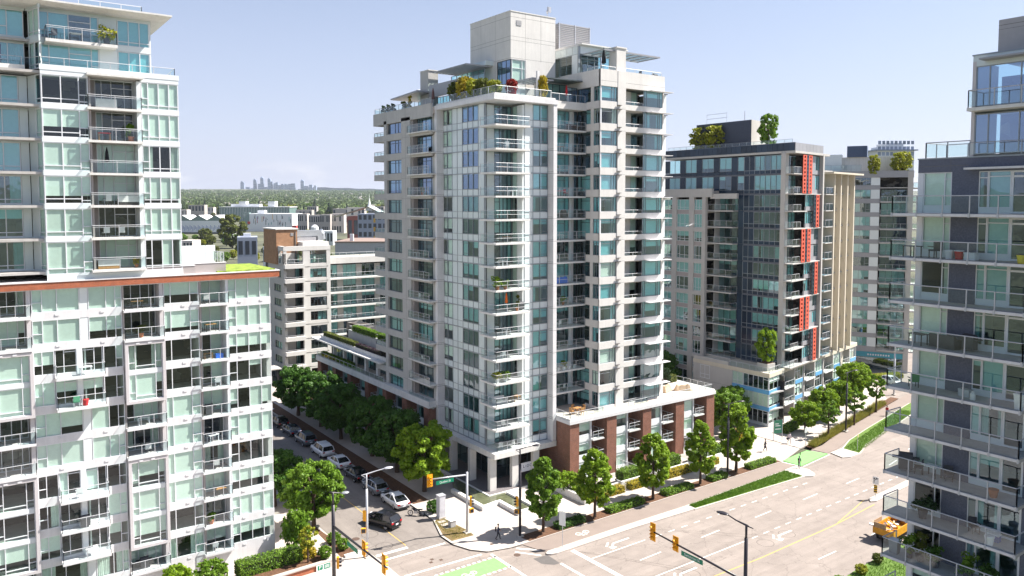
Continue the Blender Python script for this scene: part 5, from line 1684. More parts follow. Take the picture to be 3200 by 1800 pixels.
# ------------------------------------------------------------------ cream mid-rise at the end of the side street
def white_midrise():
    T = thing('cream_midrise', 'cream apartment block with stacked loggias and a brown brick roof house', 'building', (58, 158, 0))
    F = frame(0, 150.6, 0)
    X = frame(52.3, 161, -90)
    zs = [22.95 - 2.9 * k for k in range(8)]
    boxo('interior_wall', M_ROOM, T, F, 52.6, 61.7, 4, 12, 0, 23.5)
    for x0, x1, d in ((56.3, 57.7, 0.6), (61.2, 62.0, 6)):
        boxo('wall_pier', M_CREAM, T, F, x0, x1, 0.0, d, 0, 27.2)
    for k, z in enumerate(zs):
        boxo('spandrel_band', M_CREAM, T, F, 52.25, 56.3, -0.9, 0.0, z - 0.05, z + 0.75)
        boxo('floor_slab', M_SLAB, T, F, 52.4, 61.5, 0.0, 4, z - 0.02, z + 0.18)
        boxo('recess_wall', M_CREAM, T, F, 52.6, 55.4, 2.4, 2.6, z + 0.2, z + 2.85)
        window(T, F, 55.42, 56.3, z + 0.2, z + 2.7, 2.2, (1,), None, M_ALUD, M_GLASSD, 0.06)
        railing(T, F, [(52.5, 0.0), (52.5, -0.8), (56.2, -0.8)], z + 0.75, 0.35, M_RAIL, None, 1.6)
        if k < 8:
            boxo('spandrel_band', M_CREAM, T, F, 57.7, 61.2, 0.02, 0.5, z - 0.3, z + 0.75)
            window(T, F, 57.7, 61.2, z + 0.76, z + 2.58, 0.25, (0.8, 0.7, 0.9, 0.9), {i: [0.75] for i in range(4)}, M_ALUD, M_GLASSD, 0.07, p_blind=0.5)
        boxo('wall_pier', M_BEIGE, T, F, 52.3, 52.75, 0.0, 1.0, z + 0.75, z + 2.85)
        boxo('spandrel_band', M_BEIGE, T, X, 1.0, 10.4, 0.02, 0.4, z - 0.5, z + 0.9)
        window(T, X, 4.4, 8.6, z + 0.92, z + 2.38, 0.15, (1, 1, 1), None, M_ALUD, M_GLASSD, 0.07, p_blind=0.5)
        boxo('wall_pier', M_BEIGE, T, X, 0, 4.38, 0.03, 0.6, z + 0.9, z + 2.4)
        boxo('wall_pier', M_BEIGE, T, X, 8.62, 10.35, 0.03, 0.6, z + 0.9, z + 2.4)
    # open roof storey: frame, beam, brick house behind
    for x0, x1 in ((52.3, 52.9), (56.3, 57.4), (61.2, 62.0)):
        boxo('roof_pier', M_CREAM, T, F, x0, x1, 0.0, 0.6, 23.6, 26.4) if x0 < 56 else None
    boxo('roof_beam', M_CREAM, T, F, 52.25, 62.02, -0.04, 0.62, 26.35, 27.25)
    boxo('roof_beam', M_CREAM, T, X, 3.0, 10.4, -0.04, 0.6, 26.35, 27.25)
    for x in (3.2, 6.8):
        boxo('roof_pier', M_BEIGE, T, X, x, x + 0.7, 0.0, 0.6, 23.6, 26.35)
    boxo('parapet', M_CREAM, T, F, 56.5, 62.0, 0.7, 8, 26.2, 28.0)
    boxo('roof_slab', M_TILE, T, F, 52.3, 62, 0.6, 9, 23.4, 23.6)
    railing(T, F, [(53.0, 0.3), (61.2, 0.3)], 23.6, 1.0, M_RAIL, M_GLASSR, 1.6)
    boxo('roof_house', M_BRICKT, T, F, 52.0, 56.3, 3.2, 11.0, 23.6, 30.5)
    boxo('roof_house_coping', M_WHITEC, T, F, 51.8, 56.5, 3.0, 11.2, 30.5, 30.75)
    boxo('downpipe', M_JOINT, T, F, 55.8, 55.95, 3.08, 3.2, 23.6, 30.0)
    boxo('vent_grille', M_LOUV, T, F, 54.9, 55.5, 3.14, 3.2, 29.2, 29.8)
    duct = MB().box(56.8, 62.2, 5.0, 6.6, 29.0, 30.2).box(61.4, 62.6, 5.0, 6.6, 26.5, 29.0)
    duct.tube([(62.1, 5.8, 30.0), (62.6, 5.8, 29.4), (62.7, 5.8, 28.2)], 0.7, 8)
    duct.build('duct', plain('galvanised duct', (0.5, 0.52, 0.55), 0.35, metal=0.6), T, F)
    boxo('plant_box', M_PANELG, T, F, 57, 61, 5, 8, 27.0, 28.8)
    # long set-back wing with gallery balconies
    W_ = frame(0, 153.0, 0)
    boxo('interior_wall', M_ROOM, T, W_, 62, 84, 5, 6, 0, 23)
    boxo('parapet', M_CREAM, T, W_, 62.0, 84, 0.0, 0.5, 23.2, 24.5)
    boxo('roof_slab', M_TILE, T, W_, 62.0, 84, 0.5, 12, 23.9, 24.1)
    railing(T, W_, [(62.4, 0.9), (70, 0.9), (83, 0.9)], 24.1, 1.3, M_RAIL, M_GLASSR, 1.6)
    for k, z in enumerate((20.2, 17.25, 14.3, 11.35, 8.4)):
        balcony(T, W_, 62.0, 84, -0.5, 1.8, z, 0.3, 1.05, M_WHITEC, '', step=1.7)
        for i in range(5):
            x = 62.2 + i * 4.3
            window(T, W_, x, x + 3.0, z, z + 2.6, 1.8, (0.8, 1, 1), None, M_ALUG, M_GLASSD, 0.06, p_blind=0.5)
            boxo('wall_panel', M_BEIGE, T, W_, x + 3.02, x + 4.28, 1.8, 2.0, z, z + 2.6)
    # entrance canopy
    boxo('canopy', M_SLAB, T, F, 44.5, 50.5, -3.0, 2.5, 3.6, 3.8)
    for x in (45, 49.8):
        boxo('canopy_post', M_DARKM, T, F, x, x + 0.15, -2.6, -2.45, 0, 3.6)


white_midrise()


# ------------------------------------------------------------------ grey glass block past the next junction
def grey_block():
    T = thing('grey_glass_block', 'pale grey glass apartment block beyond the beige fins, shop at its foot', 'building', (165, 95, 0))
    U = Vector((0.476, -0.88))
    O = Vector((162.0, 83.3)) - U * 26
    F = frame(O.x, O.y, math.degrees(math.atan2(U.y, U.x)))
    Ls = 26.0
    boxo('interior_wall', M_ROOM, T, F, 0, 25.5, 3.6, 14, 0, 42)
    S2 = frame(162.0, 83.3, math.degrees(math.atan2(U.y, U.x)) + 90)
    boxo('corner_column', M_STON, T, F, 25.0, 26.0, -0.15, 1.0, 0, 42.4)
    for k in range(13):
        z = 4.6 + 2.87 * k
        boxo('floor_slab', M_SLAB, T, F, 0, 25, 0.3, 3.6, z - 0.1, z + 0.1)
        boxo('spandrel_band', M_PANELG, T, F, 0, 19.8, 0.0, 0.3, z - 0.35, z + 0.55)
        for i in range(4):
            x = 0.2 + i * 4.9
            window(T, F, x, x + 3.1, z + 0.56, z + 2.5, 0.05, (1, 1, 0.8), {2: [0.3]}, M_ALUG, M_GLASSD, 0.06, p_blind=0.75)
            boxo('wall_panel', M_SPANW, T, F, x + 3.12, x + 4.85, 0.04, 0.3, z + 0.56, z + 2.5)
        if k < 12:
            window(T, F, 20.0, 24.9, z, z + 2.5, 1.9, (1, 1, 1, 1), None, M_ALUD, M_GLASSD, 0.06, p_blind=0.5)
            balcony(T, F, 19.9, 25.2, -0.4, 1.9, z, 0.3, 1.05, M_STON, 'r', step=1.3)
        balcony(T, S2, 0.3, 3.2, -1.2, 0.0, z, 0.3, 1.05, M_STON, 'lr', step=1.3)
        window(T, S2, 0.3, 6, z + 0.2, z + 2.5, 0.0, (1, 1, 1), None, M_ALUG, M_GLASSD, 0.06, p_blind=0.5)
    boxo('parapet', M_PANELG, T, F, 0, 26.0, -0.1, 0.4, 41.2, 42.6)
    boxo('parapet', M_WHITEC, T, S2, 0.05, 9, -0.1, 0.4, 41.2, 42.6)
    boxo('roof_slab', M_TILE, T, F, 0, 26, 0.4, 14, 41.3, 41.6)
    # shop front
    window(T, F, 6, 25, 0.2, 3.9, 0.2, (1, 1, 1, 1, 1, 1, 1), {i: [0.7] for i in range(7)}, M_ALUD, M_GLASSD, 0.08, blind=0)
    boxo('shop_sign', plain('teal sign fascia', (0.05, 0.30, 0.38), 0.4), T, F, 15, 25, -0.1, 0.15, 2.9, 4.0)
    b = MB()
    for i in range(9):
        b.box(18.2 + i * 0.5, 18.5 + i * 0.5, -0.12, -0.1, 3.25, 3.6)
    b.build('shop_lettering', M_WHITE, T, F)
    boxo('base_band', M_PANELG, T, F, 0, 26, 0.0, 0.3, 3.92, 4.25)
    boxo('interior_wall', M_ROOM, T, F, 5, 25, 3, 3.2, 0, 4)
    # roof house, plant screen
    boxo('roof_house', M_WHITEC, T, F, 12, 24, 4.0, 10, 41.6, 45.8)
    boxo('plant_screen', M_SPANW, T, F, 6, 12, 3, 9, 41.6, 46.4)
    boxo('plant_screen', plain('navy roof membrane', (0.06, 0.09, 0.16), 0.5), T, F, 13, 17, 3.5, 9, 45.8, 48.2)
    railing(T, F, [(4, 1), (16, 1)], 41.6, 2.4, M_ALUG, M_GLASSR, 2.0)


grey_block()
# ------------------------------------------------------------------ trees, hedges and planting
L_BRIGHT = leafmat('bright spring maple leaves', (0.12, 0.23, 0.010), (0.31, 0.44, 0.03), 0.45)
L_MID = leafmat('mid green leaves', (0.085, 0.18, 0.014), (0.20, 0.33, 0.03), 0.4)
L_DEEP = leafmat('deep green shade toned leaves', (0.035, 0.10, 0.014), (0.09, 0.19, 0.025), 0.35)  # deep green; for side street trees the tower's shade is in the colour
L_YEL = leafmat('yellow green leaves', (0.22, 0.26, 0.015), (0.42, 0.42, 0.04), 0.4)
L_GOLD = leafmat('golden foliage', (0.36, 0.26, 0.015), (0.50, 0.42, 0.04), 0.35)
L_RED = leafmat('red maple leaves', (0.20, 0.012, 0.012), (0.36, 0.03, 0.02), 0.35)
L_FAR = leafmat('distant foliage', (0.045, 0.085, 0.025), (0.12, 0.16, 0.035), 0.2, 0.08)
L_CON = leafmat('conifer needles', (0.018, 0.045, 0.018), (0.045, 0.085, 0.03), 0.15)
L_OLIVE = leafmat('olive tree leaves', (0.07, 0.095, 0.015), (0.17, 0.19, 0.03), 0.3, 0.3)
L_GRASS = leafmat('grass blades', (0.07, 0.16, 0.012), (0.17, 0.29, 0.03), 0.3, 2.0)
L_STRAW = leafmat('ornamental grass', (0.17, 0.19, 0.03), (0.36, 0.31, 0.07), 0.3, 2.0)
M_BARK = plain('tree bark', (0.085, 0.055, 0.038), 0.9, var=0.3, scale=8, bump=0.5)


def leaves_mesh(name, centers, radii, n, leaf, seed, up=0.35, flat=1.0):
    """n leaf quads scattered through clumps (centers, radii); leaves face outwards and up with scatter."""
    g = np.random.default_rng(seed)
    C = np.asarray(centers, float)
    Rr = np.asarray(radii, float)
    w = Rr ** 2
    idx = g.choice(len(C), n, p=w / w.sum())
    d = g.normal(size=(n, 3))
    d /= np.linalg.norm(d, axis=1)[:, None]
    rad = Rr[idx] * g.uniform(0.55, 1.05, n)
    P = C[idx] + d * rad[:, None] * np.array([1, 1, flat])
    nrm = d * 0.8 + g.normal(size=(n, 3)) * 0.55 + np.array([0, 0, up])
    nrm /= np.linalg.norm(nrm, axis=1)[:, None]
    t = np.cross(nrm, g.normal(size=(n, 3)))
    t /= np.linalg.norm(t, axis=1)[:, None]
    b = np.cross(nrm, t)
    s = leaf * g.uniform(0.6, 1.25, n)[:, None]
    q = np.stack([P - t * s * 0.5 - b * s * 0.32, P + t * s * 0.12 - b * s * 0.5, P + t * s * 0.55 + b * s * 0.2, P - t * s * 0.15 + b * s * 0.5], axis=1).reshape(-1, 3)
    return fast_mesh(name, q, n)


def fast_mesh(name, verts, nq):
    me = bpy.data.meshes.new(name)
    me.vertices.add(len(verts))
    me.vertices.foreach_set('co', np.ascontiguousarray(verts, dtype=np.float32).ravel())
    me.loops.add(nq * 4)
    me.loops.foreach_set('vertex_index', np.arange(nq * 4, dtype=np.int32))
    me.polygons.add(nq)
    me.polygons.foreach_set('loop_start', np.arange(0, nq * 4, 4, dtype=np.int32))
    me.update(calc_edges=True)
    return me


def crown_clumps(seed, h, w, kind):
    """clump centres for a crown whose base is at z = 0: columnar, round, vase, layered"""
    g = random.Random(seed)
    cs, rs = [], []
    n = {'columnar': 120, 'round': 150, 'spread': 160, 'small': 46, 'cone': 80}[kind]
    for i in range(n):
        t = g.random()
        if kind == 'columnar':
            prof = math.sin(math.pi * min(1, (t * 0.86 + 0.12))) ** 0.7
            r0 = w / 2 * prof * g.uniform(0.5, 1.0)
            cr = g.uniform(0.24, 0.46) * w / 4
        elif kind == 'cone':
            prof = (1 - t) * 0.95 + 0.06
            r0 = w / 2 * prof * g.uniform(0.5, 1.0)
            cr = g.uniform(0.3, 0.5) * w / 5
        else:
            prof = math.sqrt(max(0.02, 1 - (2 * (t * 0.92 + 0.04) - 1) ** 2))
            r0 = w / 2 * prof * g.uniform(0.45, 1.0)
            cr = g.uniform(0.32, 0.62) * w / 6
        a = g.uniform(0, 2 * math.pi)
        cs.append((r0 * math.cos(a), r0 * math.sin(a), t * h))
        rs.append(cr)
    return cs, rs


TREES = {}


def tree_proto(key, kind, h, w, trunk, n, leaf, seed):
    if key in TREES:
        return TREES[key]
    cs, rs = crown_clumps(seed, h, w, kind)
    me = leaves_mesh('crown', [(x, y, z + trunk) for x, y, z in cs], rs, n, leaf, seed, flat=0.8)
    g = random.Random(seed + 5)
    b = MB()
    th = trunk + h * 0.75
    tr = 0.03 * w + 0.035
    b.tube([(0, 0, -0.1), (0.03, 0.02, trunk * 0.6), (0, 0, trunk + h * 0.3), (0.05, -0.03, th)], [tr * 1.25, tr, tr * 0.7, tr * 0.15], 8)
    for i in range(7):
        a = i * 2.4 + g.random()
        z0 = trunk + h * (0.02 + 0.08 * i)
        L = w * 0.4
        b.tube([(0, 0, z0), (math.cos(a) * L * 0.5, math.sin(a) * L * 0.5, z0 + L * 0.5), (math.cos(a) * L * 0.85, math.sin(a) * L * 0.85, z0 + L * 1.0)], [tr * 0.4, tr * 0.25, tr * 0.08], 5)
    TREES[key] = (me, b.mesh('trunk'))
    return TREES[key]


MEV = {}


def tree(name, label, loc, key, mat, rz=0.0, sc=1.0, group=None, cat='tree', sz=None):
    me, tm = TREES[key]
    mk = (key, mat.name)
    if mk not in MEV:
        m2 = me.copy()
        m2.materials.append(mat)
        MEV[mk] = m2
    S3 = Matrix.Diagonal((sc, sc, sz or sc, 1))
    Mx = Matrix.Translation(loc) @ Matrix.Rotation(rz, 4, 'Z') @ S3
    T = link(name, None, None, None, Mx)
    tag(T, label, cat, group)
    link('crown', MEV[mk], mat, T, Mx)
    link('trunk', tm, M_BARK, T, Mx)
    return T


tree_proto('col', 'columnar', 6.4, 4.0, 1.7, 11000, 0.27, 11)
tree_proto('col2', 'columnar', 6.2, 4.4, 1.7, 11000, 0.27, 12)
tree_proto('round', 'round', 6.0, 7.0, 1.9, 15000, 0.30, 21)
tree_proto('round2', 'spread', 5.6, 7.6, 2.0, 15000, 0.30, 22)
tree_proto('young', 'small', 2.6, 2.6, 1.9, 1500, 0.26, 31)
tree_proto('roof', 'round', 3.4, 3.4, 0.5, 3200, 0.27, 33)
tree_proto('bush', 'round', 1.6, 2.4, 0.15, 2200, 0.19, 41)
tree_proto('far', 'round', 8.0, 9.0, 2.0, 2600, 0.75, 51)
tree_proto('far2', 'spread', 7.0, 10.0, 2.0, 2600, 0.75, 52)
tree_proto('conifer', 'cone', 14, 6.0, 1.0, 2600, 0.7, 61)
tree_proto('big', 'round', 20, 19, 3.5, 16000, 0.85, 71)

# columnar maples in the strip beside the cycle path
G_MAP = 'columnar maples along the cycle path'
for i, (x, y, key, sc, lab) in enumerate((
        (50.9, 65.35, 'col', 1.0, 'columnar maple nearest the street corner, beside the black lamp post'),
        (58.15, 65.05, 'col2', 0.97, 'second columnar maple from the corner, in front of the first brick pier'),
        (67.5, 65.05, 'col2', 1.0, 'third columnar maple from the corner, in front of the yellow hedges'),
        (76.1, 65.15, 'col', 0.98, 'fourth columnar maple from the corner, before the last brick bay'),
        (83.6, 65.5, 'col2', 1.12, 'tallest columnar maple, by the driveway at the end of the brick podium'))):
    tree('maple_tree', lab, (x, y, 0.13), key, L_BRIGHT if i else L_MID, i * 1.3, sc, G_MAP)
# side street trees, in the tower's shade
G_SIDE = 'street trees along the side street'
tree('street_tree', 'sunlit bright green tree beside the grey utility cabinet', (46.2, 83.3, 0.13), 'round', L_BRIGHT, 0.4, 1.05, G_SIDE)
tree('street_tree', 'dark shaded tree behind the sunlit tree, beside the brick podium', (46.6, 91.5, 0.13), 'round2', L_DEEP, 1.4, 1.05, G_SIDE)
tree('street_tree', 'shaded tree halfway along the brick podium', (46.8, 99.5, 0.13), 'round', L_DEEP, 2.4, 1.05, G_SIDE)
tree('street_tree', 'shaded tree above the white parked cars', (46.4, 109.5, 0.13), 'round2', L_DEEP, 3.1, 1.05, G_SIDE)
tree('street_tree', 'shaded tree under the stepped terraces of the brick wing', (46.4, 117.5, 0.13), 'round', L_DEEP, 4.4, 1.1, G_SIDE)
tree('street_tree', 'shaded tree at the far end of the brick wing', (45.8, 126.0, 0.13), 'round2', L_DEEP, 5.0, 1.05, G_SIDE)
tree('street_tree', 'sunlit tree on the left pavement in front of the left building', (30.9, 80.8, 0.13), 'round', L_MID, 5.4, 0.92, G_SIDE)
tree('street_tree', 'shaded tree on the left pavement behind the sunlit one', (29.5, 89.5, 0.13), 'round2', L_DEEP, 0.9, 0.85, G_SIDE)
tree('street_tree', 'golden leafed tree at the end of the side street by the cream block', (40.5, 152.0, 0.0), 'round2', L_GOLD, 0.2, 1.15, G_SIDE)
tree('street_tree', 'green tree below the golden tree at the end of the side street', (38.0, 146.0, 0.0), 'round', L_MID, 0.7, 0.9, G_SIDE)
# next block: shrubby maples in front of the dark building
G_NB = 'trees in front of the dark glass building'
for i, (x, y, key, sc, mat, lab) in enumerate((
        (107.0, 70.8, 'round2', 0.62, L_BRIGHT, 'broad low maple nearest the dark building entrance'),
        (115.5, 73.0, 'round', 0.66, L_BRIGHT, 'second broad low maple before the dark building'),
        (122.5, 74.6, 'round2', 0.66, L_BRIGHT, 'third broad low maple before the dark building'),
        (131.5, 77.8, 'round', 0.82, L_BRIGHT, 'largest broad low maple under the beige fins'),
        (137.0, 79.5, 'round2', 0.72, L_BRIGHT, 'last broad low maple before the far junction'),
        (107.1, 66.9, 'young', 1.25, L_MID, 'young tree in the grasses nearest the green crossing'),
        (116.9, 68.5, 'young', 1.3, L_MID, 'young tree in the grasses beside the far black lamp'),
        (127.2, 70.6, 'young', 1.35, L_MID, 'last young tree in the grasses before the far junction'))):
    tree('courtyard_tree' if i < 5 else 'young_tree', lab, (x, y, 0.13), key, mat, i * 0.9, sc, G_NB)
tree('courtyard_tree', 'green tree at the blank podium wall of the dark building', (95.5, 77.5, 0.1), 'round', L_MID, 0.3, 0.85, G_NB)
tree('courtyard_tree', 'taller tree between the brick podium and the dark building', (100.5, 80.0, 0.1), 'round2', L_MID, 1.3, 0.8, G_NB)
tree('courtyard_tree', 'dark shaded tree in the gap beside the pale gridded block', (103, 98.0, 0.1), 'round', L_DEEP, 2.3, 1.1, G_NB)
tree('courtyard_tree', 'yellow leafed shrub tree behind the tallest maple', (93.3, 72.5, 0.1), 'bush', L_GOLD, 0.5, 1.3, G_NB)
# roof trees
tree('roof_tree', 'left of two bright trees on the dark building roof', (112.0, 97.0, 45.2), 'roof', L_YEL, 0, 1.15)
tree('roof_tree', 'right of two bright trees in front of the navy roof house', (111.5, 93.2, 45.2), 'roof', L_YEL, 1.0, 1.15)
tree('roof_tree', 'single tree at the right end of the navy roof house', (113.0, 83.0, 45.2), 'roof', L_MID, 2.0, 1.0, sz=1.45)
tree('terrace_tree', 'tree in a concrete planter on the dark building podium terrace', (106.6, 77.9, 9.7), 'roof', L_BRIGHT, 2.0, 1.0, sz=1.45)
tree('roof_tree', 'small tree on the roof of the grey glass block', (158.5, 90.0, 41.6), 'roof', L_YEL, 0.3, 0.75, sz=1.1)
tree('roof_tree', 'larger bright tree on the corner of the grey glass block roof', (162.3, 86.0, 41.6), 'roof', L_YEL, 1.3, 1.25)


# ------------------------------------------------------------------ hedges, shrubs, grasses
def hedge(name, label, pts, w, z0, h, mat, leaf=0.16, dens=95, cat='hedge', group=None, core=True):
    """clipped hedge along a polyline: a dark inner body with leaf quads standing off every face"""
    g = np.random.default_rng(abs(hash(label)) % 1000 if False else len(label) * 7 + int(pts[0][0] * 10) % 97)
    T = thing(name, label, cat, (pts[0][0], pts[0][1], z0), 0, group)
    b = MB()
    P = []
    Nn = []
    for (ax, ay), (bx, by) in zip(pts[:-1], pts[1:]):
        L = math.hypot(bx - ax, by - ay)
        ux, uy = (bx - ax) / L, (by - ay) / L
        nx, ny = -uy, ux
        hw = w / 2
        q = [(ax - nx * hw * .86, ay - ny * hw * .86), (bx - nx * hw * .86, by - ny * hw * .86), (bx + nx * hw * .86, by + ny * hw * .86), (ax + nx * hw * .86, ay + ny * hw * .86)]
        b.prism(q, z0, z0 + h * 0.9)
        area = 2 * L * h + L * w + 2 * w * h
        n = int(area * dens)
        f = g.random(n)
        for i in range(n):
            s = g.uniform(0, L)
            if f[i] < L * w / area:
                t, z, nn = g.uniform(-hw, hw), z0 + h, (0, 0, 1)
            elif f[i] < (L * w + 2 * L * h) / area:
                sd_ = 1 if g.random() < 0.5 else -1
                t, z, nn = sd_ * hw, z0 + g.uniform(0, h), (nx * sd_, ny * sd_, 0.3)
            else:
                e = 1 if g.random() < 0.5 else 0
                s, t, z, nn = L * e, g.uniform(-hw, hw), z0 + g.uniform(0, h), (ux * (2 * e - 1), uy * (2 * e - 1), 0.3)
            k = 1 - 0.10 * (max(0, abs(t) / hw) ** 4) * (1 if z > z0 + h * 0.7 else 0)
            P.append((ax + ux * s + nx * t * k, ay + uy * s + ny * t * k, z + g.normal() * 0.03))
            Nn.append(nn)
    P = np.array(P)
    Nn = np.array(Nn) + g.normal(size=P.shape) * 0.6
    Nn /= np.linalg.norm(Nn, axis=1)[:, None]
    t = np.cross(Nn, g.normal(size=P.shape))
    t /= np.linalg.norm(t, axis=1)[:, None]
    bb = np.cross(Nn, t)
    s = leaf * g.uniform(0.6, 1.3, len(P))[:, None]
    P = P + Nn * s * 0.25
    q = np.stack([P - t * s * .5, P - bb * s * .4, P + t * s * .5, P + bb * s * .4], axis=1).reshape(-1, 3)
    me = fast_mesh('foliage', q, len(P))
    link('foliage', me, mat, T)
    b.build('branches', plain('hedge inner twigs', (0.03, 0.045, 0.012), 0.95, var=0.3, scale=4), T)
    return T


G_YH = 'yellow hedges before the brick podium'
hedge('yellow_hedge', 'short yellow hedge left of the second maple, next to the ramp wall', [(60.3, 68.9), (61.6, 68.9)], 1.0, 0.13, 0.75, L_GOLD, group=G_YH)
hedge('yellow_hedge', 'yellow hedge directly behind the second maple', [(62.6, 69.1), (66.2, 69.1)], 1.1, 0.13, 0.8, L_GOLD, group=G_YH)
hedge('yellow_hedge', 'yellow hedge behind the third maple, right of the white garden gate', [(67.3, 69.1), (71.6, 69.1)], 1.1, 0.13, 0.8, L_GOLD, group=G_YH)
hedge('yellow_hedge', 'long yellow hedge between the third and fourth maples', [(73.0, 69.2), (78.6, 69.2)], 1.1, 0.13, 0.85, L_GOLD, group=G_YH)
hedge('yellow_hedge', 'last yellow hedge, right of the fourth maple', [(80.4, 69.3), (84.2, 69.3)], 1.1, 0.13, 0.8, L_GOLD, group=G_YH)
G_GH = 'green hedges of the podium gardens'
hedge('garden_hedge', 'tall green hedge above the yellow hedge right of the white gate', [(67.6, 71.0), (72.4, 71.0)], 1.5, 0.4, 1.5, L_MID, group=G_GH)
hedge('garden_hedge', 'rounded green hedge behind the third maple by the patio fence', [(75.4, 71.2), (78.4, 71.2)], 1.5, 0.4, 1.6, L_MID, group=G_GH)
hedge('garden_hedge', 'green hedge left of the second maple behind the ramp', [(60.2, 70.2), (62.2, 70.2)], 1.2, 0.3, 1.2, L_MID, group=G_GH)
hedge('garden_hedge', 'green garden hedge near the driveway end of the podium', [(81.5, 71.2), (87.5, 71.2)], 1.4, 0.4, 1.3, L_MID, group=G_GH)
tree('garden_shrub', 'large leafed bright shrub at the brick corner beside the first patio', (60.4, 72.6, 0.3), 'bush', L_BRIGHT, 0.4, 1.3, cat='shrub')
tree('garden_shrub', 'dark shrub against the shaded brick wall', (59.6, 75.5, 0.3), 'bush', L_DEEP, 1.4, 1.2, cat='shrub')
G_JUN = 'low junipers in the bark mulch strip'
for (x0, x1, lab) in ((52.6, 56.4, 'low dark juniper between the first and second maples'), (60.2, 65.6, 'long low juniper between the second and third maples'), (69.4, 74.2, 'low juniper between the third and fourth maples'), (77.9, 80.9, 'small low juniper at the foot of the far lamp post'), (85.6, 91.0, 'low juniper at the end of the mulch strip by the driveway')):
    hedge('juniper', lab, [(x0, 65.15), (x1, 65.15)], 1.2, 0.14, 0.55, L_DEEP if x0 < 55 else L_MID, 0.2, 80, 'shrub', G_JUN)


def tufts(name, label, pts_fn, n, h, mat, seed, kind='stuff', cat=None):
    """upright grass blades (single triangles drawn as thin quads) standing in a region"""
    g = np.random.default_rng(seed)
    P = np.array([pts_fn(g) for _ in range(n)])
    a = g.uniform(0, 2 * math.pi, n)
    ln = h * g.uniform(0.5, 1.2, n)
    wd = np.stack([np.cos(a), np.sin(a), np.zeros(n)], 1) * 0.02 * (1 + h)
    lean = np.stack([g.normal(size=n) * 0.35, g.normal(size=n) * 0.35, np.ones(n)], 1) * ln[:, None]
    q = np.stack([P - wd, P + wd, P + lean + wd * 0.2, P + lean - wd * 0.2], 1).reshape(-1, 3)
    o = link(name, fast_mesh(name, q, n), mat)
    tag(o, label, cat, None, kind)
    return o


def in_quad(c, z):
    c = [np.array(p, float) for p in c]

    def f(g):
        u, v = g.random(), g.random()
        p = c[0] * (1 - u) * (1 - v) + c[1] * u * (1 - v) + c[2] * u * v + c[3] * (1 - u) * v
        return (p[0], p[1], z)
    return f


tufts('grass', 'green grass on the long traffic island beside the cycle path', in_quad([(69.6, 60.2), (89.2, 59.3), (89.0, 61.8), (69.6, 61.15)], 0.15), 9000, 0.2, L_GRASS, 3, cat='grass')
tufts('grass', 'green grass on the far traffic island past the green crossing', in_quad([(104.3, 60.2), bend(134, 60.2), bend(134, 62.4), (104.3, 62.5)], 0.15), 7000, 0.2, L_GRASS, 4, cat='grass')
tufts('grass', 'rough grass verge at the bottom right below the balconies', in_quad([(62, 36.6), (98, 36.6), (98, 41.1), (63, 39.8)], 0.13), 7000, 0.22, L_GRASS, 5, cat='grass')
tufts('ornamental_grasses', 'straw coloured ornamental grasses along the far cycle path', in_quad([(101, 65.1), bend(136, 65.1), bend(136, 66.3), (101, 66.3)], 0.15), 8000, 0.75, L_STRAW, 6, cat='grasses')
tufts('lawn_tufts', 'thin dry grass on the worn corner lawn', in_quad([(42.4, 74.6), (43.9, 74.7), (44.2, 69.3), (41.9, 69.4)], 0.14), 1200, 0.12, L_STRAW, 7, cat='grass')
G_BR = 'shrubs in the bottom right verge'
for i, (x, y, s_, mat, lab) in enumerate(((66.0, 39.6, 0.55, L_MID, 'upright green shrub in the verge at the bottom right'), (70.0, 39.9, 0.5, L_YEL, 'yellowish shrub in the verge below the truck'), (73.5, 40.2, 0.5, L_OLIVE, 'olive shrub in the verge beside the truck'), (62.6, 38.0, 0.6, L_OLIVE, 'olive shrub at the bottom edge of the verge'))):
    tree('verge_shrub', lab, (x, y, 0.13), 'bush', mat, i, s_, G_BR, 'shrub')
# planting at the foot of the left building
tree('garden_shrub', 'bushy green shrub at the corner of the left building', (27.2, 76.0, 0.13), 'bush', L_MID, 0, 1.25, cat='shrub', sz=2.4)
tree('garden_shrub', 'yellow flowering bush left of the garden path', (27.6, 73.6, 0.13), 'bush', L_GOLD, 2, 0.7, cat='shrub')
tree('young_tree', 'slender sapling in the planter by the parking sign', (27.0, 72.2, 0.8), 'young', L_YEL, 2, 0.75)
tree('garden_shrub', 'round clipped green bush by the brick planter wall', (28.6, 71.9, 0.8), 'bush', L_MID, 3, 0.62, cat='shrub')
hedge('garden_hedge', 'clipped dark green hedge at the foot of the left building', [(20.5, 73.4), (26.6, 73.6)], 1.6, 0.6, 1.3, L_MID)
tree('garden_shrub', 'leafy shrub top at the bottom edge before the left building', (15.3, 74.2, 0.5), 'bush', L_BRIGHT, 3, 1.2, cat='shrub')
tree('garden_shrub', 'second leafy shrub at the bottom edge before the left building', (18.3, 74.0, 0.3), 'bush', L_MID, 1, 1.2, cat='shrub')
tree('kerb_shrub', 'low shrub in the mulch left of the grey lamp post', (31.2, 75.9, 0.13), 'bush', L_MID, 1, 0.62, cat='shrub')
tree('kerb_shrub', 'low clipped shrub beside the grey lamp post foot', (31.4, 74.0, 0.13), 'bush', L_MID, 2.2, 0.6, cat='shrub')
tree('kerb_shrub', 'round bush between the motorcycle and the utility cabinet', (43.9, 77.0, 0.13), 'bush', L_DEEP, 1.2, 0.75, cat='shrub')
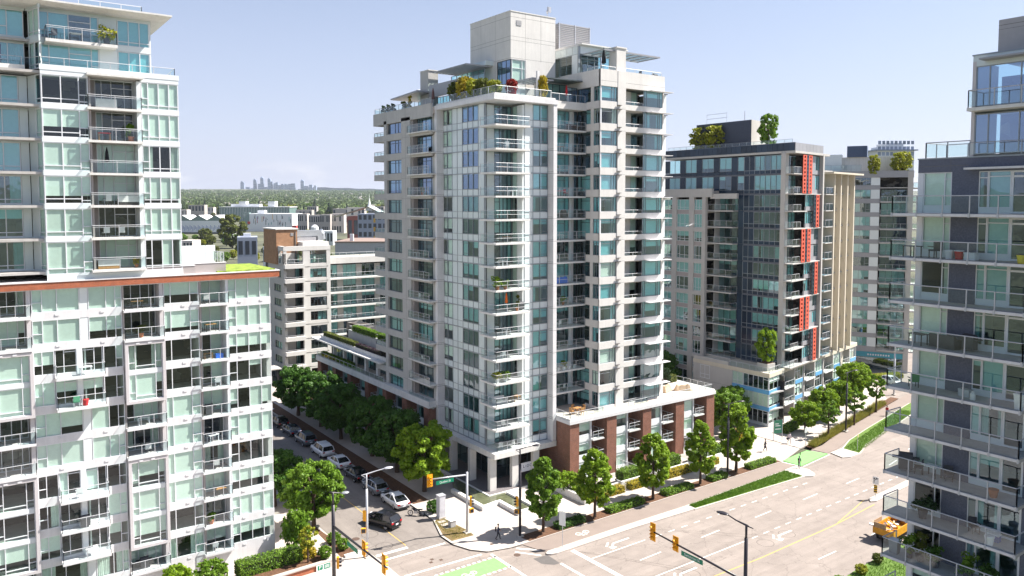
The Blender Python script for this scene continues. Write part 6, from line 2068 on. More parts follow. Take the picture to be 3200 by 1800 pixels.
# roof terrace planting on the tower
G_RF = 'roof terrace plants above the white frame'
for i, (x, y, s_, mat, sz, lab) in enumerate((
        (54.3, 88.6, 1.0, L_OLIVE, 1.5, 'dark green roof shrub at the left of the terrace row'),
        (54.3, 86.4, 1.0, L_GOLD, 1.7, 'golden roof shrub left of centre in the terrace row'),
        (54.2, 84.2, 0.95, L_YEL, 1.35, 'yellow green roof shrub in the middle of the terrace row'),
        (54.3, 82.2, 0.9, L_OLIVE, 1.3, 'olive roof shrub right of centre in the terrace row'),
        (54.5, 80.0, 0.8, L_YEL, 1.05, 'low yellow green roof shrub near the terrace corner'),
        (56.3, 78.8, 0.7, L_RED, 1.1, 'dark red maple in the terrace corner'),
        (61.2, 79.0, 0.6, L_GOLD, 1.6, 'golden conifer beside the white canopy post'))):
    tree('roof_shrub', lab, (x, y, 49.1), 'bush', mat, i, s_, G_RF, 'shrub', sz)
hedge('terrace_hedge', 'clipped hedge with orange flowers on the upper left terrace', [(52.9, 131.0), (52.9, 118)], 0.9, 12.2, 0.8, L_OLIVE)
hedge('terrace_hedge', 'dark purple heather row on the upper left terrace', [(52.9, 117.5), (52.9, 108)], 0.8, 12.1, 0.8, leafmat('purple heather', (0.03, 0.015, 0.03), (0.08, 0.05, 0.07)))
hedge('terrace_hedge', 'bright shrub row behind the top left terrace wall', [(55.4, 124), (55.4, 115)], 1.2, 13.8, 1.0, L_MID)
hedge('terrace_hedge', 'green shrub row beside the tower on the top left terrace', [(55.4, 114), (55.4, 107)], 1.2, 13.8, 1.0, L_MID)
hedge('terrace_hedge', 'green planter row on the lowest left terrace', [(52.3, 131), (52.3, 118)], 0.7, 8.87, 0.7, L_MID)
hedge('terrace_hedge', 'planting at the end of the right podium terrace', [(84.5, 81.6), (89.0, 81.6)], 1.1, 8.57, 1.0, L_OLIVE)
tree('terrace_shrub', 'small conifer on the right podium terrace', (86.5, 81.0, 8.6), 'bush', L_CON, 0, 0.6, cat='shrub', sz=1.3)
hedge('entrance_hedge', 'clipped green hedge beside the dark building sign', [(103.5, 72.0), (108.0, 73.0)], 1.0, 0.13, 1.3, L_MID)
hedge('entrance_hedge', 'second clipped hedge along the dark building gardens', [(110.5, 72.9), (119, 74.6)], 1.0, 0.13, 1.2, L_MID)
hedge('planter_bed', 'red and green planter bed at the far junction shop', [(151.5, 84.5), (157, 82.2)], 2.0, 0.1, 0.8, L_YEL)
# ------------------------------------------------------------------ vehicles
M_TYRE = plain('tyre rubber', (0.018, 0.018, 0.02), 0.8)
M_RIM = plain('alloy rim', (0.55, 0.56, 0.58), 0.3, metal=0.7)
M_CARG = plain('dark car glass', (0.012, 0.014, 0.018), 0.04, spec=0.8)
M_TAIL = plain('red tail lamp', (0.45, 0.01, 0.015), 0.2)
M_HEAD = plain('clear head lamp', (0.75, 0.76, 0.78), 0.15)
M_PLATE = plain('licence plate', (0.75, 0.77, 0.8), 0.4)


def paint(name, col, metal=0.15):
    return plain(name, col, 0.22, metal=metal, var=0.02, coat=0.6)


def loft(sections):
    """closed loft through sections (lists of points of one length)"""
    b = MB()
    k = len(sections[0])
    for s in sections:
        b.v += s
    for i in range(len(sections) - 1):
        for j in range(k):
            j2 = (j + 1) % k
            b.f.append((i * k + j, i * k + j2, (i + 1) * k + j2, (i + 1) * k + j))
    b.f.append(tuple(range(k - 1, -1, -1)))
    n = (len(sections) - 1) * k
    b.f.append(tuple(n + j for j in range(k)))
    return b


CARS = {}


def car_meshes(kind):
    """x forward, origin on the ground under the centre"""
    if kind in CARS:
        return CARS[kind]
    if kind == 'sedan':
        L, Wd, belt, H = 4.7, 0.91, 0.92, 1.45
        st = ((-2.35, 0.55, 0.80, 0.86), (-2.2, 0.30, 0.97, 0.93), (-1.5, 0.20, 1.02, 1.0), (-0.6, 0.19, 0.95, 1.0), (0.6, 0.19, 0.93, 1.0), (1.35, 0.20, 0.90, 0.99), (2.0, 0.24, 0.78, 0.94), (2.35, 0.38, 0.62, 0.82))
        roof = ((-2.0, 1.0), (-0.95, 1.42), (-0.2, 1.46), (0.35, 1.42), (1.35, 0.92))
    elif kind == 'hatch':
        L, Wd, belt, H = 4.5, 0.92, 0.98, 1.58
        st = ((-2.25, 0.5, 0.92, 0.88), (-2.1, 0.30, 1.02, 0.95), (-1.4, 0.22, 1.05, 1.0), (-0.5, 0.21, 1.0, 1.0), (0.6, 0.21, 0.98, 1.0), (1.3, 0.22, 0.97, 0.99), (1.95, 0.26, 0.86, 0.94), (2.25, 0.40, 0.66, 0.82))
        roof = ((-2.15, 1.05), (-1.75, 1.5), (-0.8, 1.62), (0.2, 1.58), (1.25, 1.0))
    else:
        L, Wd, belt, H = 4.8, 0.96, 1.08, 1.82
        st = ((-2.4, 0.5, 1.05, 0.93), (-2.3, 0.34, 1.12, 0.97), (-1.5, 0.27, 1.12, 1.0), (-0.5, 0.26, 1.1, 1.0), (0.7, 0.26, 1.08, 1.0), (1.3, 0.27, 1.06, 1.0), (2.1, 0.3, 0.98, 0.96), (2.4, 0.45, 0.8, 0.88))
        roof = ((-2.36, 1.1), (-2.15, 1.7), (-1.2, 1.84), (0.3, 1.82), (1.2, 1.1))
    secs = []
    for x, zb, zt, w in st:
        ww = Wd * w
        secs.append([(x, -ww * 0.86, zb), (x, ww * 0.86, zb), (x, ww, zb + 0.15), (x, ww * 1.0, zt - 0.22), (x, ww * 0.94, zt - 0.03), (x, ww * 0.75, zt), (x, -ww * 0.75, zt), (x, -ww * 0.94, zt - 0.03), (x, -ww * 1.0, zt - 0.22), (x, -ww, zb + 0.15)])
    body = loft(secs)
    # cabin: glass body with painted roof skin and pillars
    gl = []
    for i, (x, z) in enumerate(roof):
        base = belt - 0.05
        wt = Wd * (0.72 if 0 < i < len(roof) - 1 else 0.8)
        wb = Wd * 0.93
        gl.append([(x, -wb, base), (x, wb, base), (x, wt, max(base + 0.02, z - 0.04)), (x, -wt, max(base + 0.02, z - 0.04))])
    glass_ = loft(gl)
    rf = []
    for x, z in roof[1:-1]:
        wt = Wd * 0.735
        rf.append([(x, -wt, z - 0.06), (x, wt, z - 0.06), (x, wt * 0.9, z + 0.015), (x, -wt * 0.9, z + 0.015)])
    roof_b = loft(rf)
    for s in (-1, 1):       # pillars
        for (xa, za), (xb, zb) in ((roof[0], roof[1]), (roof[-1], roof[-2])):
            roof_b.tube([(xa, s * Wd * 0.90, belt - 0.02), (xb, s * Wd * 0.735, zb - 0.03)], 0.055, 5)
        mx = (roof[1][0] + roof[-2][0]) / 2
        roof_b.tube([(mx, s * Wd * 0.945, belt - 0.02), (mx, s * Wd * 0.735, roof[2][1] - 0.05)], 0.045, 5)
        roof_b.box(roof[-1][0] - 0.45, roof[-1][0] - 0.28, s * Wd * 1.0 - 0.09, s * Wd * 1.0 + 0.12, belt - 0.02, belt + 0.12)
    # wheels
    r_ = 0.33 if kind != 'suv' else 0.37
    wx = 1.36 if kind != 'suv' else 1.42
    tyre = MB()
    n = 20
    prof = ((r_ - 0.1, -0.1), (r_ - 0.02, -0.11), (r_, -0.06), (r_, 0.06), (r_ - 0.02, 0.11), (r_ - 0.1, 0.1))
    for rr, y in prof:
        for j in range(n):
            t = 2 * math.pi * j / n
            tyre.v.append((rr * math.cos(t), y, rr * math.sin(t)))
    for i in range(len(prof) - 1):
        for j in range(n):
            tyre.f.append((i * n + j, i * n + (j + 1) % n, (i + 1) * n + (j + 1) % n, (i + 1) * n + j))
    rim = MB()
    for y in (-0.085, 0.085):
        k0 = len(rim.v)
        rim.v += [((r_ - 0.1) * math.cos(2 * math.pi * j / n), y, (r_ - 0.1) * math.sin(2 * math.pi * j / n)) for j in range(n)]
        rim.f.append(tuple(range(k0, k0 + n)))
    z_l = belt - 0.22
    CARS[kind] = dict(body=body.mesh('body', True), glass=glass_.mesh('window_glass'), roof=roof_b.mesh('roof'), tyre=tyre.mesh('tyre', True), rim=rim.mesh('rim'), r=r_, wx=wx, W=Wd, L=L, zl=z_l, back=roof[0])
    for key, m in (('glass', M_CARG), ('tyre', M_TYRE), ('rim', M_RIM)):
        CARS[kind][key].materials.append(m)
    return CARS[kind]


PAINTED = {}


def car(name, label, loc, ang, kind, pm, group=None):
    c = car_meshes(kind)
    Mx = Matrix.Translation(loc) @ Matrix.Rotation(ang, 4, 'Z')
    T = link(name, None, None, None, Mx)
    tag(T, label, 'car', group)
    for part, src in (('body', 'body'), ('roof', 'roof')):
        k = (kind, src, pm.name)
        if k not in PAINTED:
            PAINTED[k] = c[src].copy()
            PAINTED[k].materials.append(pm)
        link(part, PAINTED[k], pm, T, Mx)
    link('window_glass', c['glass'], M_CARG, T, Mx)
    for sx in (-1, 1):
        for sy in (-1, 1):
            WMx = Mx @ Matrix.Translation((sx * c['wx'], sy * (c['W'] - 0.10), c['r']))
            w = link('wheel', c['tyre'], M_TYRE, T, WMx)
            link('rim', c['rim'], M_RIM, w, WMx)
    hl, W2, z = c['L'] / 2, c['W'], c['zl']
    for s in (-1, 1):
        boxo('tail_light', M_TAIL, T, Mx, -hl - 0.02, -hl + 0.22, s * W2 * 0.72 - 0.16, s * W2 * 0.72 + 0.16, z, z + 0.16)
        boxo('headlight', M_HEAD, T, Mx, hl - 0.24, hl - 0.02, s * W2 * 0.62 - 0.16, s * W2 * 0.62 + 0.16, z - 0.12, z + 0.02)
    boxo('licence_plate', M_PLATE, T, Mx, -hl - 0.03, -hl + 0.05, -0.2, 0.2, z - 0.22, z - 0.08)
    boxo('bumper', M_TYRE, T, Mx, -hl + 0.02, hl - 0.1, -W2 * 0.8, W2 * 0.8, 0.2, 0.34)
    return T


P_WHITE = paint('white car paint', (0.78, 0.78, 0.79), 0.0)
P_SILV = paint('silver car paint', (0.30, 0.32, 0.35), 0.5)
P_BLACK = paint('black car paint', (0.012, 0.012, 0.016), 0.1)
P_GREY = paint('grey car paint', (0.13, 0.15, 0.18), 0.4)
P_NAVY = paint('navy car paint', (0.02, 0.03, 0.06), 0.2)
G_CAR = 'cars parked along the side street'
UPY = math.pi / 2
car('parked_car', 'white sedan parked nearest the motorcycle', (41.45, 82.0, 0), UPY, 'sedan', P_WHITE, G_CAR)
car('parked_car', 'silver hatchback parked ahead of the nearest white sedan', (41.4, 87.4, 0), UPY, 'hatch', P_SILV, G_CAR)
car('parked_car', 'black car half hidden under the shaded trees', (41.4, 93.0, 0), UPY, 'sedan', P_BLACK, G_CAR)
car('parked_car', 'white sedan parked under the shaded trees', (41.5, 98.8, 0), UPY, 'sedan', P_WHITE, G_CAR)
car('parked_car', 'white sport utility vehicle parked in the shade', (41.5, 104.8, 0), UPY, 'suv', P_WHITE, G_CAR)
car('parked_car', 'grey sport utility vehicle with roof bars in the shade', (41.4, 111.2, 0), UPY, 'suv', P_GREY, G_CAR)
car('parked_car', 'dark sedan with bright reflections ahead of the grey vehicle', (41.4, 117.0, 0), UPY, 'sedan', P_NAVY, G_CAR)
car('parked_car', 'farthest dark parked car at the end of the side street', (41.4, 122.6, 0), UPY, 'hatch', P_BLACK, G_CAR)
car('moving_car', 'black sport utility vehicle turning into the side street', (37.55, 77.55, 0), R(111), 'hatch', P_BLACK)
car('moving_car', 'white and blue compact car crossing the far junction', (149.7, 80.0, 0), R(250), 'hatch', P_WHITE)


def motorcycle():
    Mx = Matrix.Translation((41.9, 77.55, 0)) @ Matrix.Rotation(R(135), 4, 'Z')
    T = link('motorcycle', None, None, None, Mx)
    tag(T, 'parked motorcycle behind the white sedan at the kerb', 'motorcycle')
    for x in (-0.7, 0.7):
        b = MB()
        b.tube([(x + 0.29 * math.cos(t * math.pi / 8), 0, 0.31 + 0.29 * math.sin(t * math.pi / 8)) for t in range(17)], 0.05, 6, False)
        w = b.build('wheel', M_TYRE, T, Mx)
        b = MB()
        for j in range(5):
            a = j * math.pi / 5
            b.tube([(x + 0.25 * math.cos(a), 0, 0.31 + 0.25 * math.sin(a)), (x - 0.25 * math.cos(a), 0, 0.31 - 0.25 * math.sin(a))], 0.012, 4)
        b.build('rim', M_RIM, w, Mx)
    MB().tube([(-0.7, 0, 0.31), (-0.2, 0, 0.42), (0.15, 0, 0.5), (0.5, 0, 0.85)], 0.05, 6).build('frame', M_DARKM, T, Mx)
    MB().tube([(0.7, 0, 0.31), (0.48, 0, 0.92)], 0.035, 6).build('fork', M_RIM, T, Mx)
    MB().tube([(0.46, -0.36, 1.02), (0.46, 0, 0.95), (0.46, 0.36, 1.02)], 0.02, 6).build('handlebar', M_DARKM, T, Mx)
    loft([[(x, -w, z), (x, w, z), (x, w * 0.7, z + h), (x, -w * 0.7, z + h)] for x, w, z, h in ((-0.1, 0.1, 0.68, 0.12), (0.15, 0.17, 0.66, 0.24), (0.42, 0.1, 0.72, 0.14))]).build('fuel_tank', P_BLACK, T, Mx)
    loft([[(x, -w, z), (x, w, z), (x, w, z + 0.09), (x, -w, z + 0.09)] for x, w, z in ((-0.75, 0.09, 0.76), (-0.4, 0.13, 0.7), (-0.08, 0.1, 0.7))]).build('seat', M_TYRE, T, Mx)
    boxo('engine', M_RIM, T, Mx, -0.15, 0.25, -0.14, 0.14, 0.3, 0.6)


motorcycle()


def truck():
    Mx = Matrix.Translation((81.0, 42.6, 0)) @ Matrix.Rotation(R(4), 4, 'Z') @ Matrix.Scale(0.92, 4)
    T = link('dump_truck', None, None, None, Mx)
    tag(T, 'orange yellow dump truck with junk in its open bed beside the balconies', 'truck')
    PY = plain('orange yellow truck paint', (0.60, 0.27, 0.015), 0.5, var=0.2, scale=2)
    PW = plain('weathered stake boards', (0.36, 0.24, 0.14), 0.85, var=0.3, scale=4)
    boxo('chassis', M_DARKM, T, Mx, -2.7, 4.4, -0.5, 0.5, 0.55, 0.85)
    b = MB()
    b.box(-2.6, 2.0, -1.15, 1.15, 0.95, 1.05)
    b.build('bed_floor', PY, T, Mx)
    for y0 in (-1.2, 1.1):
        boxo('bed_side', PY, T, Mx, -2.6, 2.0, y0, y0 + 0.1, 0.9, 1.75)
    boxo('tailgate', PY, T, Mx, -2.7, -2.6, -1.2, 1.2, 0.9, 1.6)
    boxo('headboard', PY, T, Mx, 2.0, 2.12, -1.2, 1.2, 0.9, 2.1)
    for i in range(4):
        boxo('stake_board', PW, T, Mx, -2.55, -0.6, 1.12, 1.17, 1.78 + i * 0.14, 1.88 + i * 0.14)
    boxo('stake_board', PW, T, Mx, -2.68, -2.62, -0.3, 1.1, 1.62, 2.2)
    for sx in (-1.6, 3.4):
        for sy in (-0.95, 0.95):
            b = MB()
            n = 18
            for y in (-0.15, 0.15):
                b.v += [(sx + 0.48 * math.cos(2 * math.pi * j / n), sy + y, 0.48 + 0.48 * math.sin(2 * math.pi * j / n)) for j in range(n)]
            b.f += [tuple(range(n)), tuple(range(2 * n - 1, n - 1, -1))] + [(j, (j + 1) % n, n + (j + 1) % n, n + j) for j in range(n)]
            b.build('wheel', M_TYRE, T, Mx)
    cab = loft([[(x, -1.05, 0.7), (x, 1.05, 0.7), (x, 1.0, z), (x, -1.0, z)] for x, z in ((2.3, 2.35), (3.2, 2.4), (3.7, 1.7), (4.5, 1.55))])
    cab.build('cab', P_WHITE, T, Mx)
    boxo('windscreen', M_CARG, T, Mx, 2.5, 3.35, -1.03, 1.03, 1.6, 2.2)
    g = random.Random(3)
    mats = [plain('scrap board', (0.55, 0.42, 0.3), 0.8), plain('scrap white sheet', (0.7, 0.7, 0.72), 0.5), plain('scrap dark', (0.05, 0.05, 0.07), 0.6), PY]
    for i in range(22):
        x, y = g.uniform(-2.3, 1.5), g.uniform(-0.85, 0.85)
        Mj = Mx @ Matrix.Translation((x, y, 1.08 + g.uniform(0, 0.35))) @ Matrix.Rotation(g.uniform(0, 3), 4, 'Z') @ Matrix.Rotation(g.uniform(-0.5, 0.5), 4, 'Y')
        boxo('scrap_piece', mats[i % 4], T, Mj, 0, g.choice((0.5, 0.9, 1.3)), 0, g.choice((0.15, 0.4)), 0, g.choice((0.04, 0.12)))


truck()

# ------------------------------------------------------------------ signals, lamps, signs
M_SIGY = plain('signal yellow', (0.80, 0.36, 0.01), 0.45, var=0.04)
M_SIGG = plain('street sign green', (0.0, 0.20, 0.11), 0.4, var=0.03)
M_SIGW = plain('reflective sign white', (0.80, 0.80, 0.80), 0.4, var=0.02)
M_BLKP = plain('black sign print', (0.015, 0.015, 0.015), 0.5)
M_LENS = plain('dark signal lens', (0.05, 0.015, 0.01), 0.2)


def text(body, mat, parent, M, size, ext=0.002):
    cu = bpy.data.curves.new('lettering', 'FONT')
    cu.body = body
    cu.size = size
    cu.extrude = ext
    cu.align_x = 'CENTER'
    cu.align_y = 'CENTER'
    cu.materials.append(mat)
    o = bpy.data.objects.new('lettering_source', cu)
    COL.objects.link(o)
    bpy.context.view_layer.update()
    me = bpy.data.meshes.new_from_object(o.evaluated_get(bpy.context.evaluated_depsgraph_get()))
    bpy.data.objects.remove(o, do_unlink=True)
    return link('lettering', me, mat, parent, M)


def signal_head(parent, Mx, lenses=3, back=True):
    """traffic light facing local -y, hanging round the origin"""
    h = 0.32 * lenses + 0.1
    o = boxo('signal_housing', M_SIGY, parent, Mx, -0.17, 0.17, -0.1, 0.12, -h / 2, h / 2)
    if back:
        boxo('backboard', M_SIGY, o, Mx, -0.33, 0.33, 0.0, 0.03, -h / 2 - 0.15, h / 2 + 0.15)
    for i in range(lenses):
        z = h / 2 - 0.21 - i * 0.32
        b = MB()
        n = 10
        r_ = 0.12
        for j in range(n):
            a = math.pi * j / (n - 1) * 1.2 - 0.1 * math.pi
            b.v += [(r_ * math.cos(a), -0.1, z + r_ * math.sin(a)), (r_ * math.cos(a), -0.34, z + r_ * math.sin(a) * 0.9)]
        for j in range(n - 1):
            b.f.append((2 * j, 2 * j + 1, 2 * j + 3, 2 * j + 2))
        b.build('visor', M_DARKM if not back else M_SIGY, o, Mx)
        b = MB()
        b.v += [(0.11 * math.cos(2 * math.pi * j / 12), -0.105, z + 0.11 * math.sin(2 * math.pi * j / 12)) for j in range(12)]
        b.f.append(tuple(range(12)))
        b.build('lens', M_LENS, o, Mx)
    return o


def ped_signal(parent, Mx):
    o = boxo('pedestrian_signal', M_SIGY, parent, Mx, -0.24, 0.24, -0.12, 0.12, -0.24, 0.24)
    boxo('display', M_DARKM, o, Mx, -0.19, 0.19, -0.135, -0.12, -0.19, 0.19)
    return o


def lamp_post(name, label, x, y, h, ang, mat, cat='lamp post', arm=1.5, rad=0.14, two=False, straight=False, group=None):
    T = thing(name, label, cat, (x, y, 0.13), 0, group)
    Mx = Matrix.Translation((x, y, 0.13))
    boxo('base_plate', M_KERB, T, Mx, -0.32, 0.32, -0.32, 0.32, -0.02, 0.1)
    b = MB().tube([(0, 0, 0.05), (0, 0, h * 0.82)], rad, 12).tube([(0, 0, h * 0.82), (0, 0, h)], rad * 0.6, 10)
    b.build('pole', mat, T, Mx, True)
    A = Mx @ Matrix.Rotation(ang, 4, 'Z')
    b = MB().tube([(-0.55, 0, h - 0.05), (0.0, 0, h - 0.02), (arm * 0.5, 0, h + 0.12), (arm, 0, h + 0.22)], [0.03, 0.07, 0.05, 0.045], 8)
    b.tube([(-0.5, 0, h - 0.07), (0, 0, h - 0.45)], 0.03, 6)
    b.build('arm', mat, T, A)
    prof = [(0.02, 0.10), (0.2, 0.08), (0.3, 0.02), (0.3, -0.03), (0.2, -0.07), (0.02, -0.08)]
    hd = MB().lathe(prof[::-1], 16)
    hm = A @ Matrix.Translation((arm + 0.35, 0, h + 0.22)) @ Matrix.Diagonal((1.7, 0.9, 1, 1))
    hd.build('lamp_head', mat, T, hm, True)
    return T, Mx, A


RIGHT_SCREEN = math.atan2(-0.5815, 0.8135)
lamp_post('lamp_post', 'tall black lamp post at the street corner beside the first maple', 48.15, 65.87, 9.6, R(-20), M_DARKM)
T, Mx, A = thing('pedestrian_signal_post', 'yellow signal fixed on the corner lamp post', 'traffic signal', (47.9, 66.0, 3.0)), None, None
signal_head(T, frame(47.85, 66.05, -100, 4.0), 3, False)
ped_signal(T, frame(47.85, 66.05, -60, 2.9))
boxo('bracket', M_DARKM, T, I4, 47.85, 48.15, 65.9, 66.0, 2.85, 2.95)
lamp_post('lamp_post', 'black lamp post in the mulch strip beside the tallest maple', 81.25, 65.0, 9.6, R(-20), M_DARKM)
lamp_post('lamp_post', 'far black lamp post among the straw grasses', 112.4, 67.2, 9.3, R(-10), M_DARKM)
T, Mx, A = lamp_post('lamp_post', 'grey lamp post with yellow signals on the left corner', 32.69, 70.9, 8.6, R(-5), M_GREYP, arm=2.0, rad=0.12)
signal_head(T, Mx @ Matrix.Translation((-0.18, 0.12, 4.3)) @ Matrix.Rotation(R(130), 4, 'Z'), 3, False)
ped_signal(T, Mx @ Matrix.Translation((-0.45, -0.1, 2.9)) @ Matrix.Rotation(R(-25), 4, 'Z'))
lamp_post('lamp_post', 'grey lamp post on the left pavement farther up the side street', 30.3, 100.3, 8.6, R(-5), M_GREYP, arm=2.0, rad=0.1)
lamp_post('lamp_post', 'pale grey lamp post at the far junction', 141.5, 75.2, 9.5, R(-30), M_GREYP, arm=1.6, rad=0.16)


def street_sign(parent, Mx, txt, w=2.0, h=0.42):
    o = boxo('street_sign', M_SIGG, parent, Mx, -w / 2, w / 2, 0, 0.02, -h, 0)
    text(txt, M_SIGW, o, Mx @ Matrix.Translation((0, -0.004, -h / 2)) @ Matrix.Rotation(R(90), 4, 'X'), h * 0.75)
    return o


def mast(name, label, x, y, arms, mat, h, ahz, lamp=None, rad=0.15):
    """signal pole with a long arm; arms = (dx, dy)"""
    T = thing(name, label, 'traffic signal', (x, y, 0.13))
    Mx = Matrix.Translation((x, y, 0.0))
    boxo('base_plate', M_KERB, T, Mx, -0.35, 0.35, -0.35, 0.35, 0.12, 0.22)
    MB().tube([(0, 0, 0.1), (0, 0, h)], [rad * 1.1, rad * 0.9], 12).build('pole', mat, T, Mx, True)
    dx, dy = arms
    MB().tube([(0, 0, ahz), (dx, dy, ahz + 0.35)], [rad * 0.7, rad * 0.42], 10).build('mast_arm', mat, T, Mx, True)
    return T, Mx


T, Mx = mast('traffic_signal', 'grey signal pole with arm and green street sign at the tower corner', 44.05, 70.0, (-4.7, 0.3), M_GREYP, 6.85, 6.55, rad=0.13)
signal_head(T, frame(39.6, 70.25, -5, 6.75), 3, True)
street_sign(T, frame(41.3, 70.0, -3, 6.6), 'Quebec St', 2.1)
signal_head(T, frame(44.4, 69.8, 60, 3.6), 3, False)
ped_signal(T, frame(44.55, 69.9, 0, 2.5))
T, Mx = mast('traffic_signal', 'black signal mast with two yellow heads over the main road', 50.3, 38.3, (0.3, 10.6), M_DARKM, 9.3, 5.75, rad=0.16)
signal_head(T, frame(50.6, 48.75, -90, 6.05), 4, True)
signal_head(T, frame(50.5, 45.9, -90, 6.0), 3, True)
street_sign(T, frame(50.35, 43.9, -90, 5.75), 'Switchmen St', 2.4)
A = Mx @ Matrix.Rotation(R(100), 4, 'Z')
MB().tube([(0, 0, 9.2), (0, 0, 10.4)], 0.1, 8).tube([(-0.6, 0, 10.25), (0, 0, 10.35), (0.9, 0, 10.5), (1.7, 0, 10.75)], [0.03, 0.09, 0.06, 0.05], 8).build('lamp_arm', M_DARKM, T, A, True)
MB().lathe([(0.02, -0.08), (0.2, -0.07), (0.3, -0.03), (0.3, 0.02), (0.2, 0.08), (0.02, 0.10)], 16).build('lamp_head', M_DARKM, T, A @ Matrix.Translation((2.1, 0, 10.75)) @ Matrix.Diagonal((1.8, 1.0, 1, 1)), True)
T, Mx = mast('traffic_signal', 'black signal mast crossing the bottom edge left of centre', 27.3, 66.5, (0.0, -11), M_DARKM, 8.2, 6.2, rad=0.17)
MB().tube([(0, 0, 8.1), (0, 0, 9.35)], 0.1, 8).tube([(-0.3, 0, 9.5), (0, 0, 9.35), (0.6, 0, 9.2), (1.0, 0, 9.1)], [0.03, 0.09, 0.06, 0.05], 8).build('lamp_arm', M_DARKM, T, Mx, True)
MB().lathe([(0.02, -0.08), (0.2, -0.07), (0.3, -0.03), (0.3, 0.02), (0.2, 0.08), (0.02, 0.10)], 16).build('lamp_head', plain('grey lamp head', (0.35, 0.36, 0.38), 0.3, metal=0.4), T, Mx @ Matrix.Translation((1.2, 0, 9.1)) @ Matrix.Diagonal((1.3, 0.9, 1, 1)), True)
street_sign(T, frame(27.1, 61.8, 90, 6.2), 'Switchmen St', 2.2)
signal_head(T, frame(27.35, 60.0, 90, 6.5), 3, True)
signal_head(T, frame(27.35, 56.2, 90, 6.6), 4, True)
signal_head(T, frame(27.75, 66.6, 60, 2.6), 3, False)


def post_sign(name, label, x, y, h, plates, mat=M_GREYP, z0=0.13):
    T = thing(name, label, 'sign', (x, y, z0))
    MB().tube([(x, y, z0), (x, y, h)], 0.035, 8).build('post', mat, T)
    for (w, hh, zc, deg, m) in plates:
        boxo('sign_plate', m, T, frame(x, y, deg, zc), -w / 2, w / 2, -0.06, -0.04, -hh / 2, hh / 2)
    return T


post_sign('sign_post', 'tall edge-on sign post on the concrete island nose', 50.2, 61.2, 4.0, ((0.75, 1.5, 3.2, -70, M_SIGW),))
post_sign('sign_post', 'white sign post on the pavement among tree shadows', 53.6, 66.4, 2.8, ((0.4, 0.5, 2.6, 10, M_SIGW),))
post_sign('sign_post', 'small yellow sign post at the end of the grass island', 91.0, 60.9, 2.6, ((0.3, 0.45, 2.4, 60, plain('olive sign back', (0.2, 0.2, 0.06), 0.5)),))
post_sign('sign_post', 'slim sign post on the far grass island', 105.0, 60.9, 2.5, ((0.35, 0.45, 2.3, 10, plain('straw sign plate', (0.5, 0.42, 0.2), 0.5)),))
post_sign('sign_post', 'white sign post at the driveway kerb before the grasses', 101.0, 66.7, 2.9, ((0.5, 0.75, 2.4, -10, M_SIGW),))
post_sign('sign_post', 'white sign post beside the far junction lamp', 137.5, 79.0, 3.0, ((0.6, 0.6, 2.7, -20, M_SIGW),))
# keep-right sign with hazard marker on the median nose
T = thing('keep_right_sign', 'white keep right sign above a yellow black hazard marker on the median', 'sign', (89.6, 49.5, 0.14))
KM = frame(89.6, 49.5, -78, 0.14)
MB().tube([(0, 0, 0), (0, 0, 2.7)], 0.035, 8).build('post', M_GREYP, T, KM)
p = boxo('sign_plate', M_SIGW, T, KM, -0.35, 0.35, -0.06, -0.04, 1.75, 2.65)
b = MB()
for a, c in (((-0.18, 1.9), (-0.18, 2.2)), ((-0.18, 2.2), (0.08, 2.4)), ((0.08, 2.4), (0.12, 2.55))):
    b.tube([(a[0], -0.062, a[1]), (c[0], -0.062, c[1])], 0.03, 4)
b.v += [(-0.02, -0.064, 2.42), (0.24, -0.064, 2.36), (0.16, -0.064, 2.58), (-0.28, -0.064, 2.35), (-0.05, -0.064, 2.35), (-0.16, -0.064, 2.55)]
n = len(b.v)
b.f += [(n - 6, n - 5, n - 4), (n - 3, n - 2, n - 1)]
b.build('keep_right_symbol', M_BLKP, p, KM)
hzp = boxo('hazard_plate', plain('hazard yellow', (0.75, 0.45, 0.02), 0.4), T, KM, -0.2, 0.2, -0.06, -0.04, 0.7, 1.65)
b = MB()
for i in range(4):
    z = 0.72 + i * 0.24
    b.quad((-0.2, -0.063, z), (0.2, -0.063, z + 0.12), (0.2, -0.063, min(1.65, z + 0.24)), (-0.2, -0.063, z + 0.12))
b.build('hazard_stripes', M_BLKP, hzp, KM)
# utility boxes
T = thing('utility_cabinet', 'tall grey utility cabinet on the corner lawn', 'cabinet', (43.7, 75.0, 0.13))
boxo('plinth', M_KERB, T, I4, 43.3, 44.2, 74.7, 75.5, 0.1, 0.3)
boxo('cabinet_body', plain('cabinet grey', (0.52, 0.52, 0.56), 0.45), T, I4, 43.35, 44.15, 74.75, 75.45, 0.3, 2.75)
boxo('cabinet_door', plain('cabinet grey door', (0.55, 0.55, 0.59), 0.45), T, I4, 43.42, 44.08, 74.735, 74.75, 1.0, 2.65)
boxo('cabinet_lid', M_GREYP, T, I4, 43.3, 44.2, 74.7, 75.5, 2.75, 2.82)
T = thing('junction_box', 'small grey junction box on the worn lawn', 'box', (43.5, 72.3, 0.14))
boxo('box_body', plain('junction box grey', (0.45, 0.44, 0.44), 0.6), T, I4, 43.2, 43.85, 72.0, 72.6, 0.14, 0.85)
boxo('box_lid', M_WHITEC, T, I4, 43.15, 43.9, 71.95, 72.65, 0.85, 0.9)
for i, (x, y) in enumerate(((42.9, 74.1), (42.8, 73.2), (42.7, 72.4))):
    tag(boxo('paving_slab', M_CONC, None, I4, x - 0.1, x + 0.8, y - 0.3, y + 0.25, 0.14, 0.17), ('paving slab on the worn lawn next to the utility cabinet', 'middle paving slab on the worn lawn', 'paving slab on the worn lawn beside the junction box')[i], 'slab')
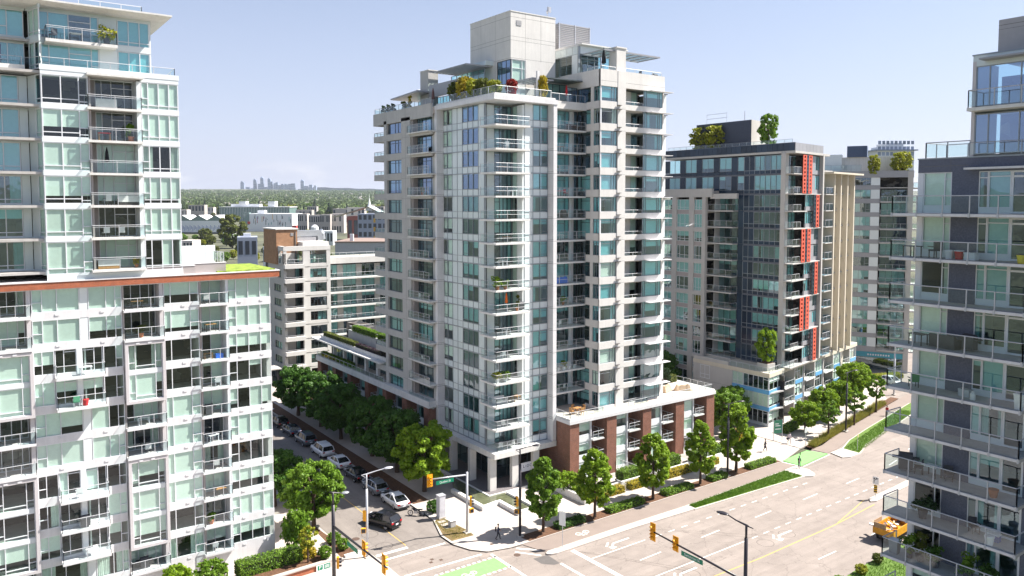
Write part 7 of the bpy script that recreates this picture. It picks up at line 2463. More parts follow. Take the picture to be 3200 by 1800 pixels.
# green entrance sign of the dark building
T = thing('entrance_sign', 'green framed entrance sign at the dark building corner', 'sign', (99.6, 70.6, 0.1))
SM = frame(99.0, 70.8, -20, 0.1)
for x in (0, 1.5):
    boxo('post', M_GREYP, T, SM, x, x + 0.08, 0, 0.08, 0, 3.2)
sp = boxo('sign_panel', plain('green sign panel', (0.05, 0.22, 0.14), 0.4), T, SM, 0.08, 1.5, 0.02, 0.06, 1.1, 3.1)
b = MB()
for z, w in ((2.5, 0.6), (2.2, 0.9), (1.7, 1.0)):
    b.box(0.3, 0.3 + w, 0.01, 0.02, z, z + 0.12)
b.build('sign_print', M_SIGW, sp, SM)
# garden walls, gates, fences of the podium
for x0, x1, lab in ((67.0, 72.2, 'low pale garden wall above the yellow hedge, right of the white gate'), (73.0, 79.2, 'low pale garden wall between third and fourth maples'), (80.2, 88.8, 'low pale garden wall near the driveway'), (62.4, 66.4, 'low pale garden wall behind the second maple')):
    tag(boxo('garden_wall', M_WHITEC, None, I4, x0, x1, 69.85, 70.1, 0.1, 0.95), lab, 'wall')
T = thing('ramp_wall', 'sloping pale ramp wall beside the first and second maples', 'wall', (59.7, 70, 0.1))
MB().prism([(59.5, 68.4), (59.9, 68.4), (59.9, 74.4), (59.5, 74.4)], 0.1, 1.0).build('wall_body', M_WHITEC, T)
MB().prism([(56.0, 69.6), (56.3, 69.5), (56.3, 72.5), (56.0, 72.5)], 0.1, 0.5).build('kerb_wall', M_WHITEC, T)
for x, lab in ((66.5, 'white garden gate between the second and third maples'), (72.3, 'white garden gate behind the third maple'), (79.5, 'white garden gate beside the fourth maple')):
    T = thing('garden_gate', lab, 'gate', (x, 69.5, 0.13))
    b = MB().box(x, x + 0.05, 68.7, 70.4, 0.13, 0.2).box(x, x + 0.05, 68.7, 70.4, 1.1, 1.17)
    b.build('gate_frame', M_ALU, T)
    for i in range(8):
        boxo('picket', M_ALU, T, I4, x + 0.01, x + 0.04, 68.75 + i * 0.22, 68.79 + i * 0.22, 0.2, 1.1)
for x, lab in ((64.0, 'white patio screen at the first brick pier'), (70.5, 'white patio screen at the second brick pier'), (83.6, 'tall white patio screen at the fourth brick pier')):
    T = thing('patio_screen', lab, 'fence', (x, 72, 0.1))
    railing(T, I4, [(x, 74.5), (x, 70.3)], 0.3, 1.7, M_ALU, glass('frosted screen glass', (0.8, 0.85, 0.85), 1.5), 1.1)
# brick planter wall with parking sign at the bottom left
T = thing('brick_planter', 'brick planter wall with pale coping at the bottom left corner', 'planter', (27, 71, 0))
b = MB().prism([(19.5, 70.6), (28.9, 71.05), (28.9, 71.35), (19.5, 70.9)], 0.1, 0.72)
b.build('planter_wall', M_BRICKR, T)
MB().prism([(19.5, 70.5), (29.0, 70.95), (29.0, 71.45), (19.5, 71.0)], 0.72, 0.85).build('coping', M_CONC, T)
MB().prism([(28.65, 71.45), (29.0, 71.45), (29.0, 73), (28.65, 73)], 0.72, 0.85).build('coping', M_CONC, T)
MB().prism([(28.6, 71.35), (28.9, 71.35), (28.9, 73), (28.6, 73)], 0.1, 0.72).build('planter_wall', M_BRICKR, T)
MB().prism([(19.5, 71.0), (28.6, 71.4), (28.6, 73.4), (19.5, 73.2)], 0.1, 0.66).build('soil', M_SOIL, T)
PMx = frame(27.3, 70.9, 2.7, 0.14)
T2 = thing('parking_sign', 'white and green parking sign on the brick planter wall', 'sign', (28, 70.9, 0.2))
sp = boxo('sign_plate', M_SIGW, T2, PMx, 0.0, 1.5, -0.04, -0.02, 0.0, 0.58)
sq = boxo('sign_field', M_SIGG, T2, PMx, 0.78, 1.45, -0.045, -0.04, 0.04, 0.54)
sq2 = boxo('sign_field', M_SIGG, T2, PMx, 0.12, 0.66, -0.045, -0.04, 0.06, 0.52)
text('P', M_SIGW, sq2, PMx @ Matrix.Translation((0.39, -0.048, 0.29)) @ Matrix.Rotation(R(90), 4, 'X'), 0.5)
b = MB()
for z in (0.38, 0.27, 0.16):
    b.box(0.86, 1.36, -0.049, -0.045, z, z + 0.05)
b.build('sign_print', M_SIGW, sq, PMx)
tag(boxo('curb_block', M_WHITEC, None, I4, 30.8, 32.2, 72.0, 72.4, 0.13, 0.35), 'white concrete block by the grey lamp post', 'block')
T = thing('garden_rail', 'small white railing at the foot of the left building', 'railing', (25.5, 74.8, 0.3))
railing(T, I4, [(24.6, 74.9), (26.9, 74.9)], 0.4, 1.0, M_ALU, None, 0.25)
# planter box under the terrace tree
T = thing('concrete_planter', 'square concrete planter on the dark building podium terrace', 'planter', (106.6, 77.9, 8.75))
boxo('planter_body', M_STON, T, I4, 105.6, 107.6, 76.9, 78.9, 8.75, 9.9)
boxo('soil', M_SOIL, T, I4, 105.75, 107.45, 77.05, 78.75, 9.9, 9.95)


# ------------------------------------------------------------------ people
M_SKIN = plain('skin', (0.42, 0.24, 0.16), 0.6)
M_HAIR = plain('dark hair', (0.015, 0.01, 0.008), 0.6)


def person(label, loc, ang, shirt, pants, shoes, stride=0.3, arm=(0.25, -0.25), bend_arm=False, h=1.72, bag=None, hair_long=False):
    me = bpy.data.meshes.new('body')
    s = stride
    V = [(0, 0, 0.95), (0, 0, 1.15), (0.01, 0, 1.36), (0.01, 0, 1.47), (0.03, 0, 1.55), (0.035, 0, 1.68)]
    rad = [0.145, 0.125, 0.15, 0.065, 0.075, 0.095]
    E_ = [(0, 1), (1, 2), (2, 3), (3, 4), (4, 5)]
    for sy, sg in ((0.1, 1), (-0.1, -1)):
        k = len(V)
        fx = s * sg
        V += [(0.0, sy, 0.88), (fx * 0.55 + 0.05, sy, 0.5), (fx - (0.06 if fx < 0 else 0), sy, 0.09 + (0.07 if fx < 0 else 0)), (fx + 0.15, sy, 0.045 + (0.02 if fx < 0 else 0))]
        rad += [0.1, 0.065, 0.045, 0.04]
        E_ += [(0, k), (k, k + 1), (k + 1, k + 2), (k + 2, k + 3)]
        k = len(V)
        ax = arm[0 if sg > 0 else 1]
        if bend_arm and sg < 0:
            V += [(0.02, sy * 1.9, 1.4), (0.02, sy * 2.3, 1.14), (0.25, sy * 2.0, 1.16)]
        else:
            V += [(0.0, sy * 1.9, 1.4), (ax * 0.45, sy * 2.35, 1.13), (ax, sy * 2.35, 0.9)]
        rad += [0.065, 0.048, 0.036]
        E_ += [(2, k), (k, k + 1), (k + 1, k + 2)]
    me.from_pydata(V, E_, [])
    o = bpy.data.objects.new('body_source', me)
    COL.objects.link(o)
    md = o.modifiers.new('skin', 'SKIN')
    for i, sv in enumerate(me.skin_vertices[0].data):
        sv.radius = (rad[i], rad[i] * (1.25 if i in (1, 2) else 1.0))
        sv.use_root = (i == 0)
    o.modifiers.new('sub', 'SUBSURF').levels = 2
    bpy.context.view_layer.update()
    m2 = bpy.data.meshes.new_from_object(o.evaluated_get(bpy.context.evaluated_depsgraph_get()))
    bpy.data.objects.remove(o, do_unlink=True)
    m2.name = 'body'
    for m in (M_SKIN, shirt, pants, shoes):
        m2.materials.append(m)
    hands = [V[8 + 4], V[15 + 2 + 3]] if False else [V[12], V[19]]
    for pgn in m2.polygons:
        c = pgn.center
        pgn.use_smooth = True
        nearhand = min((c - Vector(hh)).length for hh in hands) < 0.14
        if nearhand or c.z > 1.475:
            pgn.material_index = 0
        elif c.z < 0.1:
            pgn.material_index = 3
        elif c.z < 0.93 and abs(c.y) < 0.19:
            pgn.material_index = 2
        else:
            pgn.material_index = 1
    sc = h / 1.78
    Mx = Matrix.Translation(loc) @ Matrix.Rotation(ang, 4, 'Z') @ Matrix.Diagonal((sc, sc, sc, 1))
    T = link('person', None, None, None, Mx)
    tag(T, label, 'person')
    link('body', m2, None, T, Mx)
    hb = MB().lathe([(0.03, 0.10), (0.085, 0.075), (0.108, 0.02), (0.105, -0.04 - (0.12 if hair_long else 0)), (0.07, -0.06 - (0.16 if hair_long else 0))][::-1], 12)
    hb.build('hair', M_HAIR, T, Mx @ Matrix.Translation((0.015, 0, 1.70)), True)
    fb = MB()
    for hh in hands:
        for j in range(5):
            oy = (j - 2) * 0.017
            fb.tube([(hh[0], hh[1] + oy, hh[2] - 0.02), (hh[0] + 0.015, hh[1] + oy, hh[2] - 0.075 + abs(j - 2) * 0.01), (hh[0] + 0.035, hh[1] + oy, hh[2] - 0.105 + abs(j - 2) * 0.015)], [0.011, 0.010, 0.008], 5)
    fb.build('fingers', M_SKIN, T, Mx)
    if bag:
        bb = loft([[(x, -w, z0), (x, w, z0), (x, w, z1), (x, -w, z1)] for x, w, z0, z1 in ((-0.34, 0.1, 1.05, 1.35), (-0.27, 0.15, 0.98, 1.42), (-0.16, 0.16, 0.97, 1.44))]) if bag == 'pack' else loft([[(-0.12 + dx, -0.42 + 0.16 * (j % 2), z) for j, (dx, z) in enumerate(((0, 0.6), (0, 0.6), (0, 0.9), (0, 0.9)))], [(0.16, -0.42 + 0.16 * (j % 2), z) for j, z in enumerate((0.6, 0.6, 0.9, 0.9))]])
        bo = bb.build('backpack' if bag == 'pack' else 'handbag', plain('dark bag fabric', (0.03, 0.02, 0.035), 0.8), None, Mx)
        tag(bo, 'dark backpack worn by the person walking at the corner' if bag == 'pack' else ('dark bag carried by the person in dark clothes near the driveway' if h > 1.7 else 'dark handbag carried by the person in the pale top'), 'bag')
    return T


C_DARK = plain('dark clothing', (0.02, 0.018, 0.025), 0.85)
C_NAVY = plain('navy clothing', (0.025, 0.03, 0.06), 0.85)
C_PALE = plain('pale pink top', (0.62, 0.52, 0.56), 0.85)
C_SHOE = plain('dark shoe', (0.02, 0.02, 0.02), 0.6)
C_SHOW = plain('white shoe', (0.7, 0.7, 0.7), 0.6)
C_REDC = plain('red top', (0.45, 0.03, 0.03), 0.8)
person('person with backpack walking across the corner in tree shadow', (45.75, 66.55, 0.13), R(-35), C_NAVY, C_DARK, C_SHOE, 0.22, (0.3, -0.1), True, 1.74, 'pack')
person('person in dark clothes with a bag walking near the driveway', (93.9, 68.5, 0.1), R(-60), C_DARK, C_DARK, C_SHOE, 0.2, (0.25, -0.2), False, 1.78, 'bag')
person('person in a pale top with a handbag on the far pavement', (99.9, 68.7, 0.13), R(-120), C_PALE, C_NAVY, C_SHOE, 0.2, (0.2, -0.2), False, 1.68, 'bag', True)
person('person in dark clothes standing at the end of the grass island', (91.5, 61.3, 0.13), R(-110), C_DARK, C_DARK, C_SHOW, 0.05, (0.15, -0.05), True, 1.7, None, True)
person('person in red walking among the straw grasses', (126.5, 68.3, 0.1), R(20), C_REDC, C_DARK, C_SHOE, 0.2, (0.2, -0.2), False, 1.7)
# seagull gliding past the dark building
T = thing('seagull', 'white seagull gliding in front of the pale gridded block', 'bird', (95, 80, 33.5))
GM = Matrix.Translation((90.6, 80.3, 32.5)) @ Matrix.Rotation(R(-20), 4, 'Z') @ Matrix.Rotation(R(-14), 4, 'Y') @ Matrix.Scale(0.92, 4)
M_GULL = plain('white feathers', (0.8, 0.8, 0.8), 0.8)
gb = MB().tube([(0, -0.28, 0), (0, -0.15, 0.01), (0, 0.05, 0.015), (0, 0.22, 0.03), (0, 0.3, 0.02)], [0.02, 0.06, 0.075, 0.045, 0.012], 8)
for s in (-1, 1):
    n0 = len(gb.v)
    gb.v += [(s * 0.04, 0.1, 0.03), (s * 0.04, -0.08, 0.02), (s * 0.45, 0.12, 0.14), (s * 0.45, -0.03, 0.12), (s * 0.85, 0.0, 0.05), (s * 0.8, -0.06, 0.05)]
    gb.f += [(n0, n0 + 2, n0 + 3, n0 + 1), (n0 + 2, n0 + 4, n0 + 5, n0 + 3), (n0 + 1, n0 + 3, n0 + 2, n0), (n0 + 3, n0 + 5, n0 + 4, n0 + 2)]
gb.build('body', M_GULL, T, GM)
# ------------------------------------------------------------------ the city behind: halls, houses, trees, skyline
def far(px, d):
    """ground position d metres ahead of the viewpoint on the bearing of picture column px"""
    p = fwd * d + rgt * ((px - 1600) / FOCAL * d)
    return p.x, p.y, terrain_z(math.hypot(p.x - 40, p.y - 60))


def zat(py, d):
    return 36 - (py - HORIZ) / (FOCAL * 1.0018) * d


FACE = math.degrees(math.atan2(rgt.y, rgt.x))


def far_box(name, label, cat, px0, px1, d, ytop, deep, mat, base=None, group=None, rows=0, cols=0, wm=None, turn=0, fade=0.14):
    """building whose front spans px0..px1 at distance d, top at picture row ytop, with a grid of recessed windows"""
    x0, y0, z0 = far(px0, d)
    x1, y1, z1 = far(px1, d)
    w = math.hypot(x1 - x0, y1 - y0)
    zb = min(z0, z1) - 1 if base is None else base
    zt = zat(ytop, d)
    T = thing(name, label, cat, ((x0 + x1) / 2, (y0 + y1) / 2, zb), 0, group)
    F = frame(x0, y0, FACE + turn, 0)
    boxo('wall', mat, T, F, 0, w, 0, deep, zb, zt)
    if rows:
        h = zt - max(zb, 0)
        for r_ in range(rows):
            for c in range(cols):
                if RNG.random() < fade:
                    continue
                xa = w * (c + 0.18) / cols
                za = max(zb, 0) + h * (r_ + 0.3) / rows
                boxo('window', wm, T, F, xa, xa + w / cols * 0.64, -0.06, 0.02, za, za + h / rows * 0.55)
    return T, F, w, zb, zt


M_FWH = plain('far white cladding', (0.72, 0.73, 0.75), 0.6, var=0.04)
M_FGL = plain('far green glazing', (0.16, 0.24, 0.23), 0.15, var=0.12, scale=0.1, spec=0.7)
M_FDK = plain('far dark window', (0.04, 0.05, 0.07), 0.15, spec=0.6)
M_FBR = plain('far brown roof', (0.26, 0.19, 0.16), 0.8, var=0.2)
M_FSTU = plain('far stucco', (0.52, 0.47, 0.44), 0.8, var=0.15, rand=0.3)
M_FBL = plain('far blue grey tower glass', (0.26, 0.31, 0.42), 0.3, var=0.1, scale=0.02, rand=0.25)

# long glazed college building
T, F, w, zb, zt = far_box('glass_college', 'long low building of green glass behind the white hall', 'building', 688, 905, 1150, 648, 40, M_FGL)
for i in range(44):
    boxo('glazing_fin', M_FWH, T, F, w * i / 44, w * i / 44 + 0.35, -0.5, 0, zb, zt)
boxo('roof_edge', M_FWH, T, F, -1, w + 1, -1.5, 40, zt, zt + 1)
boxo('roof_plant', M_FWH, T, F, w * 0.14, w * 0.55, 6, 20, zt + 1, zt + 5)
boxo('roof_plant', M_FWH, T, F, w * 0.26, w * 0.36, 5, 18, zt + 5, zt + 9)
boxo('roof_plant', M_FWH, T, F, w * 0.68, w * 0.78, 5, 18, zt + 1, zt + 9)
# white hall with coloured slots
T, F, w, zb, zt = far_box('white_hall', 'white academic hall with thin coloured slot windows', 'building', 770, 913, 900, 668, 45, M_FWH)
SLOT = [plain('slot ' + n, c, 0.5) for n, c in (('dark', (0.05, 0.06, 0.08)), ('red', (0.5, 0.05, 0.05)), ('amber', (0.6, 0.35, 0.04)), ('blue', (0.05, 0.12, 0.4)), ('teal', (0.05, 0.3, 0.32)))]
g = random.Random(5)
for i in range(34):
    x = w * (0.14 + 0.84 * g.random())
    z = zb + (zt - zb) * g.uniform(0.3, 0.75)
    boxo('slot_window', SLOT[(0, 0, 0, 1, 2, 3, 4, 0)[g.randrange(8)]], T, F, x, x + 0.55, -0.08, 0.02, z, z + g.choice((1.2, 3.0, 5.0, 6.5)))
boxo('glazed_bay', M_FGL, T, F, -3.5, 3.5, -0.3, 6, zb + 9, zt + 1.5)
boxo('glazed_bay', SLOT[1], T, F, 1.5, 4.5, -0.4, -0.3, zb + 10, zb + 13)
boxo('roof_plant', M_FWH, T, F, w * 0.2, w * 0.36, 8, 16, zt, zt + 4)
# low sheds with folded white roofs
T, F, w, zb, zt = far_box('folded_roof_shed', 'low pale sheds with folded white roofs at the far left', 'building', 545, 700, 830, 690, 30, M_FWH)
for i in range(34):
    boxo('slot_window', SLOT[3], T, F, 2 + i * 1.45, 2.4 + i * 1.45, -0.08, 0.02, zb + 5 + (i * 7 % 3), zb + 9 + (i * 5 % 3))
n = 3
for i in range(n):
    xa, xb = w * i / n, w * (i + 1) / n
    xm = (xa + xb) / 2
    b = MB()
    b.quad((xa, -1, zt + 1), (xm, -1, zt + 6), (xm, 30, zt + 6), (xa, 30, zt + 1))
    b.quad((xm, -1, zt + 6), (xb, -1, zt + 1), (xb, 30, zt + 1), (xm, 30, zt + 6))
    b.build('folded_roof', M_FWH, T, F)
    b = MB()
    b.v += [(xa, 0, zt), (xb, 0, zt), (xb, 0, zt + 1), (xm, 0, zt + 6), (xa, 0, zt + 1)]
    b.f.append((0, 1, 2, 3, 4))
    b.build('gable_glazing', M_FGL, T, F)
boxo('ground_floor_glazing', M_FDK, T, F, 0, w, -0.2, 0, zb, zb + 3.5)
# slate blue block with amber panels
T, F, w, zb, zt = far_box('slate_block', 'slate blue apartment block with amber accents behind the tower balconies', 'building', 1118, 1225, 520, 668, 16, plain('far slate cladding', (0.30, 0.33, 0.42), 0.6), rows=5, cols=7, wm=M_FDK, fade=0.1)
for i in range(4):
    boxo('amber_panel', SLOT[2], T, F, w * 0.46, w * 0.52, -0.12, 0, zb + (zt - zb) * (0.2 + i * 0.2), zb + (zt - zb) * (0.3 + i * 0.2))
# school with white sail roof
T, F, w, zb, zt = far_box('sail_roof_hall', 'brick red hall with white sail roof and spire', 'building', 1085, 1175, 700, 676, 30, plain('far red brick', (0.32, 0.10, 0.08), 0.8), rows=1, cols=5, wm=M_FDK)
b = MB()
b.quad((-14, -2, zt - 1), (w * 0.75, -2, zt + 9), (w * 0.75, 25, zt + 9), (-14, 25, zt - 1))
b.quad((w * 0.75, -2, zt + 9), (w + 3, -2, zt + 4), (w + 3, 25, zt + 4), (w * 0.75, 25, zt + 9))
b.build('sail_roof', M_FWH, T, F)
MB().lathe([(4.5, 0), (1.4, 5), (0.3, 11), (0.05, 15)], 8, (w * 0.75, 4, zt + 5)).build('spire', M_FWH, T, F)
# terrace houses and small blocks, middle distance
G_H = 'pale houses among the trees behind the hall'
spec = [(930, 960, 850, 668), (965, 1000, 840, 672), (1000, 1032, 830, 670), (1035, 1075, 840, 668), (925, 975, 980, 656), (1085, 1140, 1000, 648), (590, 640, 1150, 640), (560, 585, 1000, 655), (640, 668, 1300, 648), (1040, 1090, 1100, 652), (960, 990, 1250, 645), (1150, 1200, 1200, 645)]
for i, (a, c, d, y) in enumerate(spec):
    far_box('far_house', 'pale flat roofed house block among the trees beyond the white hall', 'house', a, c, d, y, 12, M_FSTU, None, G_H, 2, 5, M_FDK)
# near low sheds between the blocks
T, F, w, zb, zt = far_box('grey_shed', 'long grey shed with a brown roof edge behind the cream block', 'building', 1046, 1240, 250, 758, 26, plain('shed grey wall', (0.42, 0.42, 0.45), 0.7), -0.2)
boxo('roof_edge', M_FBR, T, F, -0.3, w, -0.3, 26, zt, zt + 0.35)
boxo('roof_vent', M_FWH, T, F, 4.2, 5.3, 3, 4, zt, zt + 2.6)
T, F, w, zb, zt = far_box('blue_shed', 'blue grey gabled shed left of the brick roof house', 'building', 740, 800, 330, 742, 14, plain('blue shed wall', (0.30, 0.33, 0.42), 0.7), -0.2, None, 2, 3, M_FDK, turn=18)
boxo('roof_box', M_FWH, T, F, 2.5, 5.5, 3, 6, zt, zt + 1.6)
# tank on legs
T = thing('sign_tank', 'small white tank sign on legs in front of the houses', 'tank', far(983, 520))
x, y, z = far(983, 520)
MB().lathe([(2.6, 0), (2.6, 4.2), (1.2, 5.6), (0.1, 5.8)], 12, (x, y, 15.2)).build('tank', M_FWH, T)
for dx, dy in ((-1.8, 0), (1.8, 0), (0, 1.8)):
    MB().tube([(x + dx * 1.3, y + dy, -0.2), (x + dx, y + dy, 15.3)], 0.25, 6).build('leg', M_GREYP, T)
tag(far_box('red_kiosk', 'red corner pavilion beside the white hall', 'building', 913, 925, 860, 705, 8, plain('kiosk red', (0.55, 0.06, 0.05), 0.6))[0])

# trees one can pick out
G_F = 'trees of the middle distance'
tree('big_tree', 'large olive green tree in front of the white hall', far(725, 600), 'big', L_OLIVE, 0.4, 1.08)
tree('park_tree', 'smaller olive tree left of the large tree', far(640, 640), 'far', L_OLIVE, 0.4, 1.35, G_F)
named = ((1045, 330, 'far', L_OLIVE, 1.35, 'nearest green tree behind the cream block duct'), (1075, 345, 'far2', L_MID, 1.15, 'green tree right of the nearest tree behind the duct'), (1110, 350, 'far', L_OLIVE, 1.2, 'upright green tree by the slate block'), (1128, 420, 'far2', L_YEL, 0.55, 'small yellow green tree on the plaza before the slate block'), (1165, 415, 'far', L_YEL, 0.6, 'second small yellow green tree on the plaza'), (760, 260, 'far2', L_YEL, 0.35, 'yellow shrub tree beyond the green roof'), (690, 280, 'far', L_YEL, 0.5, 'low yellow green tree beside the privacy screens'))
for i, (px, d, key, mat, sc, lab) in enumerate(named):
    x, y, z = far(px, d)
    tree('park_tree', lab, (x, y, z), key, mat, i * 1.1, sc, G_F)
for i in range(7):
    x, y, z = far(850 + i * 11, 700)
    tree('planter_tree', 'small tree in the row in front of the white hall', (x, y, z), 'far', L_OLIVE, i, 0.62 + 0.2 * (i % 3), 'row of small trees before the white hall')
g = random.Random(23)
for i in range(46):
    px, d = g.uniform(555, 1010), g.uniform(420, 790)
    x, y, z = far(px, d)
    tree('lot_tree', 'low tree on the open lots in front of the far halls', (x, y, z), g.choice(('far', 'far2')), g.choice((L_OLIVE, L_MID, L_YEL, L_OLIVE)), g.uniform(0, 6), g.uniform(0.5, 0.95), 'trees on the open lots')
for i, (a, c, d, y, m) in enumerate(((820, 850, 420, 770, M_FWH), (860, 905, 470, 752, M_FSTU), (560, 600, 520, 752, M_FSTU), (690, 720, 700, 728, M_FWH), (940, 985, 560, 735, M_FSTU), (1000, 1040, 640, 722, M_FWH))):
    far_box('lot_building', ('white flat roofed shed right of the blue shed', 'pale low workshop behind the brick roof house', 'low workshop at the far left edge of the lots', 'small white shed beside the large olive tree', 'pale workshop below the tank sign', 'white low shed below the terrace houses')[i], 'building', a, c, d, y, 14, m, None, None, 1, 4, M_FDK)
g = random.Random(17)
LAB = {'far': 'rounded tree in the leafy suburb beyond the halls', 'far2': 'spreading tree in the leafy suburb beyond the halls', 'conifer': 'dark conifer in the leafy suburb beyond the halls'}
for i in range(150):
    px = g.uniform(520, 1260)
    d = g.uniform(930, 1900)
    if px < 920 and d < 1230:
        d = g.uniform(1230, 1900)
    key = g.choice(('far', 'far2', 'far', 'conifer'))
    mat = L_CON if key == 'conifer' else g.choice((L_FAR, L_FAR, L_OLIVE, L_YEL, L_MID, L_FAR))
    x, y, z = far(px, d)
    tree('suburb_tree', LAB[key], (x, y, z - 0.5), key, mat, g.uniform(0, 6), g.uniform(0.9, 1.7), 'suburb trees ' + key)


# the wooded slopes farther off read as one mass
def woodland():
    g = np.random.default_rng(4)
    P, Sz = [], []
    for i in range(9000):
        d = 1500 + 6200 * g.random() ** 1.3
        px = g.uniform(300, 1700)
        x, y, z = far(px, d)
        r_ = g.uniform(4, 9) * (1 + d / 9000)
        P.append((x, y, z + r_ * 0.5))
        Sz.append(r_)
    P = np.array(P)
    Sz = np.array(Sz)
    me = leaves_mesh('woodland', P, Sz, 150000, 5.5, 9, flat=0.8)
    o = link('woodland', me, L_FAR)
    tag(o, 'wooded suburban slopes below the skyline', 'woodland', None, 'stuff')


woodland()


def rooftops():
    g = random.Random(8)
    b = MB()
    for i in range(190):
        d = g.uniform(1500, 5200)
        px = g.uniform(420, 1500)
        x, y, z = far(px, d)
        w, h = g.uniform(6, 13), g.uniform(6, 10)
        b.box(x - w / 2, x + w / 2, y - w / 2, y + w / 2, z - 1, z + h)
    o = b.build('suburb_houses', M_FSTU)
    tag(o, 'pale suburban houses scattered over the slopes below the skyline', 'houses', None, 'stuff')


rooftops()

# skyline towers 7 km away
sky = ((780, 45, 85), (845, 45, 140), (905, 35, 155), (942, 36, 55), (1000, 30, 100), (1030, 40, 30), (1080, 32, 140), (1122, 36, 45), (1160, 22, 70), (1197, 24, 90), (1222, 28, 80), (1252, 30, 115), (1290, 30, 100), (1332, 28, 100), (1370, 38, 100), (1412, 53, 95), (1500, 28, 165), (1535, 40, 65), (1580, 45, 125), (1640, 40, 110), (1702, 28, 120))
lab = ('stepped tower at the left end of the skyline', 'low twin block right of the first skyline tower', 'small pale block in the skyline', 'tall slim tower left of the pointed skyline tower', 'low block at the foot of the pointed skyline tower', 'tallest pointed tower of the skyline', 'small block right of the tallest skyline tower', 'tall tower in the middle of the skyline', 'slim tower attached to the middle skyline tower', 'dark tower right of the middle skyline tower', 'pale tower beside the dark skyline tower', 'lower tower in the middle of the skyline', 'narrow blue tower right of the skyline centre', 'narrow pale tower right of the skyline centre', 'pale broad tower of the skyline', 'broad dark flat topped skyline tower', 'low skyline block in the gap before the last tall tower', 'last tall tower of the skyline', 'stepped block right of the last tall skyline tower', 'pale block near the right end of the skyline', 'slim tower at the right end of the skyline')
for i, (x, w, t) in enumerate(sky):
    px0, px1, y = 560 + x / 4.025, 560 + (x + w) / 4.025, 550 + t / 4.025
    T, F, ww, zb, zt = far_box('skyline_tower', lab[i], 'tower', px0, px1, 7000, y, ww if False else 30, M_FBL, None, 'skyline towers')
    if i in (0, 3, 5, 7, 17):
        b = MB()
        b.v += [(0, 0, zt), (ww, 0, zt), (ww, 30, zt), (0, 30, zt), (ww * 0.2, 5, zt + 14), (ww * 0.45, 5, zt + 14), (ww * 0.45, 25, zt + 14), (ww * 0.2, 25, zt + 14)]
        b.f += [(4, 5, 6, 7), (0, 1, 5, 4), (1, 2, 6, 5), (2, 3, 7, 6), (3, 0, 4, 7)]
        b.build('crown', M_FBL, T, F)
    for j in range(3):
        boxo('floor_band', M_FWH, T, F, 0, ww, -0.4, 0, zb + (zt - zb) * (0.3 + 0.22 * j), zb + (zt - zb) * (0.3 + 0.22 * j) + 2)
# far ridge on the right of the skyline
b = MB()
prev = None
for i in range(25):
    px = 960 + i * 15
    x, y, z = far(px, 8600)
    top = zat(588 + 0.45 * (i - 8) + (0.8 * math.sin(i * 1.3)), 8600)
    cur = ((x, y, 100), (x, y, top), (x + fwd.x * 1800, y + fwd.y * 1800, top - 60))
    if prev:
        b.quad(prev[0], cur[0], cur[1], prev[1])
        b.quad(prev[1], cur[1], cur[2], prev[2])
    prev = cur
struct('hills', b, plain('haze blue forest ridge', (0.05, 0.075, 0.10), 0.95, var=0.2, scale=0.004))  # ridge colour carries the distance haze as dark blue
# distant tower block above the grey glass block
x0, y0, _ = far(2722, 420)
T, F, w, zb, zt = far_box('distant_tower_block', 'distant white terraced tower rising behind the grey glass block roof', 'building', 2735, 2850, 420, 470, 16, M_FWH, 0)
for r_ in range(4):
    for c in range(9):
        z = 58 + r_ * 3.0
        boxo('window', M_FBL, T, F, w * (c + 0.15) / 9, w * (c + 0.85) / 9, -0.08, 0.02, z, z + 1.9)
for k, (a, c, t) in enumerate(((0.15, 0.9, 458), (0.3, 0.75, 448))):
    boxo('upper_storey', M_FWH, T, F, w * a, w * c, 2, 14, zat(470 - 12 * k, 420), zat(t, 420))
boxo('roof_terrace', M_FBL, T, F, -1.5, w + 1.5, -1.2, 14, zt - 0.3, zt + 0.3)

# ------------------------------------------------------------------ summer haze
hz = MB().box(-11200, 11300, -11100, 11300, -3.0, 300).build('haze', None)
hm, ht, ho = _new('haze air')
pv = _N(ht, 'ShaderNodeVolumePrincipled', Density=0.00005, Anisotropy=0.3)
pv.inputs['Color'].default_value = (0.80, 0.88, 1.0, 1)
ht.links.new(pv.outputs[0], ho.inputs['Volume'])
hz.data.materials.append(hm)
tag(hz, 'thin pale summer haze over the whole city', 'haze', None, 'stuff')
# ------------------------------------------------------------------ things people keep on their balconies and terraces
M_WOOD = plain('oiled teak', (0.36, 0.19, 0.07), 0.6, var=0.2, scale=6)
M_WICK = plain('dark wicker', (0.035, 0.03, 0.03), 0.8, var=0.3, scale=20)
M_CUSH = plain('pale cushion', (0.68, 0.66, 0.64), 0.9)
M_POTD = plain('dark pot', (0.06, 0.06, 0.07), 0.6)
M_TERR = plain('terracotta pot', (0.38, 0.13, 0.06), 0.8)
M_WPOT = plain('white pot', (0.72, 0.72, 0.72), 0.5)
PROTO = {}


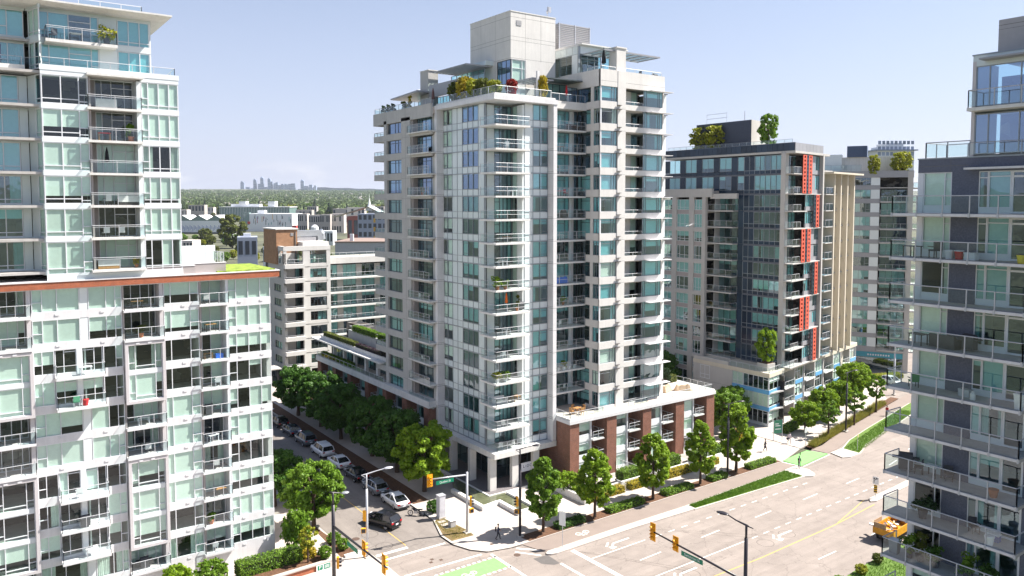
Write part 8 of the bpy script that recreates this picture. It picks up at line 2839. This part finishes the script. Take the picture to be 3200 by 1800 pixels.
def proto(kind):
    if kind in PROTO:
        return PROTO[kind]
    P = []
    if kind == 'chair':
        P = [('seat', MB().box(-.25, .25, -.25, .25, .38, .46), 0), ('backrest', MB().box(-.25, .25, .2, .27, .46, .92), 0)]
        for x in (-.23, .19):
            for y in (-.23, .2):
                P.append(('leg', MB().box(x, x + .04, y, y + .04, 0, .38), 1))
        for x in (-.29, .24):
            P.append(('armrest', MB().box(x, x + .05, -.25, .2, .6, .65), 1))
    elif kind == 'table':
        P = [('table_top', MB().box(-.5, .5, -.35, .35, .68, .73), 0)]
        for x in (-.46, .41):
            for y in (-.31, .26):
                P.append(('leg', MB().box(x, x + .05, y, y + .05, 0, .68), 1))
    elif kind == 'sofa':
        P = [('base', MB().box(-.85, .85, -.38, .38, .05, .3), 1), ('seat_cushion', MB().box(-.7, .7, -.36, .25, .3, .45), 0), ('backrest', MB().box(-.85, .85, .2, .4, .3, .85), 0), ('armrest', MB().box(-.85, -.7, -.38, .2, .3, .6), 1), ('armrest', MB().box(.7, .85, -.38, .2, .3, .6), 1)]
    elif kind == 'barbecue':
        hood = loft([[(x, -.25, .8), (x, .25, .8), (x, .2, .98), (x, 0, 1.08), (x, -.18, .98)] for x in (-.36, .36)])
        P = [('cabinet', MB().box(-.36, .36, -.24, .24, .12, .7), 0), ('firebox', MB().box(-.38, .38, -.26, .26, .7, .8), 0), ('hood', hood, 0), ('side_shelf', MB().box(.38, .7, -.22, .22, .74, .78), 1), ('side_shelf', MB().box(-.7, -.38, -.22, .22, .74, .78), 1), ('handle', MB().box(-.25, .25, -.3, -.27, .86, .89), 1)]
    elif kind == 'umbrella':
        P = [('canopy', MB().lathe([(.05, 1.0), (.2, 1.08), (.16, 1.5), (.12, 1.9), (.05, 2.25), (.01, 2.35)], 10), 0), ('pole', MB().tube([(0, 0, 0), (0, 0, 1.1)], .03, 6), 1), ('foot', MB().lathe([(.25, 0), (.25, .06), (.05, .12)], 12), 1)]
    elif kind == 'pot':
        P = [('pot', MB().lathe([(.16, 0), (.24, .4), (.25, .42)], 10), 1)]
    elif kind == 'tarp':
        b = MB()
        n = 8
        g = random.Random(2)
        for i in range(n + 1):
            for j in range(5):
                x, y = -1.3 + 2.6 * i / n, -.5 + j * .25
                b.v.append((x, y, (0.05 if j in (0, 4) or i in (0, n) else .75 + g.uniform(-.12, .18))))
        for i in range(n):
            for j in range(4):
                b.f.append((i * 5 + j, (i + 1) * 5 + j, (i + 1) * 5 + j + 1, i * 5 + j + 1))
        P = [('cover', b, 0)]
    elif kind == 'tub':
        P = [('tub', MB().lathe([(.2, 0), (.26, .42), (.28, .45), (.28, .5)], 12), 0), ('lid', MB().lathe([(.29, .5), (.27, .55), (.05, .57)], 12), 1)]
    elif kind == 'tank':
        P = [('tank', MB().lathe([(.12, 0), (.16, .05), (.16, .38), (.1, .46)], 12), 0), ('valve', MB().lathe([(.08, .46), (.08, .55)], 8), 1)]
    elif kind == 'bin':
        P = [('bin_body', loft([[(-.2 - a, -.25 - a, z), (.2 + a, -.25 - a, z), (.2 + a, .25 + a, z), (-.2 - a, .25 + a, z)] for a, z in ((0, 0), (.06, .85))]), 0), ('lid', MB().box(-.28, .28, -.33, .33, .85, .92), 1)]
    elif kind == 'cooler':
        P = [('cooler_body', MB().box(-.35, .35, -.2, .2, 0, .38), 0), ('lid', MB().box(-.36, .36, -.21, .21, .38, .46), 1)]
    PROTO[kind] = [(n, b.mesh(n), k) for n, b, k in P]
    return PROTO[kind]


MATMESH = {}


def item(kind, label, loc, deg, m0, m1, cat=None, foliage=None, sc=1.0, fsz=(0.35, 0.6)):
    Mx = Matrix.Translation(loc) @ Matrix.Rotation(R(deg), 4, 'Z') @ Matrix.Scale(sc, 4)
    NAME = {'chair': 'patio_chair', 'table': 'patio_table', 'sofa': 'patio_sofa', 'umbrella': 'closed_umbrella', 'pot': 'potted_plant', 'tarp': 'furniture_cover', 'tub': 'storage_tub', 'tank': 'propane_tank', 'bin': 'waste_bin'}
    T = link(NAME.get(kind, kind), None, None, None, Mx)
    tag(T, label, cat or NAME.get(kind, kind).split('_')[-1])
    for i, (n, me, k) in enumerate(proto(kind)):
        mat = m0 if k == 0 else m1
        key = (kind, i, mat.name)
        if key not in MATMESH:
            MATMESH[key] = me.copy()
            MATMESH[key].materials.append(mat)
        link(n, MATMESH[key], mat, T, Mx)
    if foliage:
        key = ('fol', foliage.name, fsz)
        if key not in MATMESH:
            g = random.Random(len(MATMESH))
            r_, h = fsz
            cs = [(g.uniform(-r_, r_) * .7, g.uniform(-r_, r_) * .7, .45 + h * g.random()) for _ in range(14)]
            MATMESH[key] = leaves_mesh('foliage', cs, [r_ * .45] * 14, 420, 0.14, 5)
            MATMESH[key].materials.append(foliage)
        link('foliage', MATMESH[key], foliage, T, Mx)
    return T


ORD = ('topmost', 'second from the top', 'third from the top', 'fourth from the top', 'fifth from the top', 'sixth from the top', 'seventh from the top', 'eighth from the top', 'ninth from the top', 'tenth from the top', 'eleventh from the top', 'twelfth from the top', 'thirteenth from the top', 'lowest')
ZM_ = [5.22 + 2.87 * k for k in range(17)]
C_ORAN = plain('orange umbrella cloth', (0.75, 0.14, 0.015), 0.8, var=0.15)
C_BLUE = plain('blue tarp', (0.02, 0.14, 0.62), 0.5)
C_BLACK = plain('black umbrella cloth', (0.015, 0.015, 0.02), 0.8)
C_REDU = plain('red umbrella cloth', (0.55, 0.02, 0.03), 0.8)
C_BEIG = plain('beige cover cloth', (0.50, 0.38, 0.26), 0.85)
# named pieces the photograph shows
item('umbrella', 'closed orange umbrella on a corner balcony halfway up the tower', (55.4, 78.7, ZM_[6]), 0, C_ORAN, M_RAIL)
item('pot', 'potted conifer beside the closed orange umbrella', (56.7, 78.2, ZM_[6]), 0, M_TERR, M_TERR, 'plant', L_OLIVE, 1.1, (0.3, 1.4))
item('barbecue', 'covered barbecue right of the closed orange umbrella', (57.4, 78.4, ZM_[6]), 180, M_POTD, M_POTD)
item('pot', 'leafy plant at the corner of the balcony above the orange umbrella', (53.4, 77.8, ZM_[7]), 0, M_TERR, M_TERR, 'plant', L_BRIGHT, 1.2, (0.5, 0.8))
item('pot', 'second leafy plant on the balcony above the orange umbrella', (54.5, 77.7, ZM_[7]), 0, M_TERR, M_TERR, 'plant', L_MID, 1.0, (0.45, 0.7))
item('pot', 'flowering plants on a low corner balcony', (53.5, 78.0, ZM_[3]), 0, M_WPOT, M_WPOT, 'plant', L_YEL, 1.2, (0.5, 0.6))
item('pot', 'green plants beside the flowering plants on the low corner balcony', (54.6, 77.8, ZM_[3]), 0, M_WPOT, M_WPOT, 'plant', L_MID, 1.1, (0.5, 0.6))
item('table', 'orange wooden table on the low corner balcony with white sofa', (56.6, 78.3, ZM_[2]), 0, M_WOOD, M_WOOD)
item('sofa', 'white sofa beside the orange wooden table', (54.4, 78.8, ZM_[2]), 0, M_CUSH, M_CUSH)
item('chair', 'wicker chair on the second lowest corner balcony', (54.6, 78.3, ZM_[1]), 150, M_CUSH, M_WICK)
item('chair', 'deck chair on the base slab terrace', (54.4, 78.6, ZM_[0]), 160, M_CUSH, M_ALU)
item('chair', 'second deck chair on the base slab terrace', (56.2, 78.6, ZM_[0]), 190, M_CUSH, M_ALU)
item('tarp', 'blue tarp over furniture on a set-back tower balcony', (64.6, 79.4, ZM_[7]), 0, C_BLUE, C_BLUE, 'cover')
item('table', 'red bistro table on a set-back tower balcony', (64.3, 79.3, ZM_[11]), 0, C_REDU, M_DARKM)
item('chair', 'red bistro chair on a set-back tower balcony', (65.4, 79.3, ZM_[11]), 90, C_REDU, M_DARKM)
item('sofa', 'brown wicker sofa on the topmost set-back balcony', (66.6, 79.3, ZM_[14]), 0, plain('brown wicker', (0.10, 0.045, 0.03), 0.8), M_WICK)
for i in range(4):
    item('pot', ('leftmost', 'second', 'third', 'rightmost')[i] + ' of four white pots on a low set-back balcony', (64.0 + i * 0.9, 78.95, ZM_[3]), 0, M_WPOT, M_WPOT, 'plant', L_MID if i == 1 else None, 0.9 + 0.15 * (i % 2))
item('table', 'wooden dining table on the podium terrace corner', (65.0, 76.3, 8.57), 10, M_WOOD, M_WOOD)
for i, (x, y, a) in enumerate(((64.0, 76.2, 90), (66.0, 76.4, -90), (65.0, 75.5, 180), (65.1, 77.1, 0))):
    item('chair', ('left', 'right', 'near', 'far')[i] + ' wooden chair at the podium terrace table', (x, y, 8.57), a, M_WOOD, M_WOOD)
item('tarp', 'beige furniture cover on the right podium terrace', (83.2, 77.8, 8.57), 20, C_BEIG, C_BEIG, 'cover')
item('tarp', 'second beige furniture cover on the right podium terrace', (85.6, 76.8, 8.57), -30, C_BEIG, C_BEIG, 'cover')
item('umbrella', 'closed red umbrella on the tower roof terrace', (66.0, 80.0, 48.95), 0, C_REDU, M_RAIL, sc=1.05)
item('umbrella', 'closed black umbrella on the right roof terrace', (70.2, 77.4, 52.6), 0, C_BLACK, M_RAIL, sc=1.6)
item('umbrella', 'closed brown umbrella on the left roof terrace', (53.6, 93.5, 48.8), 0, plain('brown umbrella cloth', (0.16, 0.08, 0.07), 0.8), M_RAIL, sc=1.2)
for i, y in enumerate((106.8, 105.2, 103.7, 100.2, 98.6)):
    item('pot', ('leftmost', 'second', 'third', 'fourth', 'rightmost')[i] + ' potted topiary along the left roof parapet', (52.7, y, 48.7), 0, M_WPOT, plain('pale blue pot', (0.5, 0.62, 0.66), 0.4), 'plant', (L_CON, L_CON, L_CON, L_OLIVE, L_GOLD)[i], 1.7, (0.2, 0.5 if i < 4 else 0.9))
item('barbecue', 'grill on the far right roof terrace of the tower', (78.9, 76.6, 52.6), 0, M_POTD, M_RAIL)
item('table', 'outdoor table on the right roof terrace of the tower', (75.4, 77.0, 52.6), 0, M_POTD, M_POTD)
item('chair', 'dark chair at the right roof terrace table', (76.3, 77.0, 52.9), -90, M_POTD, M_POTD)
# near right building
ZR = [35.3 - 2.82 * k for k in range(13)]
rx = 50.2
item('barbecue', 'black barbecue at the far end of a right building balcony', (50.3, 25.8, ZR[6]), 120, M_POTD, M_POTD, sc=1.15)
item('table', 'glass table behind the black barbecue on the right building', (50.5, 24.2, ZR[6]), 80, M_SPAN, M_DARKM)
item('chair', 'black chair between barbecue and glass table on the right building', (50.4, 25.0, ZR[6]), 200, M_POTD, M_DARKM)
item('chair', 'black chair right of the glass table on the right building', (50.6, 23.2, ZR[6]), -60, M_POTD, M_DARKM)
item('pot', 'orange pot with a stick on the right building', (49.9, 20.3, ZR[6]), 0, M_TERR, M_TERR, 'plant', None, 1.2)
item('cooler', 'blue cooler on a lower right building balcony', (50.4, 20.4, ZR[7]), 90, plain('cooler blue', (0.03, 0.10, 0.35), 0.5), M_WPOT)
item('tub', 'white bucket in front of the blue cooler', (49.6, 20.3, ZR[7]), 0, M_WPOT, M_WPOT)
item('chair', 'dark chair left of the blue cooler', (50.6, 21.6, ZR[7]), -40, M_POTD, M_DARKM)
item('pot', 'dark hedge planter on the lower right building balcony', (50.3, 24.6, ZR[7]), 0, M_POTD, M_POTD, 'plant', L_CON, 1.3, (0.6, 0.5))
item('tub', 'red tub on the second highest right building balcony', (50.3, 22.9, ZR[1]), 0, C_REDU, M_WPOT)
item('tub', 'white tub beside the red tub on the right building', (50.3, 23.5, ZR[1]), 0, M_WPOT, M_WPOT)
item('cooler', 'white box right of the red tub on the right building', (50.3, 22.2, ZR[1]), 80, M_WPOT, M_WPOT)
item('chair', 'black armchair left of the white tub on the right building', (50.4, 24.4, ZR[1]), 150, M_POTD, M_DARKM, sc=1.15)
item('table', 'black bench table at the far end beside the folded ladder', (50.1, 25.7, ZR[1]), 70, M_POTD, M_DARKM)
item('tub', 'yellow bucket on the second highest right building balcony', (49.7, 19.2, ZR[1]), 0, plain('bucket yellow', (0.7, 0.55, 0.03), 0.5), M_POTD)
item('sofa', 'black covered sofa on the fourth right building balcony', (50.4, 23.6, ZR[3]), 80, M_POTD, M_POTD)
item('table', 'black table on the fourth right building balcony', (50.2, 25.2, ZR[3]), 80, M_POTD, M_POTD)
item('barbecue', 'covered barbecue on the fourth right building balcony', (50.5, 22.2, ZR[3]), 80, M_POTD, M_POTD)
item('tank', 'white propane tank on the fifth right building balcony', (49.8, 21.6, ZR[4]), 0, M_WPOT, M_WPOT)
item('cooler', 'grey storage box on the fifth right building balcony', (50.4, 22.3, ZR[4]), 80, M_RAIL, M_RAIL)
item('bin', 'white cabinet at the near end of the fifth right building balcony', (49.8, 18.98, ZR[4]), 0, M_WPOT, M_WPOT)
item('chair', 'green lounge chair at the far end of the fifth right building balcony', (50.2, 25.4, ZR[4]), 140, plain('green canvas', (0.05, 0.22, 0.09), 0.8), M_DARKM)
item('bin', 'grey bin at the far end of the lowest visible right balcony', (50.0, 26.2, ZR[8]), 0, plain('bin grey', (0.22, 0.24, 0.27), 0.6), M_RAIL)
for i, (y, m, f) in enumerate(((25.3, L_MID, (0.5, 1.0)), (24.6, L_OLIVE, (0.4, 1.3)), (23.6, L_DEEP, (0.5, 0.7)), (21.6, L_MID, (0.6, 0.9)), (20.4, L_DEEP, (0.5, 0.8)))):
    item('pot', ('farthest', 'tall second', 'dark third', 'bushy fourth', 'nearest')[i] + ' potted plant on the lowest visible right balcony', (50.1, y, ZR[8]), 0, M_TERR, M_POTD, 'plant', m, 1.1, f)
# left building
ZT_ = [30.03 + 2.85 * k for k in range(6)]
ZL_ = [26.28 - 2.71 * k for k in range(10)]
item('sofa', 'white sofa on the topmost recessed tower balcony at left', (11.2, 77.8, ZT_[5]), 180, M_CUSH, M_CUSH)
item('table', 'cluttered table on the second tower balcony at left', (11.0, 77.7, ZT_[4]), 0, C_REDU, M_WOOD)
item('pot', 'tall plant on the second tower balcony at left', (13.2, 77.8, ZT_[4]), 0, M_TERR, M_TERR, 'plant', L_MID, 1.2, (0.35, 0.9))
item('umbrella', 'black umbrella on the third tower balcony at left', (11.2, 78.0, ZT_[3]), 0, C_BLACK, M_RAIL)
item('chair', 'dark wicker chair on the fourth tower balcony at left', (11.1, 77.8, ZT_[2]), 200, M_CUSH, M_WICK)
item('sofa', 'dark sofa on the fourth tower balcony at left', (12.8, 77.9, ZT_[2]), 180, M_CUSH, M_WICK)
item('chair', 'pale chair on the fifth tower balcony at left', (10.9, 77.8, ZT_[1]), 190, M_CUSH, M_WICK)
item('chair', 'second pale chair on the fifth tower balcony at left', (12.2, 77.8, ZT_[1]), 170, M_CUSH, M_WICK)
item('sofa', 'white loveseat on wooden base, lowest tower balcony at left', (11.0, 77.7, ZT_[0]), 180, M_CUSH, M_WOOD)
item('pot', 'yellow potted plant on the lowest tower balcony at left', (13.3, 77.6, ZT_[0]), 0, M_TERR, M_TERR, 'plant', L_GOLD, 0.8)
item('pot', 'palm like plant on the top floor balcony at upper left', (11.4, 77.5, 49.87), 0, M_POTD, M_POTD, 'plant', L_YEL, 1.3, (0.6, 0.7))
item('chair', 'dark chair on the top floor balcony at upper left', (7.3, 77.6, 49.87), 200, M_POTD, M_DARKM)
item('table', 'dark table on the top floor balcony at upper left', (9.0, 77.6, 49.87), 0, M_CUSH, M_DARKM)
item('cooler', 'blue storage box on the third balcony below the brick cornice', (20.4, 77.6, ZL_[2]), 0, C_BLUE, C_BLUE)
item('table', 'wooden table on the third balcony below the brick cornice', (19.4, 77.7, ZL_[2]), 0, M_WOOD, M_WOOD, sc=0.8)
item('tub', 'red tub on the shared balcony in the middle of the left building', (8.7, 76.6, ZL_[3] + .05), 0, C_REDU, C_REDU)
item('chair', 'green chair on the shared balcony in the middle of the left building', (8.0, 76.6, ZL_[3] + .05), 180, plain('green plastic', (0.1, 0.35, 0.2), 0.5), M_WPOT)
cl = [('chair', M_CUSH, M_WICK), ('table', M_WOOD, M_DARKM), ('pot', M_TERR, M_TERR), ('chair', M_WPOT, M_ALU), ('barbecue', M_POTD, M_POTD), ('table', M_WPOT, M_ALU)]
q = 0
for k in (0, 1, 3, 4, 5, 6, 7, 8, 9):
    kd, a, b_ = cl[k % 6]
    item(kd, '%s on the narrow recessed balcony column, %s below the brick cornice' % ({'pot': 'plant pot'}.get(kd, kd), ORD[k]), (19.3 + 0.3 * (k % 4), 77.5, ZL_[k]), 170 + 15 * (k % 3), a, b_, {'pot': 'plant'}.get(kd), L_MID if kd == 'pot' else None)
for k in (0, 1, 4, 5, 9):
    kd, a, b_ = cl[(k + 1) % 6]
    item(kd, '%s on the wide recessed balcony column, %s below the brick cornice' % ({'pot': 'plant pot'}.get(kd, kd), ORD[k]), (13.2 + 0.3 * (k % 3), 77.6, ZL_[k]), 180, a, b_, {'pot': 'plant'}.get(kd), L_OLIVE if kd == 'pot' else None)
for k in (2, 6, 7, 8):
    kd, a, b_ = cl[(k + 3) % 6]
    item(kd, '%s on the shared projecting balcony, %s row of the left building' % ({'pot': 'plant pot'}.get(kd, kd), ORD[k]), (8.0 + 0.4 * (k % 3), 76.6, ZL_[k] + .05), 180, a, b_, {'pot': 'plant'}.get(kd), L_MID if kd == 'pot' else None)
for k in (13, 12, 11, 9, 8, 5, 4):
    kd, a, b_ = cl[(k * 2 + 1) % 6]
    item(kd, '%s on the tower corner balcony, %s' % ({'pot': 'plant pot'}.get(kd, kd), ORD[14 - k]), (54.6 + 0.5 * (k % 4), 78.3, ZM_[k]), 160 + 20 * (k % 3), a, b_, {'pot': 'plant'}.get(kd), L_MID if kd == 'pot' else None)
for k in (13, 12, 10, 9, 8, 6, 5, 4, 2):
    kd, a, b_ = cl[(k * 5 + 2) % 6]
    item(kd, '%s on the set-back balcony beside the white frame, %s' % ({'pot': 'plant pot'}.get(kd, kd), ORD[14 - k]), (63.6 + 0.7 * (k % 4), 79.3, ZM_[k]), 160 + 20 * (k % 3), a, b_, {'pot': 'plant'}.get(kd), L_MID if kd == 'pot' else None)
for k in (13, 11, 10, 8, 7, 6, 4, 3):
    kd, a, b_ = cl[(k * 7 + 3) % 6]
    item(kd, '%s on the left flank balcony of the tower, %s' % ({'pot': 'plant pot'}.get(kd, kd), ORD[14 - k]), (52.0, 95.6 - 0.6 * (k % 4), ZM_[k] + 0.2), 90, a, b_, {'pot': 'plant'}.get(kd), L_OLIVE if kd == 'pot' else None, 0.9)
print('objects', len(bpy.data.objects))
